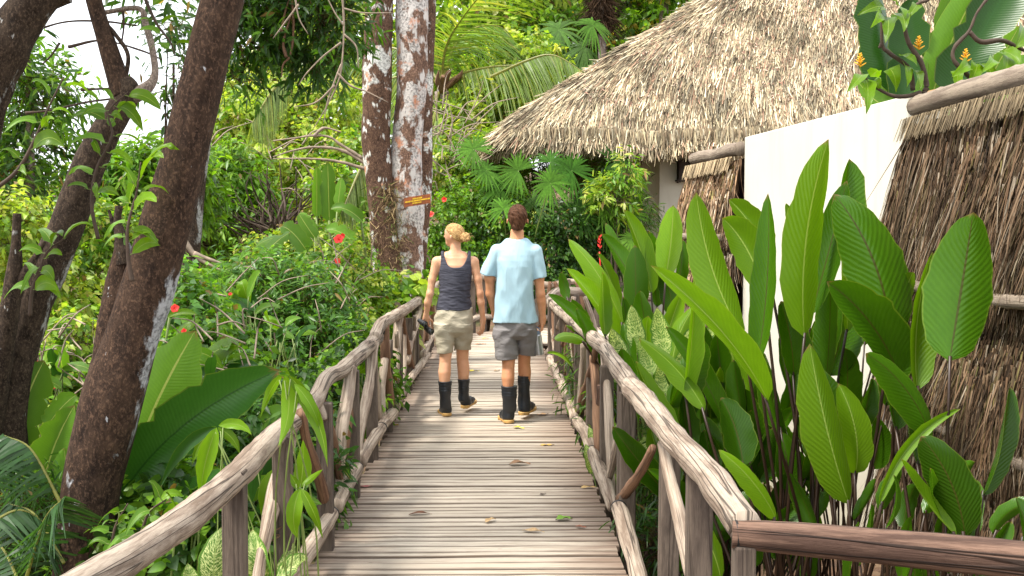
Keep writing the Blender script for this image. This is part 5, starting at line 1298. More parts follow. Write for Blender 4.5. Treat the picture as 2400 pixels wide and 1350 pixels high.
leafs(t, b, [(668, 880, 652, 1048, Yh, 36, (0, 0), (12, 0), -.05), (676, 878, 768, 1095, Yh, 34, (-.3, 0), (14, -10), -.05), (690, 900, 752, 1015, Yh, 24, (.4, 0), (10, -8)), (660, 880, 610, 980, Yh + .1, 20, (.5, 0), (-8, -6)),
             (508, 1002, 375, 1145, Yh + .5, 28, (.2, 0), (-12, -22), 0, 'banana_dark'), (508, 1002, 470, 1162, Yh + .45, 40, (.2, 0), (-6, 0)), (510, 1002, 562, 1065, Yh + .5, 22, (0, .2), (8, -6)), (506, 1000, 450, 1090, Yh + .6, 22, (0, .2), (-8, -6)), (512, 998, 590, 1020, Yh + .5, 24, (0, .3), (6, -12)),
             (703, 1145, 710, 1030, Yh + .3, 38, (0, .1), (4, 0), 0, 'calathea_back'), (703, 1145, 698, 1262, Yh, 34, (.2, 0), (-8, 0), 0), (706, 1145, 757, 1262, Yh, 24, (-.2, 0), (8, -8)), (705, 1142, 757, 1100, Yh + .1, 14, (0, .3)), (700, 1145, 680, 1110, Yh + .1, 18, (0, .2)),
             (640, 1100, 620, 1230, Yh + .5, 40, (0, 0)), (600, 1060, 590, 1180, Yh + .6, 36, (.4, 0), (0, 0), 0, 'banana_dark')], MAT['calathea_back'], MAT['petiole_green'], 'lance', 14, 3, .0035, fold=.3, wave=.03)
t, b = plant("dumb_cane", 540, 3.9, "white speckled broad leaved plant under the near left rail")
leafs(t, b, [(508, 1385, 520, 1235, 3.9, 74, (.2, .1), (-8, 0)), (612, 1385, 592, 1240, 3.95, 74, (-.2, .1), (6, 0)), (650, 1365, 722, 1310, 3.8, 46, (0, .8), (0, -8)), (640, 1380, 690, 1270, 4.1, 44, (.2, .4), (6, 0)), (460, 1400, 440, 1320, 4, 50, (0, .3))], MAT['dieff'], MAT['petiole_green'], 'oval', 14, 4, .01)
# narrow palm fronds at the lower left
def low_frond(parent, c, tip, n, ln, seed, col, w=.014):
    r = np.random.RandomState(seed); c = np.array(c); tip = np.array(tip)
    pts = [c, c * .5 + tip * .5 + np.array([0, 0, .08]), tip]
    return frond(parent, pts, ln, n, .55, seed, col, .008, width=w, yellow=0)
t, b = plant("palm_seedling", 80, 4.3, "young palm with narrow dark glossy leaflets at the lower left edge", "palm")
for k, (ax, ay, bx, by, ll) in enumerate([(60, 1360, 150, 1165, .30), (140, 1175, 10, 1020, .22), (-30, 1230, 130, 1245, .26), (150, 1320, 20, 1180, .26), (-60, 1150, 60, 1080, .26), (60, 1400, -40, 1260, .26)]):
    low_frond(t, P(ax, ay, 4.3), P(bx, by, 4.2 + .1 * k), 26, ll, k + 3, (.035, .09, .025), .020)
t, b = plant("palm_seedling", 560, 5.6, "small feather palm peeping between the left railing posts", "palm")
for k, (ax, ay, bx, by, ll) in enumerate([(560, 1200, 500, 1050, .2), (560, 1200, 640, 1080, .2), (560, 1200, 560, 1020, .2), (560, 1200, 460, 1120, .2)]):
    low_frond(t, P(ax, ay, 5.3), P(bx, by, 5.2), 26, ll, k + 13, (.06, .15, .03), .012)
# leafy shoots in front of the left trunks
def shoot(pl, Y, nleaf, size, seed, label, pal=((.14, .27, .03), (.18, .32, .04), (.11, .23, .03)), start=.25, name="sapling"):
    pts = TP([(a, b_, Y) for a, b_ in pl]); r = np.random.RandomState(seed)
    t = thing(name, pts[0], label, "sapling", None)
    tube("stem", pts, np.linspace(.010, .003, len(pts)), MAT['twig_dark'], t, sides=6, n=len(pl) * 8)
    c = crm(pts, 60); mats = [MAT['calathea_back'], MAT['banana']]
    for k in range(nleaf):
        f = start + (1 - start) * (k + .3 * r.rand()) / nleaf
        p = c[int(f * 59)]; s = (-1) ** k
        d = unit(np.array([s * r.uniform(.1, 1), r.uniform(-.8, .6), r.uniform(-.45, .6)]))
        ln = size * r.uniform(.6, 1.35)
        big_leaf(t, p + d * .02, p + d * ln, ln * r.uniform(.3, .42), (r.uniform(-.9, .9), r.uniform(-1, .1), 1.0 * r.rand() + .1), mats[k % 2], stem_to=p, stem_r=.0022, stem_mat=MAT['petiole_green'],
                 bend=(0, 0, .15 * ln), fold=.3, shape='heart' if k % 2 else 'oval', ns=8, nu=2, wave=.02, seed=k, droop=ln * r.uniform(0, .25))
shoot([(-20, 450), (40, 400), (80, 330), (110, 260), (150, 180)], 4.4, 9, .16, 1, "thin arching sapling with light leaves at upper left, in front of the dark corner bough")
shoot([(230, 560), (215, 480), (225, 400), (262, 320), (255, 262), (300, 215)], 5.0, 17, .17, 2, "leafy light green shoot climbing over the fork of the mossy tree")
shoot([(70, 740), (75, 680), (90, 640), (110, 590), (150, 560)], 5.0, 11, .16, 3, "light green shoot in front of the lower mossy trunk")
shoot([(310, 660), (300, 600), (300, 530), (320, 450), (330, 380)], 4.3, 13, .15, 4, "leafy light green shoot sprouting by the broken stub")
shoot([(300, 1300), (330, 1250), (350, 1200), (390, 1170)], 4.1, 10, .12, 5, "small bright vine at the foot of the leaning trunk")
shoot([(260, 1330), (262, 1280), (272, 1230), (300, 1180)], 4.1, 8, .09, 6, "little sprig of light leaves hugging the base of the leaning trunk")
shoot([(330, -30), (350, 20), (370, 60), (400, 100), (410, 130)], 4.8, 6, .14, 7, "dangling sprig of leaves left of the top of the leaning trunk")

# dead hanging vines and arching dry stems
def dead(name, lines, label, r0=.010, mat='twig', cat="branch"):
    p0 = P(*lines[0][0]); t = thing(name, p0, label, cat)
    for k, pl in enumerate(lines):
        tube("twig", TP(pl), np.linspace(r0, r0 * .3, len(pl)), MAT[mat], t, sides=6, n=len(pl) * 6, rough=.2, rscale=15, seed=k)
Yv = 8.8
dead("dead_branch", [[(800, -40, Yv), (806, 60, Yv), (800, 160, Yv), (785, 210, Yv), (760, 260, Yv), (735, 300, Yv)], [(806, 60, Yv), (785, 30, Yv), (760, -20, Yv)], [(800, 150, Yv), (770, 230, Yv), (758, 290, Yv)],
                     [(806, 80, Yv), (835, 110, Yv), (840, 160, Yv)], [(690, -20, Yv), (700, 40, Yv), (722, 80, Yv)], [(800, 100, Yv), (760, 130, Yv), (720, 170, Yv), (700, 200, Yv)], [(790, 170, Yv), (820, 200, Yv), (860, 215, Yv), (910, 240, Yv)],
                     [(785, 200, Yv), (740, 240, Yv), (690, 250, Yv)], [(806, 20, Yv), (850, 30, Yv), (920, 30, Yv)], [(700, 10, Yv), (670, 50, Yv), (640, 90, Yv)]], "tangle of pale dead twigs hanging left of the twin trunks", .011)
dead("dead_branch", [[(660, 75, 9.2), (668, 30, 9.2), (684, -20, 9.2)], [(672, 135, 9.2), (664, 100, 9.2), (678, 50, 9.2), (690, 10, 9.2)], [(684, -20, 9.2), (688, 70, 9.2), (680, 130, 9.2), (664, 150, 9.2), (660, 180, 9.2)]], "looped brown liana hanging at the top, right of the leaning trunk", .016, 'stick_brown')
dead("dead_branch", [[(870, 400, 13), (790, 378, 13), (720, 372, 13), (640, 372, 13)], [(860, 385, 13), (800, 352, 13), (740, 345, 13), (690, 352, 13), (640, 368, 13)], [(850, 372, 13), (800, 340, 13), (755, 318, 13), (640, 330, 13)], [(735, 320, 13), (760, 300, 13), (800, 310, 13)]], "arching dry brown stems left of the twin trunks", .028, 'twig')
dead("dead_branch", [[(430, 560, 10), (460, 600, 10), (500, 625, 10), (530, 640, 10)], [(455, 595, 10), (520, 618, 10)]], "broken bleached branch on the slope right of the leaning trunk", .03, 'twig')
_r = random.Random(12)
_tw = []
for _q in range(46):
    _x, _y = 650 + _r.uniform(-40, 50), 575 + _r.uniform(-20, 10); _a = _r.uniform(-1.25, 1.1); _l = _r.uniform(80, 190)
    _tw.append([(_x, _y, 15), (_x + math.sin(_a) * _l * .4 + _r.uniform(-12, 12), _y - math.cos(_a) * _l * .45, 15 + _r.uniform(-.4, .4)), (_x + math.sin(_a) * _l * .8 + _r.uniform(-14, 14), _y - math.cos(_a) * _l * .8, 15), (_x + math.sin(_a) * _l + _r.uniform(-25, 25), _y - math.cos(_a) * _l, 15)])
dead("bare_thicket", _tw + [[(660, 560, 15), (650, 480, 15), (620, 430, 15), (570, 400, 15)], [(660, 560, 15), (670, 480, 15), (700, 410, 15)], [(655, 530, 15), (600, 500, 15), (540, 470, 15)], [(660, 540, 15), (690, 500, 15), (740, 480, 15)], [(640, 520, 15), (580, 530, 15), (530, 520, 15)], [(665, 520, 15), (660, 440, 15), (655, 380, 15)], [(670, 540, 15), (720, 470, 15), (760, 430, 15)], [(650, 560, 15), (600, 560, 15), (540, 550, 15)]], "tangled bare brown thicket in the shade below the lime green tree", .020, 'twig_dark', "thicket")

def dry_stems(name, boxes, n, label, seed, mat, r0):
    r = random.Random(seed); acc = Acc()
    for q in range(n):
        x0, x1, y0, y1, Y0, Y1 = r.choice(boxes); x, y, Y = r.uniform(x0, x1), r.uniform(y0, y1), r.uniform(Y0, Y1)
        a = r.uniform(-1.4, 1.4); l = r.uniform(50, 150)
        acc.tube([P(x, y, Y), P(x + math.sin(a) * l * .5 + r.uniform(-10, 10), y - math.cos(a) * l * .5, Y + r.uniform(-.2, .2)), P(x + math.sin(a) * l, y - math.cos(a) * l * .8 + r.uniform(-10, 25), Y)], [r0, r0 * .8, r0 * .35], sides=5, n=9)
    o = acc.build(name, MAT[mat], None, cols=False, loc=P(600, 900, 8)); tag(o, label, "stems", kind="stuff")
dry_stems("dry_stems", [(450, 860, 640, 900, 7.2, 8.0), (380, 600, 760, 980, 5.6, 6.2), (60, 240, 760, 1000, 6.2, 7.0), (700, 870, 620, 800, 9.2, 10)], 130, "thin pale dry stems tangled through the shrubs of the left slope", 3, 'twig', .006)
dry_stems("dry_stems", [(420, 850, 330, 620, 14.5, 18), (1010, 1110, 250, 450, 18, 20)], 110, "thin pale twigs tangled in the far trees behind the left slope", 4, 'twig', .013)
# ================================================================== RIGHT: CALATHEA CLUMPS
def cal(px, Y, label, rows, **k):
    t, b = plant("calathea_plant", px, Y, label, "plant", "tall broad leaved calathea clumps")
    leafs(t, b, rows, MAT['calathea'], MAT['petiole'], k.pop('shape', 'cal'), 18, 4, k.pop('stem_r', .0085), stem_spread=.16, **k)
    return t, b
cb = 'calathea_back'
cal(1880, 4.7, "tall calathea clump centred before the cream wall, its highest leaf near the wall top", [
    (1885, 790, 1942, 318, 4.6, 130, (.25, 0), (-25, 0), .1, cb), (1935, 600, 1990, 372, 4.9, 75, (.6, 0), (8, 0)), (1900, 740, 1985, 420, 4.75, 90, (-.5, .1), (6, 0)),
    (2092, 804, 1955, 448, 4.5, 158, (-.35, .1), (22, -14), .1), (2107, 880, 1938, 665, 4.35, 118, (.5, -.35), (14, -18), -.1),
    (1775, 850, 1800, 458, 4.45, 72, (-.7, 0), (10, 0), 0), (1742, 792, 1632, 440, 4.5, 112, (.35, .1), (-14, 12), .1, cb), (1798, 700, 1693, 498, 4.7, 88, (-.2, .2), (10, -14), .1, cb),
    (1800, 610, 1708, 466, 4.9, 56, (.2, .2), (8, -10), .1, cb), (1862, 560, 1842, 476, 5.0, 28, (0, 0), (4, 0), 0, cb), (1800, 940, 1525, 620, 4.2, 74, (0, .6), (22, -8), -.2, cb),
    (1860, 880, 1830, 700, 4.8, 74, (.2, 0), (4, 0), 0), (1935, 900, 1945, 640, 4.8, 70, (.4, -.1), (6, 0), 0), (1905, 870, 1960, 700, 5.0, 76, (-.4, 0)), (1985, 780, 1975, 560, 5.0, 50, (.1, 0), (4, 0), 0, cb),
    (1830, 1010, 1790, 830, 4.9, 70, (.4, 0))])
cal(1990, 4.3, "calathea with a long curled leaf standing over the corner of the near rails", [
    (1990, 1182, 1898, 808, 4.1, 100, (.2, .1), (-10, 6), .0, cb), (2005, 1110, 1965, 890, 4.3, 78, (-.3, 0), (12, 0), 0, cb), (1930, 1040, 1905, 850, 4.6, 84, (.3, 0)), (2186, 1030, 2030, 818, 3.95, 82, (.1, .35), (18, -14), -.1),
    (2060, 1184, 2252, 955, 3.8, 30, (0, .6), (-20, -22), .1, cb), (2010, 1010, 2045, 880, 4.5, 60, (0, 0), (0, 0)), (1960, 930, 2060, 940, 5.0, 28, (0, .8), (0, -8), .3)])
cal(2190, 3.9, "calathea with one huge oval leaf against the dark thatched fence at right", [
    (2225, 846, 2282, 480, 3.9, 172, (-.15, 0), (10, 0), .05), (2150, 915, 2185, 590, 4.1, 84, (.4, .1), (-12, 0), .1, cb), (2302, 1162, 2368, 900, 3.7, 84, (.2, 0), (8, 0), .1), (2262, 1256, 2158, 1020, 3.7, 120, (-.4, -.1), (14, -12), 0),
    (2242, 1256, 2112, 1072, 3.7, 46, (.3, .4), (-4, 4), 0, cb), (2100, 1010, 2085, 860, 4.2, 78, (.3, 0)), (2118, 700, 2140, 640, 4.6, 60, (0, 0), (0, 0), 0, cb), (2150, 1090, 2130, 960, 4.2, 70, (.4, .1)), (2400, 1270, 2380, 1160, 3.5, 60, (.2, 0)), (2120, 1240, 2150, 1130, 4.2, 50, (0, .3))])
cal(1790, 4.6, "lower calathea clump with pale leaves behind the right rail, left of the cream wall base", [
    (1820, 1218, 1684, 1056, 4.0, 62, (.1, .4), (8, -12), -.1, cb), (1742, 1092, 1690, 925, 4.4, 92, (-.1, .1), (8, -4), .1), (1605, 930, 1628, 640, 4.8, 52, (.4, 0), (4, 0), 0, cb), (1652, 962, 1498, 795, 4.7, 58, (0, .6), (14, -10), .1, cb),
    (1590, 1010, 1490, 850, 4.9, 54, (.1, .3), (-8, 6), .1, cb), (1560, 1050, 1520, 890, 5.0, 50, (.3, .1)), (1690, 1360, 1612, 1203, 3.6, 76, (.2, .1), (10, -10), 0, cb), (1650, 900, 1640, 760, 5.2, 60, (.4, 0)), (1700, 930, 1680, 780, 5.1, 66, (-.3, 0)),
    (1740, 980, 1720, 840, 5.0, 50, (.3, .1)), (1620, 1080, 1600, 930, 5.0, 60, (.3, .1)), (1680, 1130, 1650, 1000, 4.9, 60, (-.2, .1)), (1590, 1200, 1560, 1080, 4.9, 50, (.3, .3)), (1850, 1150, 1830, 1010, 4.9, 60, (-.4, .1)), (1880, 1100, 1780, 1140, 4.9, 40, (0, .9), (0, -14)),
    (1910, 1240, 1850, 1110, 4.4, 50, (.3, .3), (6, 0)), (1770, 1330, 1740, 1200, 4.4, 60, (.2, .3)), (1700, 1000, 1560, 760, 5.0, 46, (.1, .5), (10, -8), .1), (1780, 1100, 1760, 960, 5.0, 64, (.3, 0)), (1840, 980, 1870, 860, 5.2, 60, (0, 0))])
cal(1500, 7.6, "clump of upright light green calathea leaves beside the far part of the right railing", [
    (1560, 650, 1578, 482, 7.4, 74, (.15, 0), (4, 0), .1, cb), (1528, 690, 1462, 488, 7.5, 54, (.3, .1), (6, -6), .1, cb), (1505, 700, 1410, 552, 7.4, 56, (.1, .3), (4, -8), .1), (1460, 760, 1332, 552, 7.3, 56, (.1, .4), (8, -10), .1, cb), (1450, 800, 1328, 632, 7.1, 46, (.1, .5), (8, -6), .1, cb),
    (1395, 800, 1284, 688, 7.0, 34, (0, .7), (4, -8), .1), (1490, 740, 1488, 575, 7.2, 66, (-.3, 0), (0, 0), 0), (1418, 790, 1412, 640, 7.0, 46, (.3, 0), (0, 0), 0, cb), (1540, 720, 1520, 545, 7.6, 50, (.4, 0)), (1580, 740, 1560, 620, 7.5, 50, (.2, 0)), (1450, 720, 1400, 590, 7.7, 44, (.4, .2), (4, -4), 0, cb),
    (1400, 860, 1350, 720, 6.9, 40, (.2, .3), (4, -4)), (1520, 800, 1500, 680, 7.0, 54, (.2, 0)), (1560, 800, 1600, 680, 7.2, 46, (0, .1), (0, 0), 0, cb), (1480, 830, 1460, 700, 6.9, 44, (.5, 0)), (1470, 640, 1420, 520, 7.9, 34, (.2, .1)), (1420, 690, 1350, 590, 7.8, 34, (.2, .3)), (1590, 680, 1600, 560, 7.9, 36, (.2, .1)),
    (1370, 800, 1300, 800, 6.6, 34, (0, 1), (0, -12), -.2, cb)], stem_r=.009)
cal(1400, 8.6, "small ginger clump leaning over the right railing near the man's bottle", [
    (1430, 830, 1325, 760, 8.2, 34, (0, .6), (0, -10), -.1, cb), (1420, 860, 1360, 790, 8.2, 30, (0, .6), (0, -8)), (1340, 860, 1282, 830, 8.0, 20, (0, .9), (0, -8), -.2, cb), (1330, 700, 1316, 640, 8.8, 26, (0, .3)), (1380, 800, 1340, 700, 8.6, 34, (.2, .3))])

# further smaller leaves crowding the two big clumps
def filler(px0, px1, py0, py1, Y0, Y1, n, wl, seed, label, mats=('calathea', 'calathea_back', 'calathea')):
    r = random.Random(seed); rows = []
    for q in range(n):
        bx, by, Y = r.uniform(px0, px1), r.uniform(py0, py1), r.uniform(Y0, Y1)
        ln = r.uniform(.7, 1.25) * wl; an = r.gauss(0, .42)
        rows.append((bx, by, bx + math.sin(an) * ln, by - math.cos(an) * ln, Y, ln * r.uniform(.26, .40), (r.uniform(-.8, .8), r.uniform(-.2, .7)), (r.uniform(-12, 12), -abs(r.gauss(0, 10))), r.uniform(-.2, .2), r.choice(mats)))
    return cal((px0 + px1) / 2, (Y0 + Y1) / 2, label, rows, stem_r=.006, wave=.03)
filler(1560, 1800, 900, 1180, 5.0, 5.8, 44, 180, 1, "crowded middle height calathea behind the pale leaves, left of the cream wall")
filler(1560, 1900, 1080, 1400, 4.6, 5.6, 40, 170, 2, "lowest calathea leaves in the shade behind the near right railing", ('calathea',))
filler(1850, 2080, 800, 1150, 4.9, 5.5, 20, 160, 3, "slender calathea shoots just in front of the cream wall")
filler(1980, 2350, 1180, 1420, 3.6, 4.4, 16, 150, 4, "low calathea leaves behind the horizontal log rail", ('calathea',))
filler(1440, 1580, 820, 1040, 6.0, 7.2, 22, 130, 5, "mid green calathea filling the gap between the clumps behind the railing")
t, b = plant("dumb_cane", 1530, 6.6, "white speckled broad leaved plant between the calathea clumps")
leafs(t, b, [(1500, 830, 1480, 715, 6.4, 50, (.2, .1)), (1560, 840, 1540, 720, 6.4, 50, (-.2, .1)), (1600, 850, 1640, 760, 6.3, 50, (0, .4), (0, -8)), (1470, 850, 1432, 770, 6.3, 44, (.2, .4)), (1530, 880, 1500, 790, 6.2, 46, (.1, .3)), (1590, 900, 1610, 800, 6.2, 46, (0, .3)), (1450, 900, 1440, 830, 6.2, 40, (.1, .3)), (1640, 830, 1690, 760, 6.4, 44, (0, .3), (0, -8)),
             (1560, 930, 1545, 850, 6.0, 44, (.1, .3)), (1500, 950, 1470, 880, 6.0, 40, (.1, .4))], MAT['dieff'], MAT['petiole_green'], 'oval', 12, 3, .008)
t, b = plant("dumb_cane", 1480, 5.9, "low speckled leaves close behind the right railing posts")
leafs(t, b, [(1470, 1100, 1440, 1010, 5.8, 44, (.2, .3)), (1500, 1120, 1510, 1020, 5.8, 44, (-.2, .2)), (1480, 1180, 1440, 1110, 5.6, 40, (.2, .5)), (1520, 1080, 1560, 1000, 5.9, 40, (0, .4)), (1400, 1060, 1380, 1000, 6.6, 30, (.2, .4)), (1390, 1110, 1372, 1040, 6.4, 30, (.2, .4))], MAT['dieff'], MAT['petiole_green'], 'oval', 10, 3, .007)
# red ginger spike
gs = thing("ginger_flower", P(1405, 610, 8.0), "small red flower spike among the far calathea leaves", "flower")
a_ = Acc(); c_ = P(1405, 568, 8.0)
for k in range(9):
    d = np.array([math.cos(k * 2.4) * .5, math.sin(k * 2.4) * .5, .7]); V, F, uv = blade_arrays(c_ + np.array([0, 0, -.05 + .011 * k]), c_ + np.array([0, 0, -.05 + .011 * k]) + unit(d) * .034, .013, (0, -1, .3), ns=4, nu=1, shape='lance'); a_.add(V, F)
a_.tube([P(1405, 590, 8.0), P(1412, 700, 8.0)], [.006, .006], sides=6, n=4)
a_.build("bracts", MAT['flower'], gs, cols=False)

# ================================================================== GARDEN BEHIND THE WALL
t, b = plant("banana_plant", 2200, 7.6, "banana leaves fanning up above the cream wall, in front of the thatched roof")
leafs(t, b, [(2100, 260, 2048, -60, 7.5, 95, (.3, 0), (-10, 0), 0, 'banana_dark'), (2120, 240, 2140, -10, 7.4, 80, (-.3, 0), (0, 0), 0, 'banana_dark'), (2150, 240, 2265, -90, 7.6, 60, (.3, 0), (0, 0), 0), (2170, 280, 2330, -90, 7.3, 85, (.2, 0), (-16, 0), 0), (2230, 230, 2400, -80, 7.2, 110, (-.4, -.1), (-16, 0), 0, 'banana_dark'),
             (2100, 260, 2010, 190, 7.4, 60, (0, .3), (0, 10)), (2260, 240, 2230, 60, 7.6, 60, (.3, 0)), (2330, 230, 2430, 130, 7, 60, (0, .2)), (2120, 200, 2090, 30, 7.8, 60, (.4, 0), (0, 0), 0), (2190, 250, 2190, 90, 7.8, 60, (.1, 0), (0, 0), 0, 'banana_dark'), (2290, 240, 2390, 60, 7.5, 60, (.1, 0))], MAT['banana'], MAT['petiole_green'], 'banana', 14, 4, .02, wave=.015)
Yb = 6.0
vb = thing("flowering_branch", P(2158, 215, Yb), "crooked dark branches with heart shaped leaves and yellow flower spikes reaching over the wall", "branch")
for k, pl in enumerate([[(2166, 214), (2172, 200), (2160, 150), (2130, 100), (2122, 50), (2150, 10), (2175, 0), (2200, -30)], [(2158, 218), (2120, 226), (2085, 222), (2040, 195), (2022, 175)], [(2140, 212), (2130, 160), (2085, 125), (2068, 105), (2066, 40), (2050, 10)],
                        [(2300, 206), (2262, 170), (2235, 140), (2238, 110), (2270, 75), (2290, 30), (2320, -10)], [(2272, 75), (2300, 98), (2350, 95), (2400, 118), (2440, 125)], [(2166, 214), (2168, 245), (2176, 268)], [(2066, 105), (2060, 112)]]):
    tube("branch", [P(a, c, Yb) for a, c in pl], np.linspace(M(6, Yb), M(3, Yb), len(pl)), MAT['twig_dark'], vb, sides=8, n=len(pl) * 6, rough=.2, rscale=18, seed=k)
r_ = random.Random(8)
for (lx_, ly_, tx_, ty_, w) in [(2066, 30, 2040, 60, 34), (2080, 40, 2075, 95, 40), (2070, 15, 2010, 30, 36), (2100, 10, 2120, 40, 34), (2110, 30, 2118, 70, 36), (2022, 175, 1985, 210, 34), (2030, 185, 2030, 262, 42), (2040, 180, 2060, 160, 34), (2045, 190, 2060, 205, 30), (2085, 160, 2100, 210, 40), (2110, 130, 2150, 150, 36),
                              (2120, 150, 2125, 200, 36), (2145, 165, 2155, 205, 30), (2290, 150, 2270, 195, 40), (2270, 150, 2230, 175, 36), (2300, 150, 2330, 190, 40), (2350, 120, 2390, 150, 42), (2360, 130, 2350, 175, 40), (2380, 110, 2420, 105, 40), (2395, 60, 2380, 105, 30), (2240, 165, 2238, 215, 30), (2090, 0, 2060, -20, 34), (2150, 10, 2120, 45, 26), (2330, 140, 2300, 165, 30)]:
    big_leaf(vb, P(lx_, ly_, Yb), P(tx_, ty_ + 6, Yb - .08 + r_.uniform(-.1, .1)), M(w * 1.05, Yb), TOC + np.array([r_.uniform(-.6, .6), 0, r_.uniform(-.1, .8)]), MAT[cb], fold=.3, shape='heart', ns=10, nu=3, wave=.03, seed=lx_, bend=(0, -.03, .01), twist=r_.uniform(-.4, .4))
for (fx, fy) in [(2153, 100), (2263, 130), (2016, 140)]:
    a_ = Acc(); c_ = P(fx, fy, Yb)
    for k in range(14):
        an = k * 2.4; h_ = k / 14
        d = np.array([math.cos(an), math.sin(an) * .6, .6]); s_ = c_ + np.array([0, 0, -.04 + .08 * h_])
        a_.tube([s_, s_ + unit(d) * .035 * (1.2 - h_)], [.006, .003], sides=5, n=3)
    a_.build("flower", MAT['flower_y'], vb, cols=False)
# ================================================================== PEOPLE (one implicit surface per body, polygonised)
def smin(a, b, k):
    h = np.clip(.5 + .5 * (b - a) / k, 0, 1)
    return b * (1 - h) + a * h - k * h * (1 - h)
class Field:
    def __init__(s, lo, hi, h):
        s.lo = np.array(lo, float); s.h = h
        s.n = np.ceil((np.array(hi) - s.lo) / h).astype(int) + 1
        s.ax = [s.lo[i] + np.arange(s.n[i]) * h for i in range(3)]
        s.d = np.full(s.n, .2)
    def sub(s, lo, hi):
        a = np.clip(np.floor((np.array(lo) - s.lo) / s.h).astype(int), 0, s.n); b = np.clip(np.ceil((np.array(hi) - s.lo) / s.h).astype(int) + 1, 0, s.n)
        sl = tuple(slice(a[i], b[i]) for i in range(3))
        return sl, np.meshgrid(*[s.ax[i][sl[i]] for i in range(3)], indexing='ij')
    def put(s, sl, d, k): s.d[sl] = smin(s.d[sl], d, k) if k > 0 else np.minimum(s.d[sl], d)
    def cap(s, a, b, ra, rb=None, k=.02, sc=(1, 1, 1)):
        rb = ra if rb is None else rb; a, b = np.array(a, float), np.array(b, float); m = max(ra, rb) * max(sc) + k + .03
        sl, (X, Y, Z) = s.sub(np.minimum(a, b) - m, np.maximum(a, b) + m)
        iv = 1 / np.array(sc); ab = (b - a) * iv; L2 = max((ab ** 2).sum(), 1e-9)
        px, py, pz = (X - a[0]) * iv[0], (Y - a[1]) * iv[1], (Z - a[2]) * iv[2]
        t = np.clip((px * ab[0] + py * ab[1] + pz * ab[2]) / L2, 0, 1)
        d = np.sqrt((px - t * ab[0]) ** 2 + (py - t * ab[1]) ** 2 + (pz - t * ab[2]) ** 2) - (ra + (rb - ra) * t)
        s.put(sl, d * min(sc), k); return s
    def loft(s, rows, k=.02, disp=None):
        """rows (z, cx, cy, a, b) any order"""
        R = np.array(sorted(rows)); m = R[:, 3:].max() + .05
        sl, (X, Y, Z) = s.sub((R[:, 1].min() - m, R[:, 2].min() - m, R[0, 0] - .03), (R[:, 1].max() + m, R[:, 2].max() + m, R[-1, 0] + .03))
        z1 = s.ax[2][sl[2]]
        cx, cy, a, b = [np.interp(z1, R[:, 0], R[:, q])[None, None] for q in (1, 2, 3, 4)]
        q = np.sqrt(((X - cx) / a) ** 2 + ((Y - cy) / b) ** 2)
        d = (q - 1) * np.minimum(a, b) * (.5 + .5 * np.clip(q, 0, 1))
        if disp: d = d + disp(X, Y, Z)
        d = np.maximum(d, np.maximum(R[0, 0] - Z, Z - R[-1, 0]))
        s.put(sl, d, k); return s
    def cut(s, fn):
        X, Y, Z = np.meshgrid(*s.ax, indexing='ij'); s.d = np.maximum(s.d, fn(X, Y, Z)); return s
    def disp(s, fn):
        X, Y, Z = np.meshgrid(*s.ax, indexing='ij'); s.d = s.d + fn(X, Y, Z); return s
    def mesh(s, name, mat, parent, smooth_it=1):
        f = s.d; nx, ny, nz = f.shape; ins = f < 0
        cs = np.zeros((nx - 1, ny - 1, nz - 1), np.int8)
        for i in (0, 1):
            for j in (0, 1):
                for k in (0, 1): cs += ins[i:nx - 1 + i, j:ny - 1 + j, k:nz - 1 + k]
        act = (cs > 0) & (cs < 8)
        idx = np.full(act.shape, -1, np.int64); ii = np.argwhere(act); idx[act] = np.arange(len(ii))
        acc = np.zeros((len(ii), 3)); cnt = np.zeros(len(ii))
        corners = [(i, j, k) for i in (0, 1) for j in (0, 1) for k in (0, 1)]
        val = {c: f[ii[:, 0] + c[0], ii[:, 1] + c[1], ii[:, 2] + c[2]] for c in corners}
        for c in corners:
            for ax in range(3):
                if c[ax]: continue
                c2 = list(c); c2[ax] = 1; c2 = tuple(c2); v0, v1 = val[c], val[c2]
                m = (v0 < 0) != (v1 < 0)
                t = np.where(m, v0 / np.where(v0 - v1 == 0, 1, v0 - v1), 0)
                p = np.tile(np.array(c, float), (len(ii), 1)); p[:, ax] += t
                acc[m] += p[m]; cnt[m] += 1
        V = s.lo + (ii + acc / np.maximum(cnt, 1)[:, None]) * s.h
        Q = []
        for ax in range(3):
            o1, o2 = (ax + 1) % 3, (ax + 2) % 3
            sl0 = [slice(1, -1)] * 3; sl0[ax] = slice(0, f.shape[ax] - 1); sl1 = list(sl0); sl1[ax] = slice(1, f.shape[ax])
            a, b = ins[tuple(sl0)], ins[tuple(sl1)]
            for flip, mk in ((0, a & ~b), (1, ~a & b)):
                e = np.argwhere(mk); e[:, o1] += 1; e[:, o2] += 1
                def g(d1, d2):
                    q = e.copy(); q[:, o1] -= d1; q[:, o2] -= d2; return idx[q[:, 0], q[:, 1], q[:, 2]]
                q = np.stack([g(1, 1), g(0, 1), g(0, 0), g(1, 0)], 1)
                Q.append(q[:, ::-1] if flip else q)
        Q = np.concatenate(Q); Q = Q[(Q >= 0).all(1)]
        for _ in range(smooth_it):
            sm = np.zeros_like(V); ct = np.zeros(len(V))
            for a, b in ((0, 1), (1, 2), (2, 3), (3, 0)):
                np.add.at(sm, Q[:, a], V[Q[:, b]]); np.add.at(ct, Q[:, a], 1)
            V = V * .5 + .5 * sm / np.maximum(ct, 1)[:, None]
        return new_mesh(name, V, Q, mat, parent, loc=np.array(parent_loc(parent)))

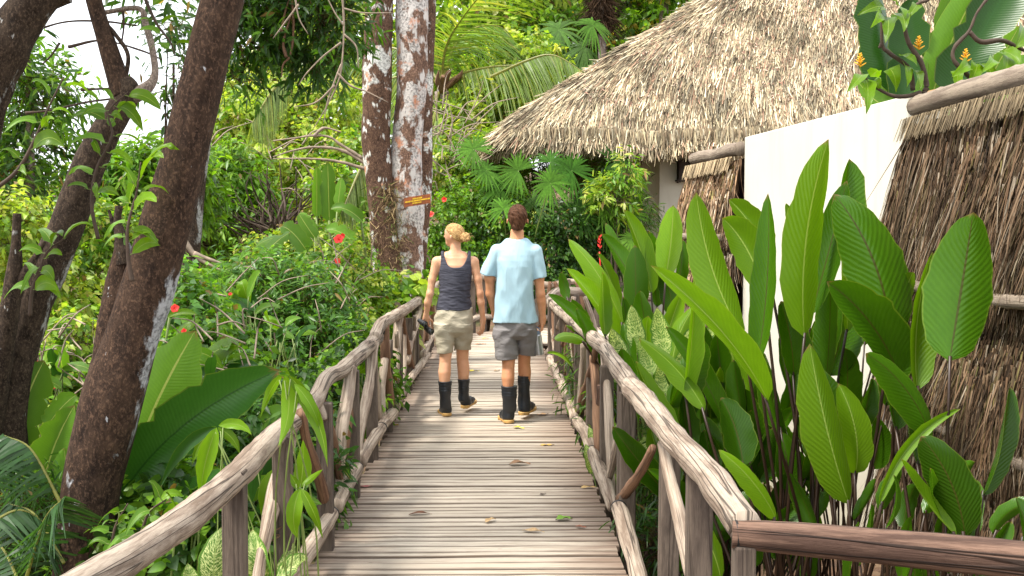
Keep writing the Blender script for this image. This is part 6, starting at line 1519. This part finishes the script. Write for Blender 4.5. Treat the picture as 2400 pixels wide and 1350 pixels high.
def mat_skin(name, c1, c2):
    m, nt, b = nodes(name)
    n1 = noise(nt, coords(nt), 7, 5); n2 = noise(nt, coords(nt), 90, 3)
    c = mixc(nt, ramp(nt, n1, [(.35, (0, 0, 0)), (.7, (1, 1, 1))]), c1, c2)
    L(nt, c, b.inputs["Base Color"]); b.inputs["Roughness"].default_value = .5
    b.inputs["Subsurface Weight"].default_value = .12; b.inputs["Subsurface Radius"].default_value = (.02, .008, .004); b.inputs["Subsurface Scale"].default_value = .5
    bump(nt, b, n2, .12, .002); return m
def mat_hair(name, a, b_, scale):
    m, nt, b = nodes(name)
    n1 = noise(nt, mapping(nt, coords(nt), scale), 6, 6, .7, .6)
    L(nt, mixc(nt, ramp(nt, n1, [(.38, (0, 0, 0)), (.62, (1, 1, 1))]), a, b_), b.inputs["Base Color"])
    b.inputs["Roughness"].default_value = .6; b.inputs["Specular IOR Level"].default_value = .12; bump(nt, b, n1, .8, .006); return m
def mat_cloth(name, c1, c2, nscale=5, stain=None, rough=.85, wr=.5, wscale=(9, 9, 9)):
    m, nt, b = nodes(name)
    co = coords(nt); n1 = noise(nt, co, nscale, 6, .6); w = noise(nt, mapping(nt, co, wscale), 1.4, 4, .5, .8); fine = noise(nt, co, 320, 2)
    c = mixc(nt, ramp(nt, n1, [(.35, (0, 0, 0)), (.7, (1, 1, 1))]), c1, c2)
    if stain is not None:
        sep = N(nt, "ShaderNodeSeparateXYZ"); L(nt, co, sep.inputs[0])
        dx = math_(nt, 'MULTIPLY', math_(nt, 'ABSOLUTE', math_(nt, 'SUBTRACT', math_(nt, 'ABSOLUTE', sep.outputs[0]), .035)), 9)
        dz = math_(nt, 'MULTIPLY', math_(nt, 'ABSOLUTE', math_(nt, 'SUBTRACT', sep.outputs[2], 1.30)), 5)
        rr_ = math_(nt, 'ADD', math_(nt, 'ADD', math_(nt, 'MULTIPLY', dx, dx), math_(nt, 'MULTIPLY', dz, dz)), math_(nt, 'MULTIPLY', math_(nt, 'SUBTRACT', noise(nt, mapping(nt, co, (1, 1, .45)), 16, 5), .5), 2.6))
        c = mixc(nt, ramp(nt, rr_, [(0.0, (.18, .18, .18)), (1.0, (0, 0, 0))]), c, stain)
    L(nt, c, b.inputs["Base Color"]); b.inputs["Roughness"].default_value = rough; b.inputs["Specular IOR Level"].default_value = .2
    bump(nt, b, math_(nt, 'ADD', w, math_(nt, 'MULTIPLY', fine, .06)), wr, .02); return m
MAT['skin'] = mat_skin("tanned_skin", (.50, .215, .10), (.62, .30, .155))
MAT['skin_f'] = mat_skin("light_tanned_skin", (.60, .30, .165), (.72, .40, .24))
MAT['boot'] = mat_plain("black_rubber", (.014, .017, .022), .42, nscale=12, var=.4, bmp=.3, spec=.5)
MAT['sole'] = mat_plain("tan_rubber_sole", (.58, .34, .11), .6, nscale=18, var=.3)

HH = .0055
def hand_prims(F, wrist, d, pn, thumb_side, sc=1.0, curl=.5, spread=.12, k=.006):
    """d: hand direction, pn: palm normal (curl direction), thumb_side: vector"""
    d, pn = unit(np.array(d, float)), np.array(pn, float); pn = unit(pn - d * pn.dot(d)); s = np.cross(d, pn)
    if s.dot(np.array(thumb_side)) < 0: s = -s
    w = np.array(wrist); knk = w + d * .085 * sc
    F.cap(w, w + d * .03 * sc, .024 * sc, .027 * sc, .02)
    for q in np.linspace(-1, 1, 4): F.cap(w + d * .02 * sc + s * q * .014 * sc, knk + s * q * .030 * sc, .0135 * sc, .0115 * sc, .012)
    for i_, (q, ln, r0) in enumerate([(1, .072, .0092), (.36, .080, .0095), (-.3, .074, .0090), (-.95, .060, .0080)]):
        p = knk + s * q * .031 * sc; c = curl * (1 + .25 * i_); dirv = unit(d + s * q * spread)
        a0 = 0
        for j_, fr in enumerate((.45, .32, .23)):
            a0 += c * (.5, .6, .4)[j_]
            e = p + (dirv * math.cos(a0) + pn * math.sin(a0)) * ln * sc * fr * 1.05
            F.cap(p, e, r0 * sc, r0 * .92 * sc, k * (.8 if j_ else 1.2)); p = e
    p = w + d * .025 * sc + s * .024 * sc
    for j_, (ln, r0) in enumerate(((.042, .0125), (.030, .0105), (.025, .0095))):
        dirv = unit(d * (.65 + .25 * j_) + s * (.8 - .35 * j_) + pn * (.25 + .35 * j_ * curl)); e = p + dirv * ln * sc
        F.cap(p, e, r0 * sc, r0 * .92 * sc, .008); p = e

def wave(*terms):
    def f(X, Y, Z):
        o = 0
        for a, kx, ky, kz, ph in terms:
            g = kx * X + ky * Y + kz * Z + ph + 1.3 * np.sin(kx * .4 * Z + kz * .3 * X + ph)
            o = o + a * (.45 * np.sin(g) + 1.1 * (np.abs(np.sin(g * .5 + 1)) - .64))
        return o
    return f
def rowsz(Y0, rows):
    """(py, left px, right px, dY, half depth m) -> loft rows"""
    out = []
    for py, l, r, dy, b in rows:
        Y = Y0 + dy; c = P((l + r) / 2, py, Y); out.append((c[2], c[0], c[1], M((r - l) / 2, Y), b))
    return out
def boot(parent, Y0, shaft, heel, toe_dir, lift, pitch, sc, name="boot"):
    """shaft: rows; heel: ground contact point of the heel; toe_dir plan direction; pitch>0 = toe up"""
    sh = rowsz(Y0, shaft); td = unit(np.array([toe_dir[0], toe_dir[1], 0])); pd = unit(td + np.array([0, 0, math.tan(pitch)])); un = unit(np.cross(np.cross(pd, [0, 0, 1.0]), pd))
    hp = np.array([heel[0], heel[1], lift])
    lo = np.minimum(hp - .16, [min(r_[1] - r_[3] for r_ in sh) - .05, min(r_[2] - r_[4] for r_ in sh) - .05, 0]); lo[2] = -.02
    hi = np.maximum(hp + .36, [max(r_[1] + r_[3] for r_ in sh) + .05, max(r_[2] + r_[4] for r_ in sh) + .05, 0]); hi[2] = max(r_[0] for r_ in sh) + .03
    F = Field(lo, hi, .0048)
    zt = max(r_[0] for r_ in sh)
    F.loft(sh, .0, disp=lambda X, Y, Z: -.0022 * (np.sin((zt - Z) * 260) > .3) * ((zt - Z) < .10) * 1.0 + .0015 * np.sin(Z * 70 + X * 9))
    a0 = hp + un * .055 * sc; ank = np.array([sh[-1 if sh[-1][0] < sh[0][0] else 0][1], sh[-1 if sh[-1][0] < sh[0][0] else 0][2], min(r_[0] for r_ in sh)])
    F.cap(ank + [0, 0, .03], a0 + td * .04, .048 * sc, .046 * sc, .03)
    F.cap(a0 + pd * .03, a0 + pd * .12 * sc - un * .008, .046 * sc, .046 * sc, .03)
    F.cap(a0 + pd * .12 * sc - un * .008, a0 + pd * .205 * sc - un * .02, .046 * sc, .036 * sc, .03)
    F.cut(lambda X, Y, Z: (hp[0] + un[0] * .024 - X) * un[0] + (hp[1] + un[1] * .024 - Y) * un[1] + (hp[2] + un[2] * .024 - Z) * un[2])
    b = F.mesh(name, MAT['boot'], parent, 1)
    # inner top left open looking: dark lining disc is the cut top; sole
    G = Field(lo, hi, .0048)
    def sole(X, Y, Z):
        rx, ry, rz = X - hp[0], Y - hp[1], Z - hp[2]
        f = rx * pd[0] + ry * pd[1] + rz * pd[2]; u = rx * un[0] + ry * un[1] + rz * un[2]
        sd = np.cross(pd, un); s_ = rx * sd[0] + ry * sd[1] + rz * sd[2]
        w = np.interp(f, [-.03, .0, .06, .12, .17, .22], [.040, .046, .042, .046, .054, .046]) * sc
        t = np.clip(f, 0.012, .205 * sc); d = np.sqrt((f - t) ** 2 + s_ ** 2) - w
        arch = np.where((f > .075) & (f < .10), .006, 0) + .003 * (np.sin(f * 300) > .2)
        return np.maximum(d, np.maximum(arch - u, u - .030))
    G.d = sole(*np.meshgrid(*G.ax, indexing='ij'))
    G.mesh("sole", MAT['sole'], b, 1)
    return b

# ------------------------------------------------------------------ MAN
YM = 8.32
man = thing("person", (P(1210, 900, YM)[0], YM, 0), "person in a pale blue t-shirt and grey shorts holding a steel bottle", "person")
man_loc = np.array(parent_loc(man))
m = lambda a, b_, dy=0.0: P(a, b_, YM + dy)
F = Field((m(1120, 500)[0], YM - .32, .0), (m(1300, 500)[0], YM + .52, 1.87), HH)
# torso, pelvis
F.loft(rowsz(YM, [(782, 1185, 1236, .02, .07), (765, 1168, 1250, .02, .115), (735, 1170, 1247, .01, .105), (700, 1174, 1243, 0, .095), (650, 1168, 1246, 0, .11), (605, 1163, 1252, 0, .105), (582, 1172, 1245, .0, .075)]), .03)
F.cap(m(1168, 592), m(1250, 592), .042, .042, .04).cap(m(1190, 575), m(1230, 575), .05, .05, .04)
F.cap(m(1211, 580, .0), m(1212, 545, .02), .062, .056, .03)
# head
F.cap(m(1213, 506, .035), m(1213, 512, .0), .073, .076, .02, (1, 1.12, 1.12)).cap(m(1213, 522, .055), m(1213, 532, .075), .058, .044, .03)
F.cap(m(1213, 518, .125), m(1213, 512, .10), .014, .010, .012)           # nose
F.cap(m(1213, 531, .105), m(1213, 531, .10), .018, .018, .01, (1.3, .6, .5))  # lips
for sx2 in (-1, 1):
    e = m(1213 + sx2 * 23.5, 516, .02); F.cap(e, e + [sx2 * .004, -.008, -.022], .011, .007, .008, (.7, 1, 1.3))
# arms: left forward, right straight with bottle
F.cap(m(1161, 597), m(1148, 650, .02), .046, .044, .03).cap(m(1148, 650, .02), m(1149, 688, .05), .041, .036, .02).cap(m(1149, 688, .05), m(1160, 735, .20), .037, .026, .02)
hand_prims(F, m(1160, 735, .20), (.15, .55, -.8), (.8, .3, .2), (0, 1, .3), 1.0, .7)
F.cap(m(1257, 597), m(1263, 650, .0), .046, .044, .03).cap(m(1263, 650, .0), m(1267, 690, -.01), .042, .036, .02).cap(m(1267, 690, -.01), m(1268, 705, .0), .036, .036, .02).cap(m(1268, 705, .0), m(1272, 748, .03), .037, .026, .02)
wr_ = m(1272, 748, .03); hand_prims(F, wr_, (-.06, .12, -1), (-1, .1, -.1), (0, 1, 0), 1.0, 1.05)
# legs
def leg(F, rows): F.loft(rowsz(YM, rows), .03)
leg(F, [(770, 1170, 1212, 0, .09), (840, 1176, 1208, -.02, .07), (862, 1177, 1206, -.03, .058), (885, 1175, 1206, -.05, .062), (910, 1179, 1203, -.06, .052), (950, 1184, 1200, -.07, .04)])
leg(F, [(770, 1212, 1250, .02, .09), (835, 1214, 1244, .10, .068), (852, 1214, 1243, .12, .06), (872, 1214, 1245, .13, .062), (895, 1217, 1243, .14, .054), (935, 1220, 1236, .15, .04)])
body = F.mesh("body", MAT['skin'], man, 1)
# hair
F = Field(m(1180, 550) + [0, -.15, -.02], m(1246, 470) + [0, .25, .03], .0042)
F.cap(m(1213, 504, .03), m(1213, 509, .0), .078, .080, .02, (1.0, 1.13, 1.14)).cap(m(1213, 520, -.035), m(1213, 534, -.03), .056, .050, .02)
F.disp(wave((.0035, 160, 90, 60, 0), (.0025, 90, 200, 120, 2)))
F.cut(lambda X, Y, Z: np.minimum(np.maximum((Y - (YM + .085)), 0 * Y - 1), 1)).cut(lambda X, Y, Z: m(0, 541)[2] - Z + .25 * np.abs(X - m(1213, 0)[0]))
F.cut(lambda X, Y, Z: np.minimum(Y - (YM + .012), (m(0, 505)[2] - Z)))
F.mesh("hair", mat_hair("brown_hair", (.035, .015, .007), (.11, .048, .024), (18, 18, 5)), man, 1)
# shirt
F = Field((m(1115, 500)[0], YM - .26, m(0, 775)[2]), (m(1300, 500)[0], YM + .26, m(0, 552)[2]), HH)
F.loft(rowsz(YM, [(756, 1153, 1262, .02, .150), (745, 1154, 1261, .02, .15), (710, 1158, 1256, .01, .142), (680, 1161, 1252, .0, .138), (650, 1163, 1250, 0, .140), (625, 1160, 1254, 0, .138), (610, 1158, 1256, 0, .130), (597, 1160, 1255, 0, .117), (585, 1165, 1251, 0, .10), (574, 1176, 1243, 0, .082), (564, 1190, 1232, 0, .064)]), .03)
F.cap(m(1168, 590), m(1252, 590), .060, .060, .04).cap(m(1192, 573), m(1230, 573), .052, .052, .04)
SV = Field(F.lo, F.lo + (F.n - 1) * F.h, F.h); SV.n = F.n.copy()
SV.ax = F.ax; SV.d = np.full(F.d.shape, .2)
SV.cap(m(1166, 590), m(1146, 642, .02), .062, .072, .035, (1, 1.1, 1)).cap(m(1254, 590), m(1264, 650, .0), .062, .066, .035, (1, 1.1, 1))
sl_l = m(1147, 645, .02); sl_r = m(1264, 653, 0); nl_ = unit(np.array([-.28, 0, -1.0])); nr_ = unit(np.array([.20, 0, -1.0])); xc_ = m(1210, 0)[0]
SV.cut(lambda X, Y, Z: np.where(X < xc_, (X - sl_l[0]) * nl_[0] + (Z - sl_l[2]) * nl_[2], (X - sl_r[0]) * nr_[0] + (Z - sl_r[2]) * nr_[2]))
F.d = smin(F.d, SV.d, .014)
wm = wave((.0050, 34, 0, 3, 0.4), (.004, 20, 0, -6, 2.0), (.003, 55, 20, 6, 1)); zq = m(0, 600)[2]
F.disp(lambda X, Y, Z: wm(X, Y, Z) * np.clip((zq - Z) / .12 + .3, .3, 1))
F.cut(lambda X, Y, Z: m(0, 757)[2] + .006 * np.sin(X * 22) - Z)
zc = m(1212, 566)
F.cut(lambda X, Y, Z: .066 - np.sqrt((X - zc[0]) ** 2 + (Y - YM - .02) ** 2 + (np.minimum(Z - zc[2] - .012, 0) * 1.5) ** 2))
sl_l = m(1147, 648, .02); sl_r = m(1264, 655, 0)
nl_ = unit(np.array([-.28, 0, -1.0])); nr_ = unit(np.array([.20, 0, -1.0]))
xl, xr2 = m(1166, 0)[0], m(1247, 0)[0]
shirt = F.mesh("t_shirt", mat_cloth("pale_blue_cotton", (.33, .49, .57), (.38, .54, .61), 4, wr=.35, wscale=(12, 12, 2.5)), man, 1)
a_ = Acc(); 
ang = np.linspace(0, 2 * np.pi, 40)
# shorts
F = Field((m(1140, 500)[0], YM - .22, m(0, 856)[2]), (m(1275, 500)[0], YM + .30, m(0, 742)[2]), HH)
F.loft(rowsz(YM, [(742, 1160, 1256, .02, .135), (765, 1158, 1258, .02, .14), (785, 1156, 1259, .02, .13), (796, 1162, 1254, .02, .07)]), .02)
F.loft(rowsz(YM, [(770, 1156, 1213, .01, .13), (810, 1157, 1213, .0, .115), (830, 1161, 1214, -.01, .108), (846, 1164, 1214, -.01, .105)]), .02)
F.loft(rowsz(YM, [(770, 1209, 1259, .03, .13), (810, 1212, 1259, .06, .115), (828, 1214, 1258, .09, .108), (839, 1215, 1256, .10, .105)]), .003)
F.disp(wave((.004, 25, 0, 30, 1), (.0035, 45, 10, -22, 3), (.002, 10, 20, 70, 0)))
F.cut(lambda X, Y, Z: np.where(X < m(1214, 0)[0], m(0, 843)[2], m(0, 836)[2]) + .05 * (X - m(1185, 0)[0]) * (X < m(1214, 0)[0]) - .12 * (X - m(1235, 0)[0]) * (X >= m(1214, 0)[0]) - Z)
F.mesh("shorts", mat_cloth("grey_canvas", (.165, .152, .148), (.22, .205, .20), 6, wr=.5, wscale=(10, 10, 16)), man, 1)
hl_ = P(1192, 986, YM); boot(man, YM, [(904, 1174, 1212, -.058, .070), (935, 1177, 1211, -.058, .064), (962, 1180, 1209, -.04, .056)], (m(1193, 0)[0], YM - .075), (-.25, 1), 0.0, 0.0, 1.0)
boot(man, YM, [(880, 1213, 1242, .13, .066), (915, 1214, 1242, .14, .062), (945, 1215, 1241, .15, .055)], (m(1227, 0)[0], YM + .11), (.38, .92), .035, .06, 1.0)
# bottle
bt = thing("water_bottle", m(1264, 805, .03), "brushed steel water bottle with blue grey lid held by the man", "bottle")
ax = unit(m(1266, 835, .03) - m(1258, 775, .03)); top = m(1257, 775, .03)
def ringed(name, rows, mat, parent):
    pts = [top + ax * s_ for s_, r_ in rows]; return tube(name, pts, [r_ for s_, r_ in rows], mat, parent, sides=28, n=len(rows) * 6)
steel = mat_plain("brushed_steel", (.50, .51, .53), .32, .85, nscale=40, var=.12)
ringed("flask", [(.028, .030), (.040, .036), (.05, .0385), (.12, .0385), (.195, .0385), (.204, .036), (.208, .030)], steel, bt)
lidm = mat_plain("blue_grey_plastic", (.16, .21, .28), .45)
ringed("lid", [(.0, .030), (.004, .035), (.014, .036), (.026, .036), (.030, .0365)], lidm, bt)
s_ = unit(np.cross(ax, [0, 1, 0]))
tube("carry_loop", [top + ax * .01 + s_ * .03, top - ax * .022 + s_ * .02, top - ax * .028, top - ax * .022 - s_ * .02, top + ax * .01 - s_ * .03], [.006] * 5, lidm, bt, sides=8, n=24)

# ------------------------------------------------------------------ WOMAN
YW = 8.64
wom = thing("person", (P(1065, 900, YW)[0], YW, 0), "person with a blond bun in charcoal tank top and khaki shorts", "person")
m = lambda a, b_, dy=0.0: P(a, b_, YW + dy)
F = Field((m(972, 500)[0], YW - .32, .0), (m(1150, 500)[0], YW + .52, 1.70), HH)
F.loft(rowsz(YW, [(768, 1040, 1092, .02, .08), (752, 1023, 1106, .02, .115), (730, 1026, 1103, .01, .10), (685, 1034, 1098, 0, .085), (650, 1031, 1102, 0, .092), (622, 1030, 1104, 0, .088), (606, 1040, 1096, 0, .062)]), .03)
F.cap(m(1026, 613), m(1108, 613), .040, .040, .04).cap(m(1048, 600), m(1086, 600), .040, .040, .04)
F.cap(m(1067, 604), m(1068, 574, .01), .050, .044, .03)
fd = unit(np.array([-.85, .53, 0])); hc = m(1067, 549, .01)
F.cap(hc - fd * .005, hc + fd * .03 + [0, 0, .008], .070, .068, .02, (1, 1, 1.15)).cap(hc + fd * .045 - [0, 0, .045], hc + fd * .060 - [0, 0, .072], .046, .034, .03)
F.cap(hc + fd * .108 - [0, 0, .020], hc + fd * .092 + [0, 0, .002], .012, .008, .010)
F.cap(hc + fd * .090 - [0, 0, .052], hc + fd * .088 - [0, 0, .052], .013, .013, .01, (1, 1, .6))
sd_ = np.array([-fd[1], fd[0], 0]); 
for sx2 in (-1, 1):
    e = hc + sd_ * sx2 * .072 - fd * .005 - [0, 0, .02]; F.cap(e, e + [0, 0, -.022], .010, .007, .008)
F.cap(m(1023, 614), m(1013, 655, -.01), .040, .033, .03).cap(m(1013, 655, -.01), m(1008, 688, -.02), .033, .029, .02).cap(m(1008, 688, -.02), m(1003, 708, .0), .030, .031, .02).cap(m(1003, 708, .0), m(999, 738, .06), .030, .021, .02)
hand_prims(F, m(999, 738, .06), (-.12, .25, -.9), (.2, .9, .1), (1, 0, 0), .9, 1.0)
F.cap(m(1111, 614), m(1120, 655, -.01), .040, .033, .03).cap(m(1120, 655, -.01), m(1125, 688, -.02), .033, .029, .02).cap(m(1125, 688, -.02), m(1127, 708, -.01), .030, .031, .02).cap(m(1127, 708, -.01), m(1132, 748, .04), .030, .021, .02)
hand_prims(F, m(1132, 748, .04), (-.06, .1, -1), (-.9, .4, 0), (-.2, 1, 0), .92, .35, .22)
def legw(rows): F.loft(rowsz(YW, rows), .03)
legw([(765, 1028, 1066, 0, .085), (825, 1030, 1060, -.03, .062), (848, 1030, 1057, -.04, .052), (872, 1027, 1057, -.06, .056), (900, 1030, 1054, -.07, .046), (950, 1035, 1050, -.07, .036)])
legw([(765, 1066, 1105, .02, .085), (820, 1069, 1099, .10, .062), (842, 1070, 1098, .12, .052), (865, 1072, 1101, .12, .056), (892, 1074, 1098, .12, .046), (930, 1077, 1092, .13, .036)])
F.mesh("body", MAT['skin_f'], wom, 1)
F = Field(m(1030, 600) + [0, -.16, .02], m(1112, 510) + [0, .2, .02], .0042)
F.cap(hc - fd * .012 + [0, 0, .004], hc + fd * .024 + [0, 0, .014], .074, .072, .02, (1, 1, 1.14))
F.cap(hc - fd * .03 - [0, 0, .03], hc - fd * .015 - [0, 0, .055], .058, .044, .03)
F.disp(wave((.0012, 120, 60, 140, 0), (.001, 60, 160, 90, 1)))
F.cut(lambda X, Y, Z: np.minimum((X - hc[0]) * fd[0] + (Y - hc[1]) * fd[1] - .004 - 1.1 * (Z - hc[2]) - .01, 1.0))
F.cut(lambda X, Y, Z: (X - hc[0]) * fd[0] + (Y - hc[1]) * fd[1] - .085)
bc = m(1091, 556, -.07)
rb_ = np.random.RandomState(5)
for k in range(9):
    a = k * .7; e1 = bc + np.array([math.cos(a) * .032, rb_.uniform(-.02, .02), math.sin(a) * .030]); e2 = bc + np.array([math.cos(a + 1.5) * .030, rb_.uniform(-.03, .01), math.sin(a + 1.5) * .028])
    F.cap(e1, e2, .0145, .012, .0015)
F.cap(bc, bc + [-.01, .02, 0], .028, .03, .006)
F.mesh("hair", mat_hair("blond_hair", (.20, .095, .035), (.62, .40, .17), (14, 14, 22)), wom, 1)
for k in range(7):   # stray strands at the bun
    a = k * .9; s0 = bc + np.array([math.cos(a) * .03, -.01, math.sin(a) * .03])
    tube("hair_strand", [s0, s0 + np.array([math.cos(a) * .02 + .01, -.01, .012]), s0 + np.array([math.cos(a) * .03 + .02, -.012, -.008 + .01 * math.sin(k)])], [.0022, .0018, .001], bpy.data.materials["blond_hair"], wom, sides=5, n=6)
# tank top
tzs = m(0, 727)[2]
F = Field((m(1010, 500)[0], YW - .22, tzs - .02), (m(1120, 500)[0], YW + .22, m(0, 588)[2]), HH * .85)
F.loft(rowsz(YW, [(726, 1021, 1107, .01, .122), (710, 1024, 1105, .01, .115), (690, 1029, 1102, .0, .104), (665, 1029, 1104, 0, .106), (645, 1028, 1106, 0, .108), (628, 1026, 1108, 0, .106), (612, 1028, 1106, 0, .098), (597, 1033, 1101, 0, .080)]), .0, disp=lambda X, Y, Z: 0 * X)
F.cap(m(1034, 618), m(1036, 600), .042, .048, .03).cap(m(1100, 618), m(1100, 600), .042, .048, .03)
wv = wave((.0011, 16, 3, 190, 0), (.0014, 22, 5, 110, 2), (.0015, 40, 20, 70, 1))
zh = m(0, 650)[2]
F.disp(lambda X, Y, Z: wv(X, Y, Z) * np.clip((zh - Z) / .1 + .2, .12, 1))
F.cut(lambda X, Y, Z: tzs + .004 * np.sin(X * 40) - Z)
# back scoop, arm holes: keep straps
zs = m(0, 627)[2]; xc = m(1067, 0)[0]; hwid = M(28.5, YW)
def scoop(X, Y, Z):
    u = np.abs(X - xc) / hwid
    floor_ = zs + (M(32, YW)) * np.clip(u, 0, 1) ** 3.5
    return np.where(u < 1, np.minimum(Z - floor_, (hwid - np.abs(X - xc))), -.01)
F.cut(scoop)
aw = M(35.5, YW); za = m(0, 640)[2]
def armhole(X, Y, Z):
    lim = np.interp(Z, [za - .02, za + .01, za + .06, za + .12, za + .3], [aw + .04, aw + .014, aw + .002, aw - .003, aw - .004])
    return np.abs(X - xc) - lim
F.cut(armhole)
F.mesh("tank_top", mat_cloth("charcoal_jersey", (.050, .050, .066), (.078, .078, .10), 9, wr=.6, wscale=(5, 5, 34)), wom, 1)
# shorts
F = Field((m(1000, 500)[0], YW - .22, m(0, 838)[2]), (m(1125, 500)[0], YW + .30, m(0, 712)[2]), HH)
F.loft(rowsz(YW, [(720, 1023, 1106, .01, .112), (740, 1019, 1109, .01, .128), (765, 1017, 1111, .01, .135), (776, 1018, 1110, .02, .13), (788, 1024, 1104, .02, .07)]), .02)
F.loft(rowsz(YW, [(758, 1017, 1067, .0, .13), (795, 1020, 1065, -.01, .108), (829, 1026, 1063, -.02, .088)]), .02)
F.loft(rowsz(YW, [(758, 1062, 1111, .02, .13), (795, 1064, 1107, .06, .108), (825, 1063, 1103, .10, .088)]), .003)
F.disp(wave((.0035, 30, 0, 25, 1), (.003, 40, 10, -35, 3), (.002, 10, 20, 80, 0)))
F.cut(lambda X, Y, Z: np.where(X < m(1064, 0)[0], m(0, 827)[2], m(0, 822)[2]) - .08 * np.abs(X - m(1064, 0)[0]) + .004 - Z)
F.mesh("shorts", mat_cloth("khaki_cotton", (.36, .315, .23), (.45, .40, .30), 6, wr=.5, wscale=(9, 9, 16)), wom, 1)
boot(wom, YW, [(893, 1027, 1059, -.066, .064), (925, 1030, 1057, -.066, .058), (955, 1033, 1055, -.05, .050)], (m(1046, 0)[0], YW - .07), (-.3, 1), 0, 0, .88)
boot(wom, YW, [(888, 1073, 1101, .11, .058), (918, 1075, 1099, .12, .053), (938, 1076, 1097, .13, .047)], (m(1085, 0)[0], YW + .12), (.35, .94), .035, .10, .88)
# binoculars
bn = thing("binoculars", m(998, 762, .06), "black binoculars hanging in the woman's left hand", "binoculars")
bx = unit(m(1008, 778, .0) - m(987, 752, .0)); blk = mat_plain("black_armour", (.012, .012, .013), .45, nscale=60)
lens = mat_plain("dark_lens", (.02, .03, .035), .08, spec=.9, bmp=0)
for k, cpx in enumerate(((990, 756), (1005, 774))):
    c_ = m(*cpx, .02); dv = unit(np.array([.55, -.75, -.25]))
    br = tube("barrel", [c_ - dv * .06, c_ - dv * .03, c_ - dv * .02, c_ + dv * .02, c_ + dv * .045], [.017, .019, .024, .026, .028], blk, bn, sides=20, n=18)
    tube("lens", [c_ + dv * .0455, c_ + dv * .0475], [.022, .022], lens, br, sides=20, n=4, loc=np.array(parent_loc(bn)))
c1_, c2_ = m(990, 756, .02), m(1005, 774, .02)
tube("bridge", [c1_, c2_], [.018, .018], blk, bn, sides=12, n=4)
tube("focus_wheel", [(c1_ + c2_) / 2 + [-.01, 0, .012], (c1_ + c2_) / 2 + [.01, -.02, .012]], [.012, .012], blk, bn, sides=12, n=4)
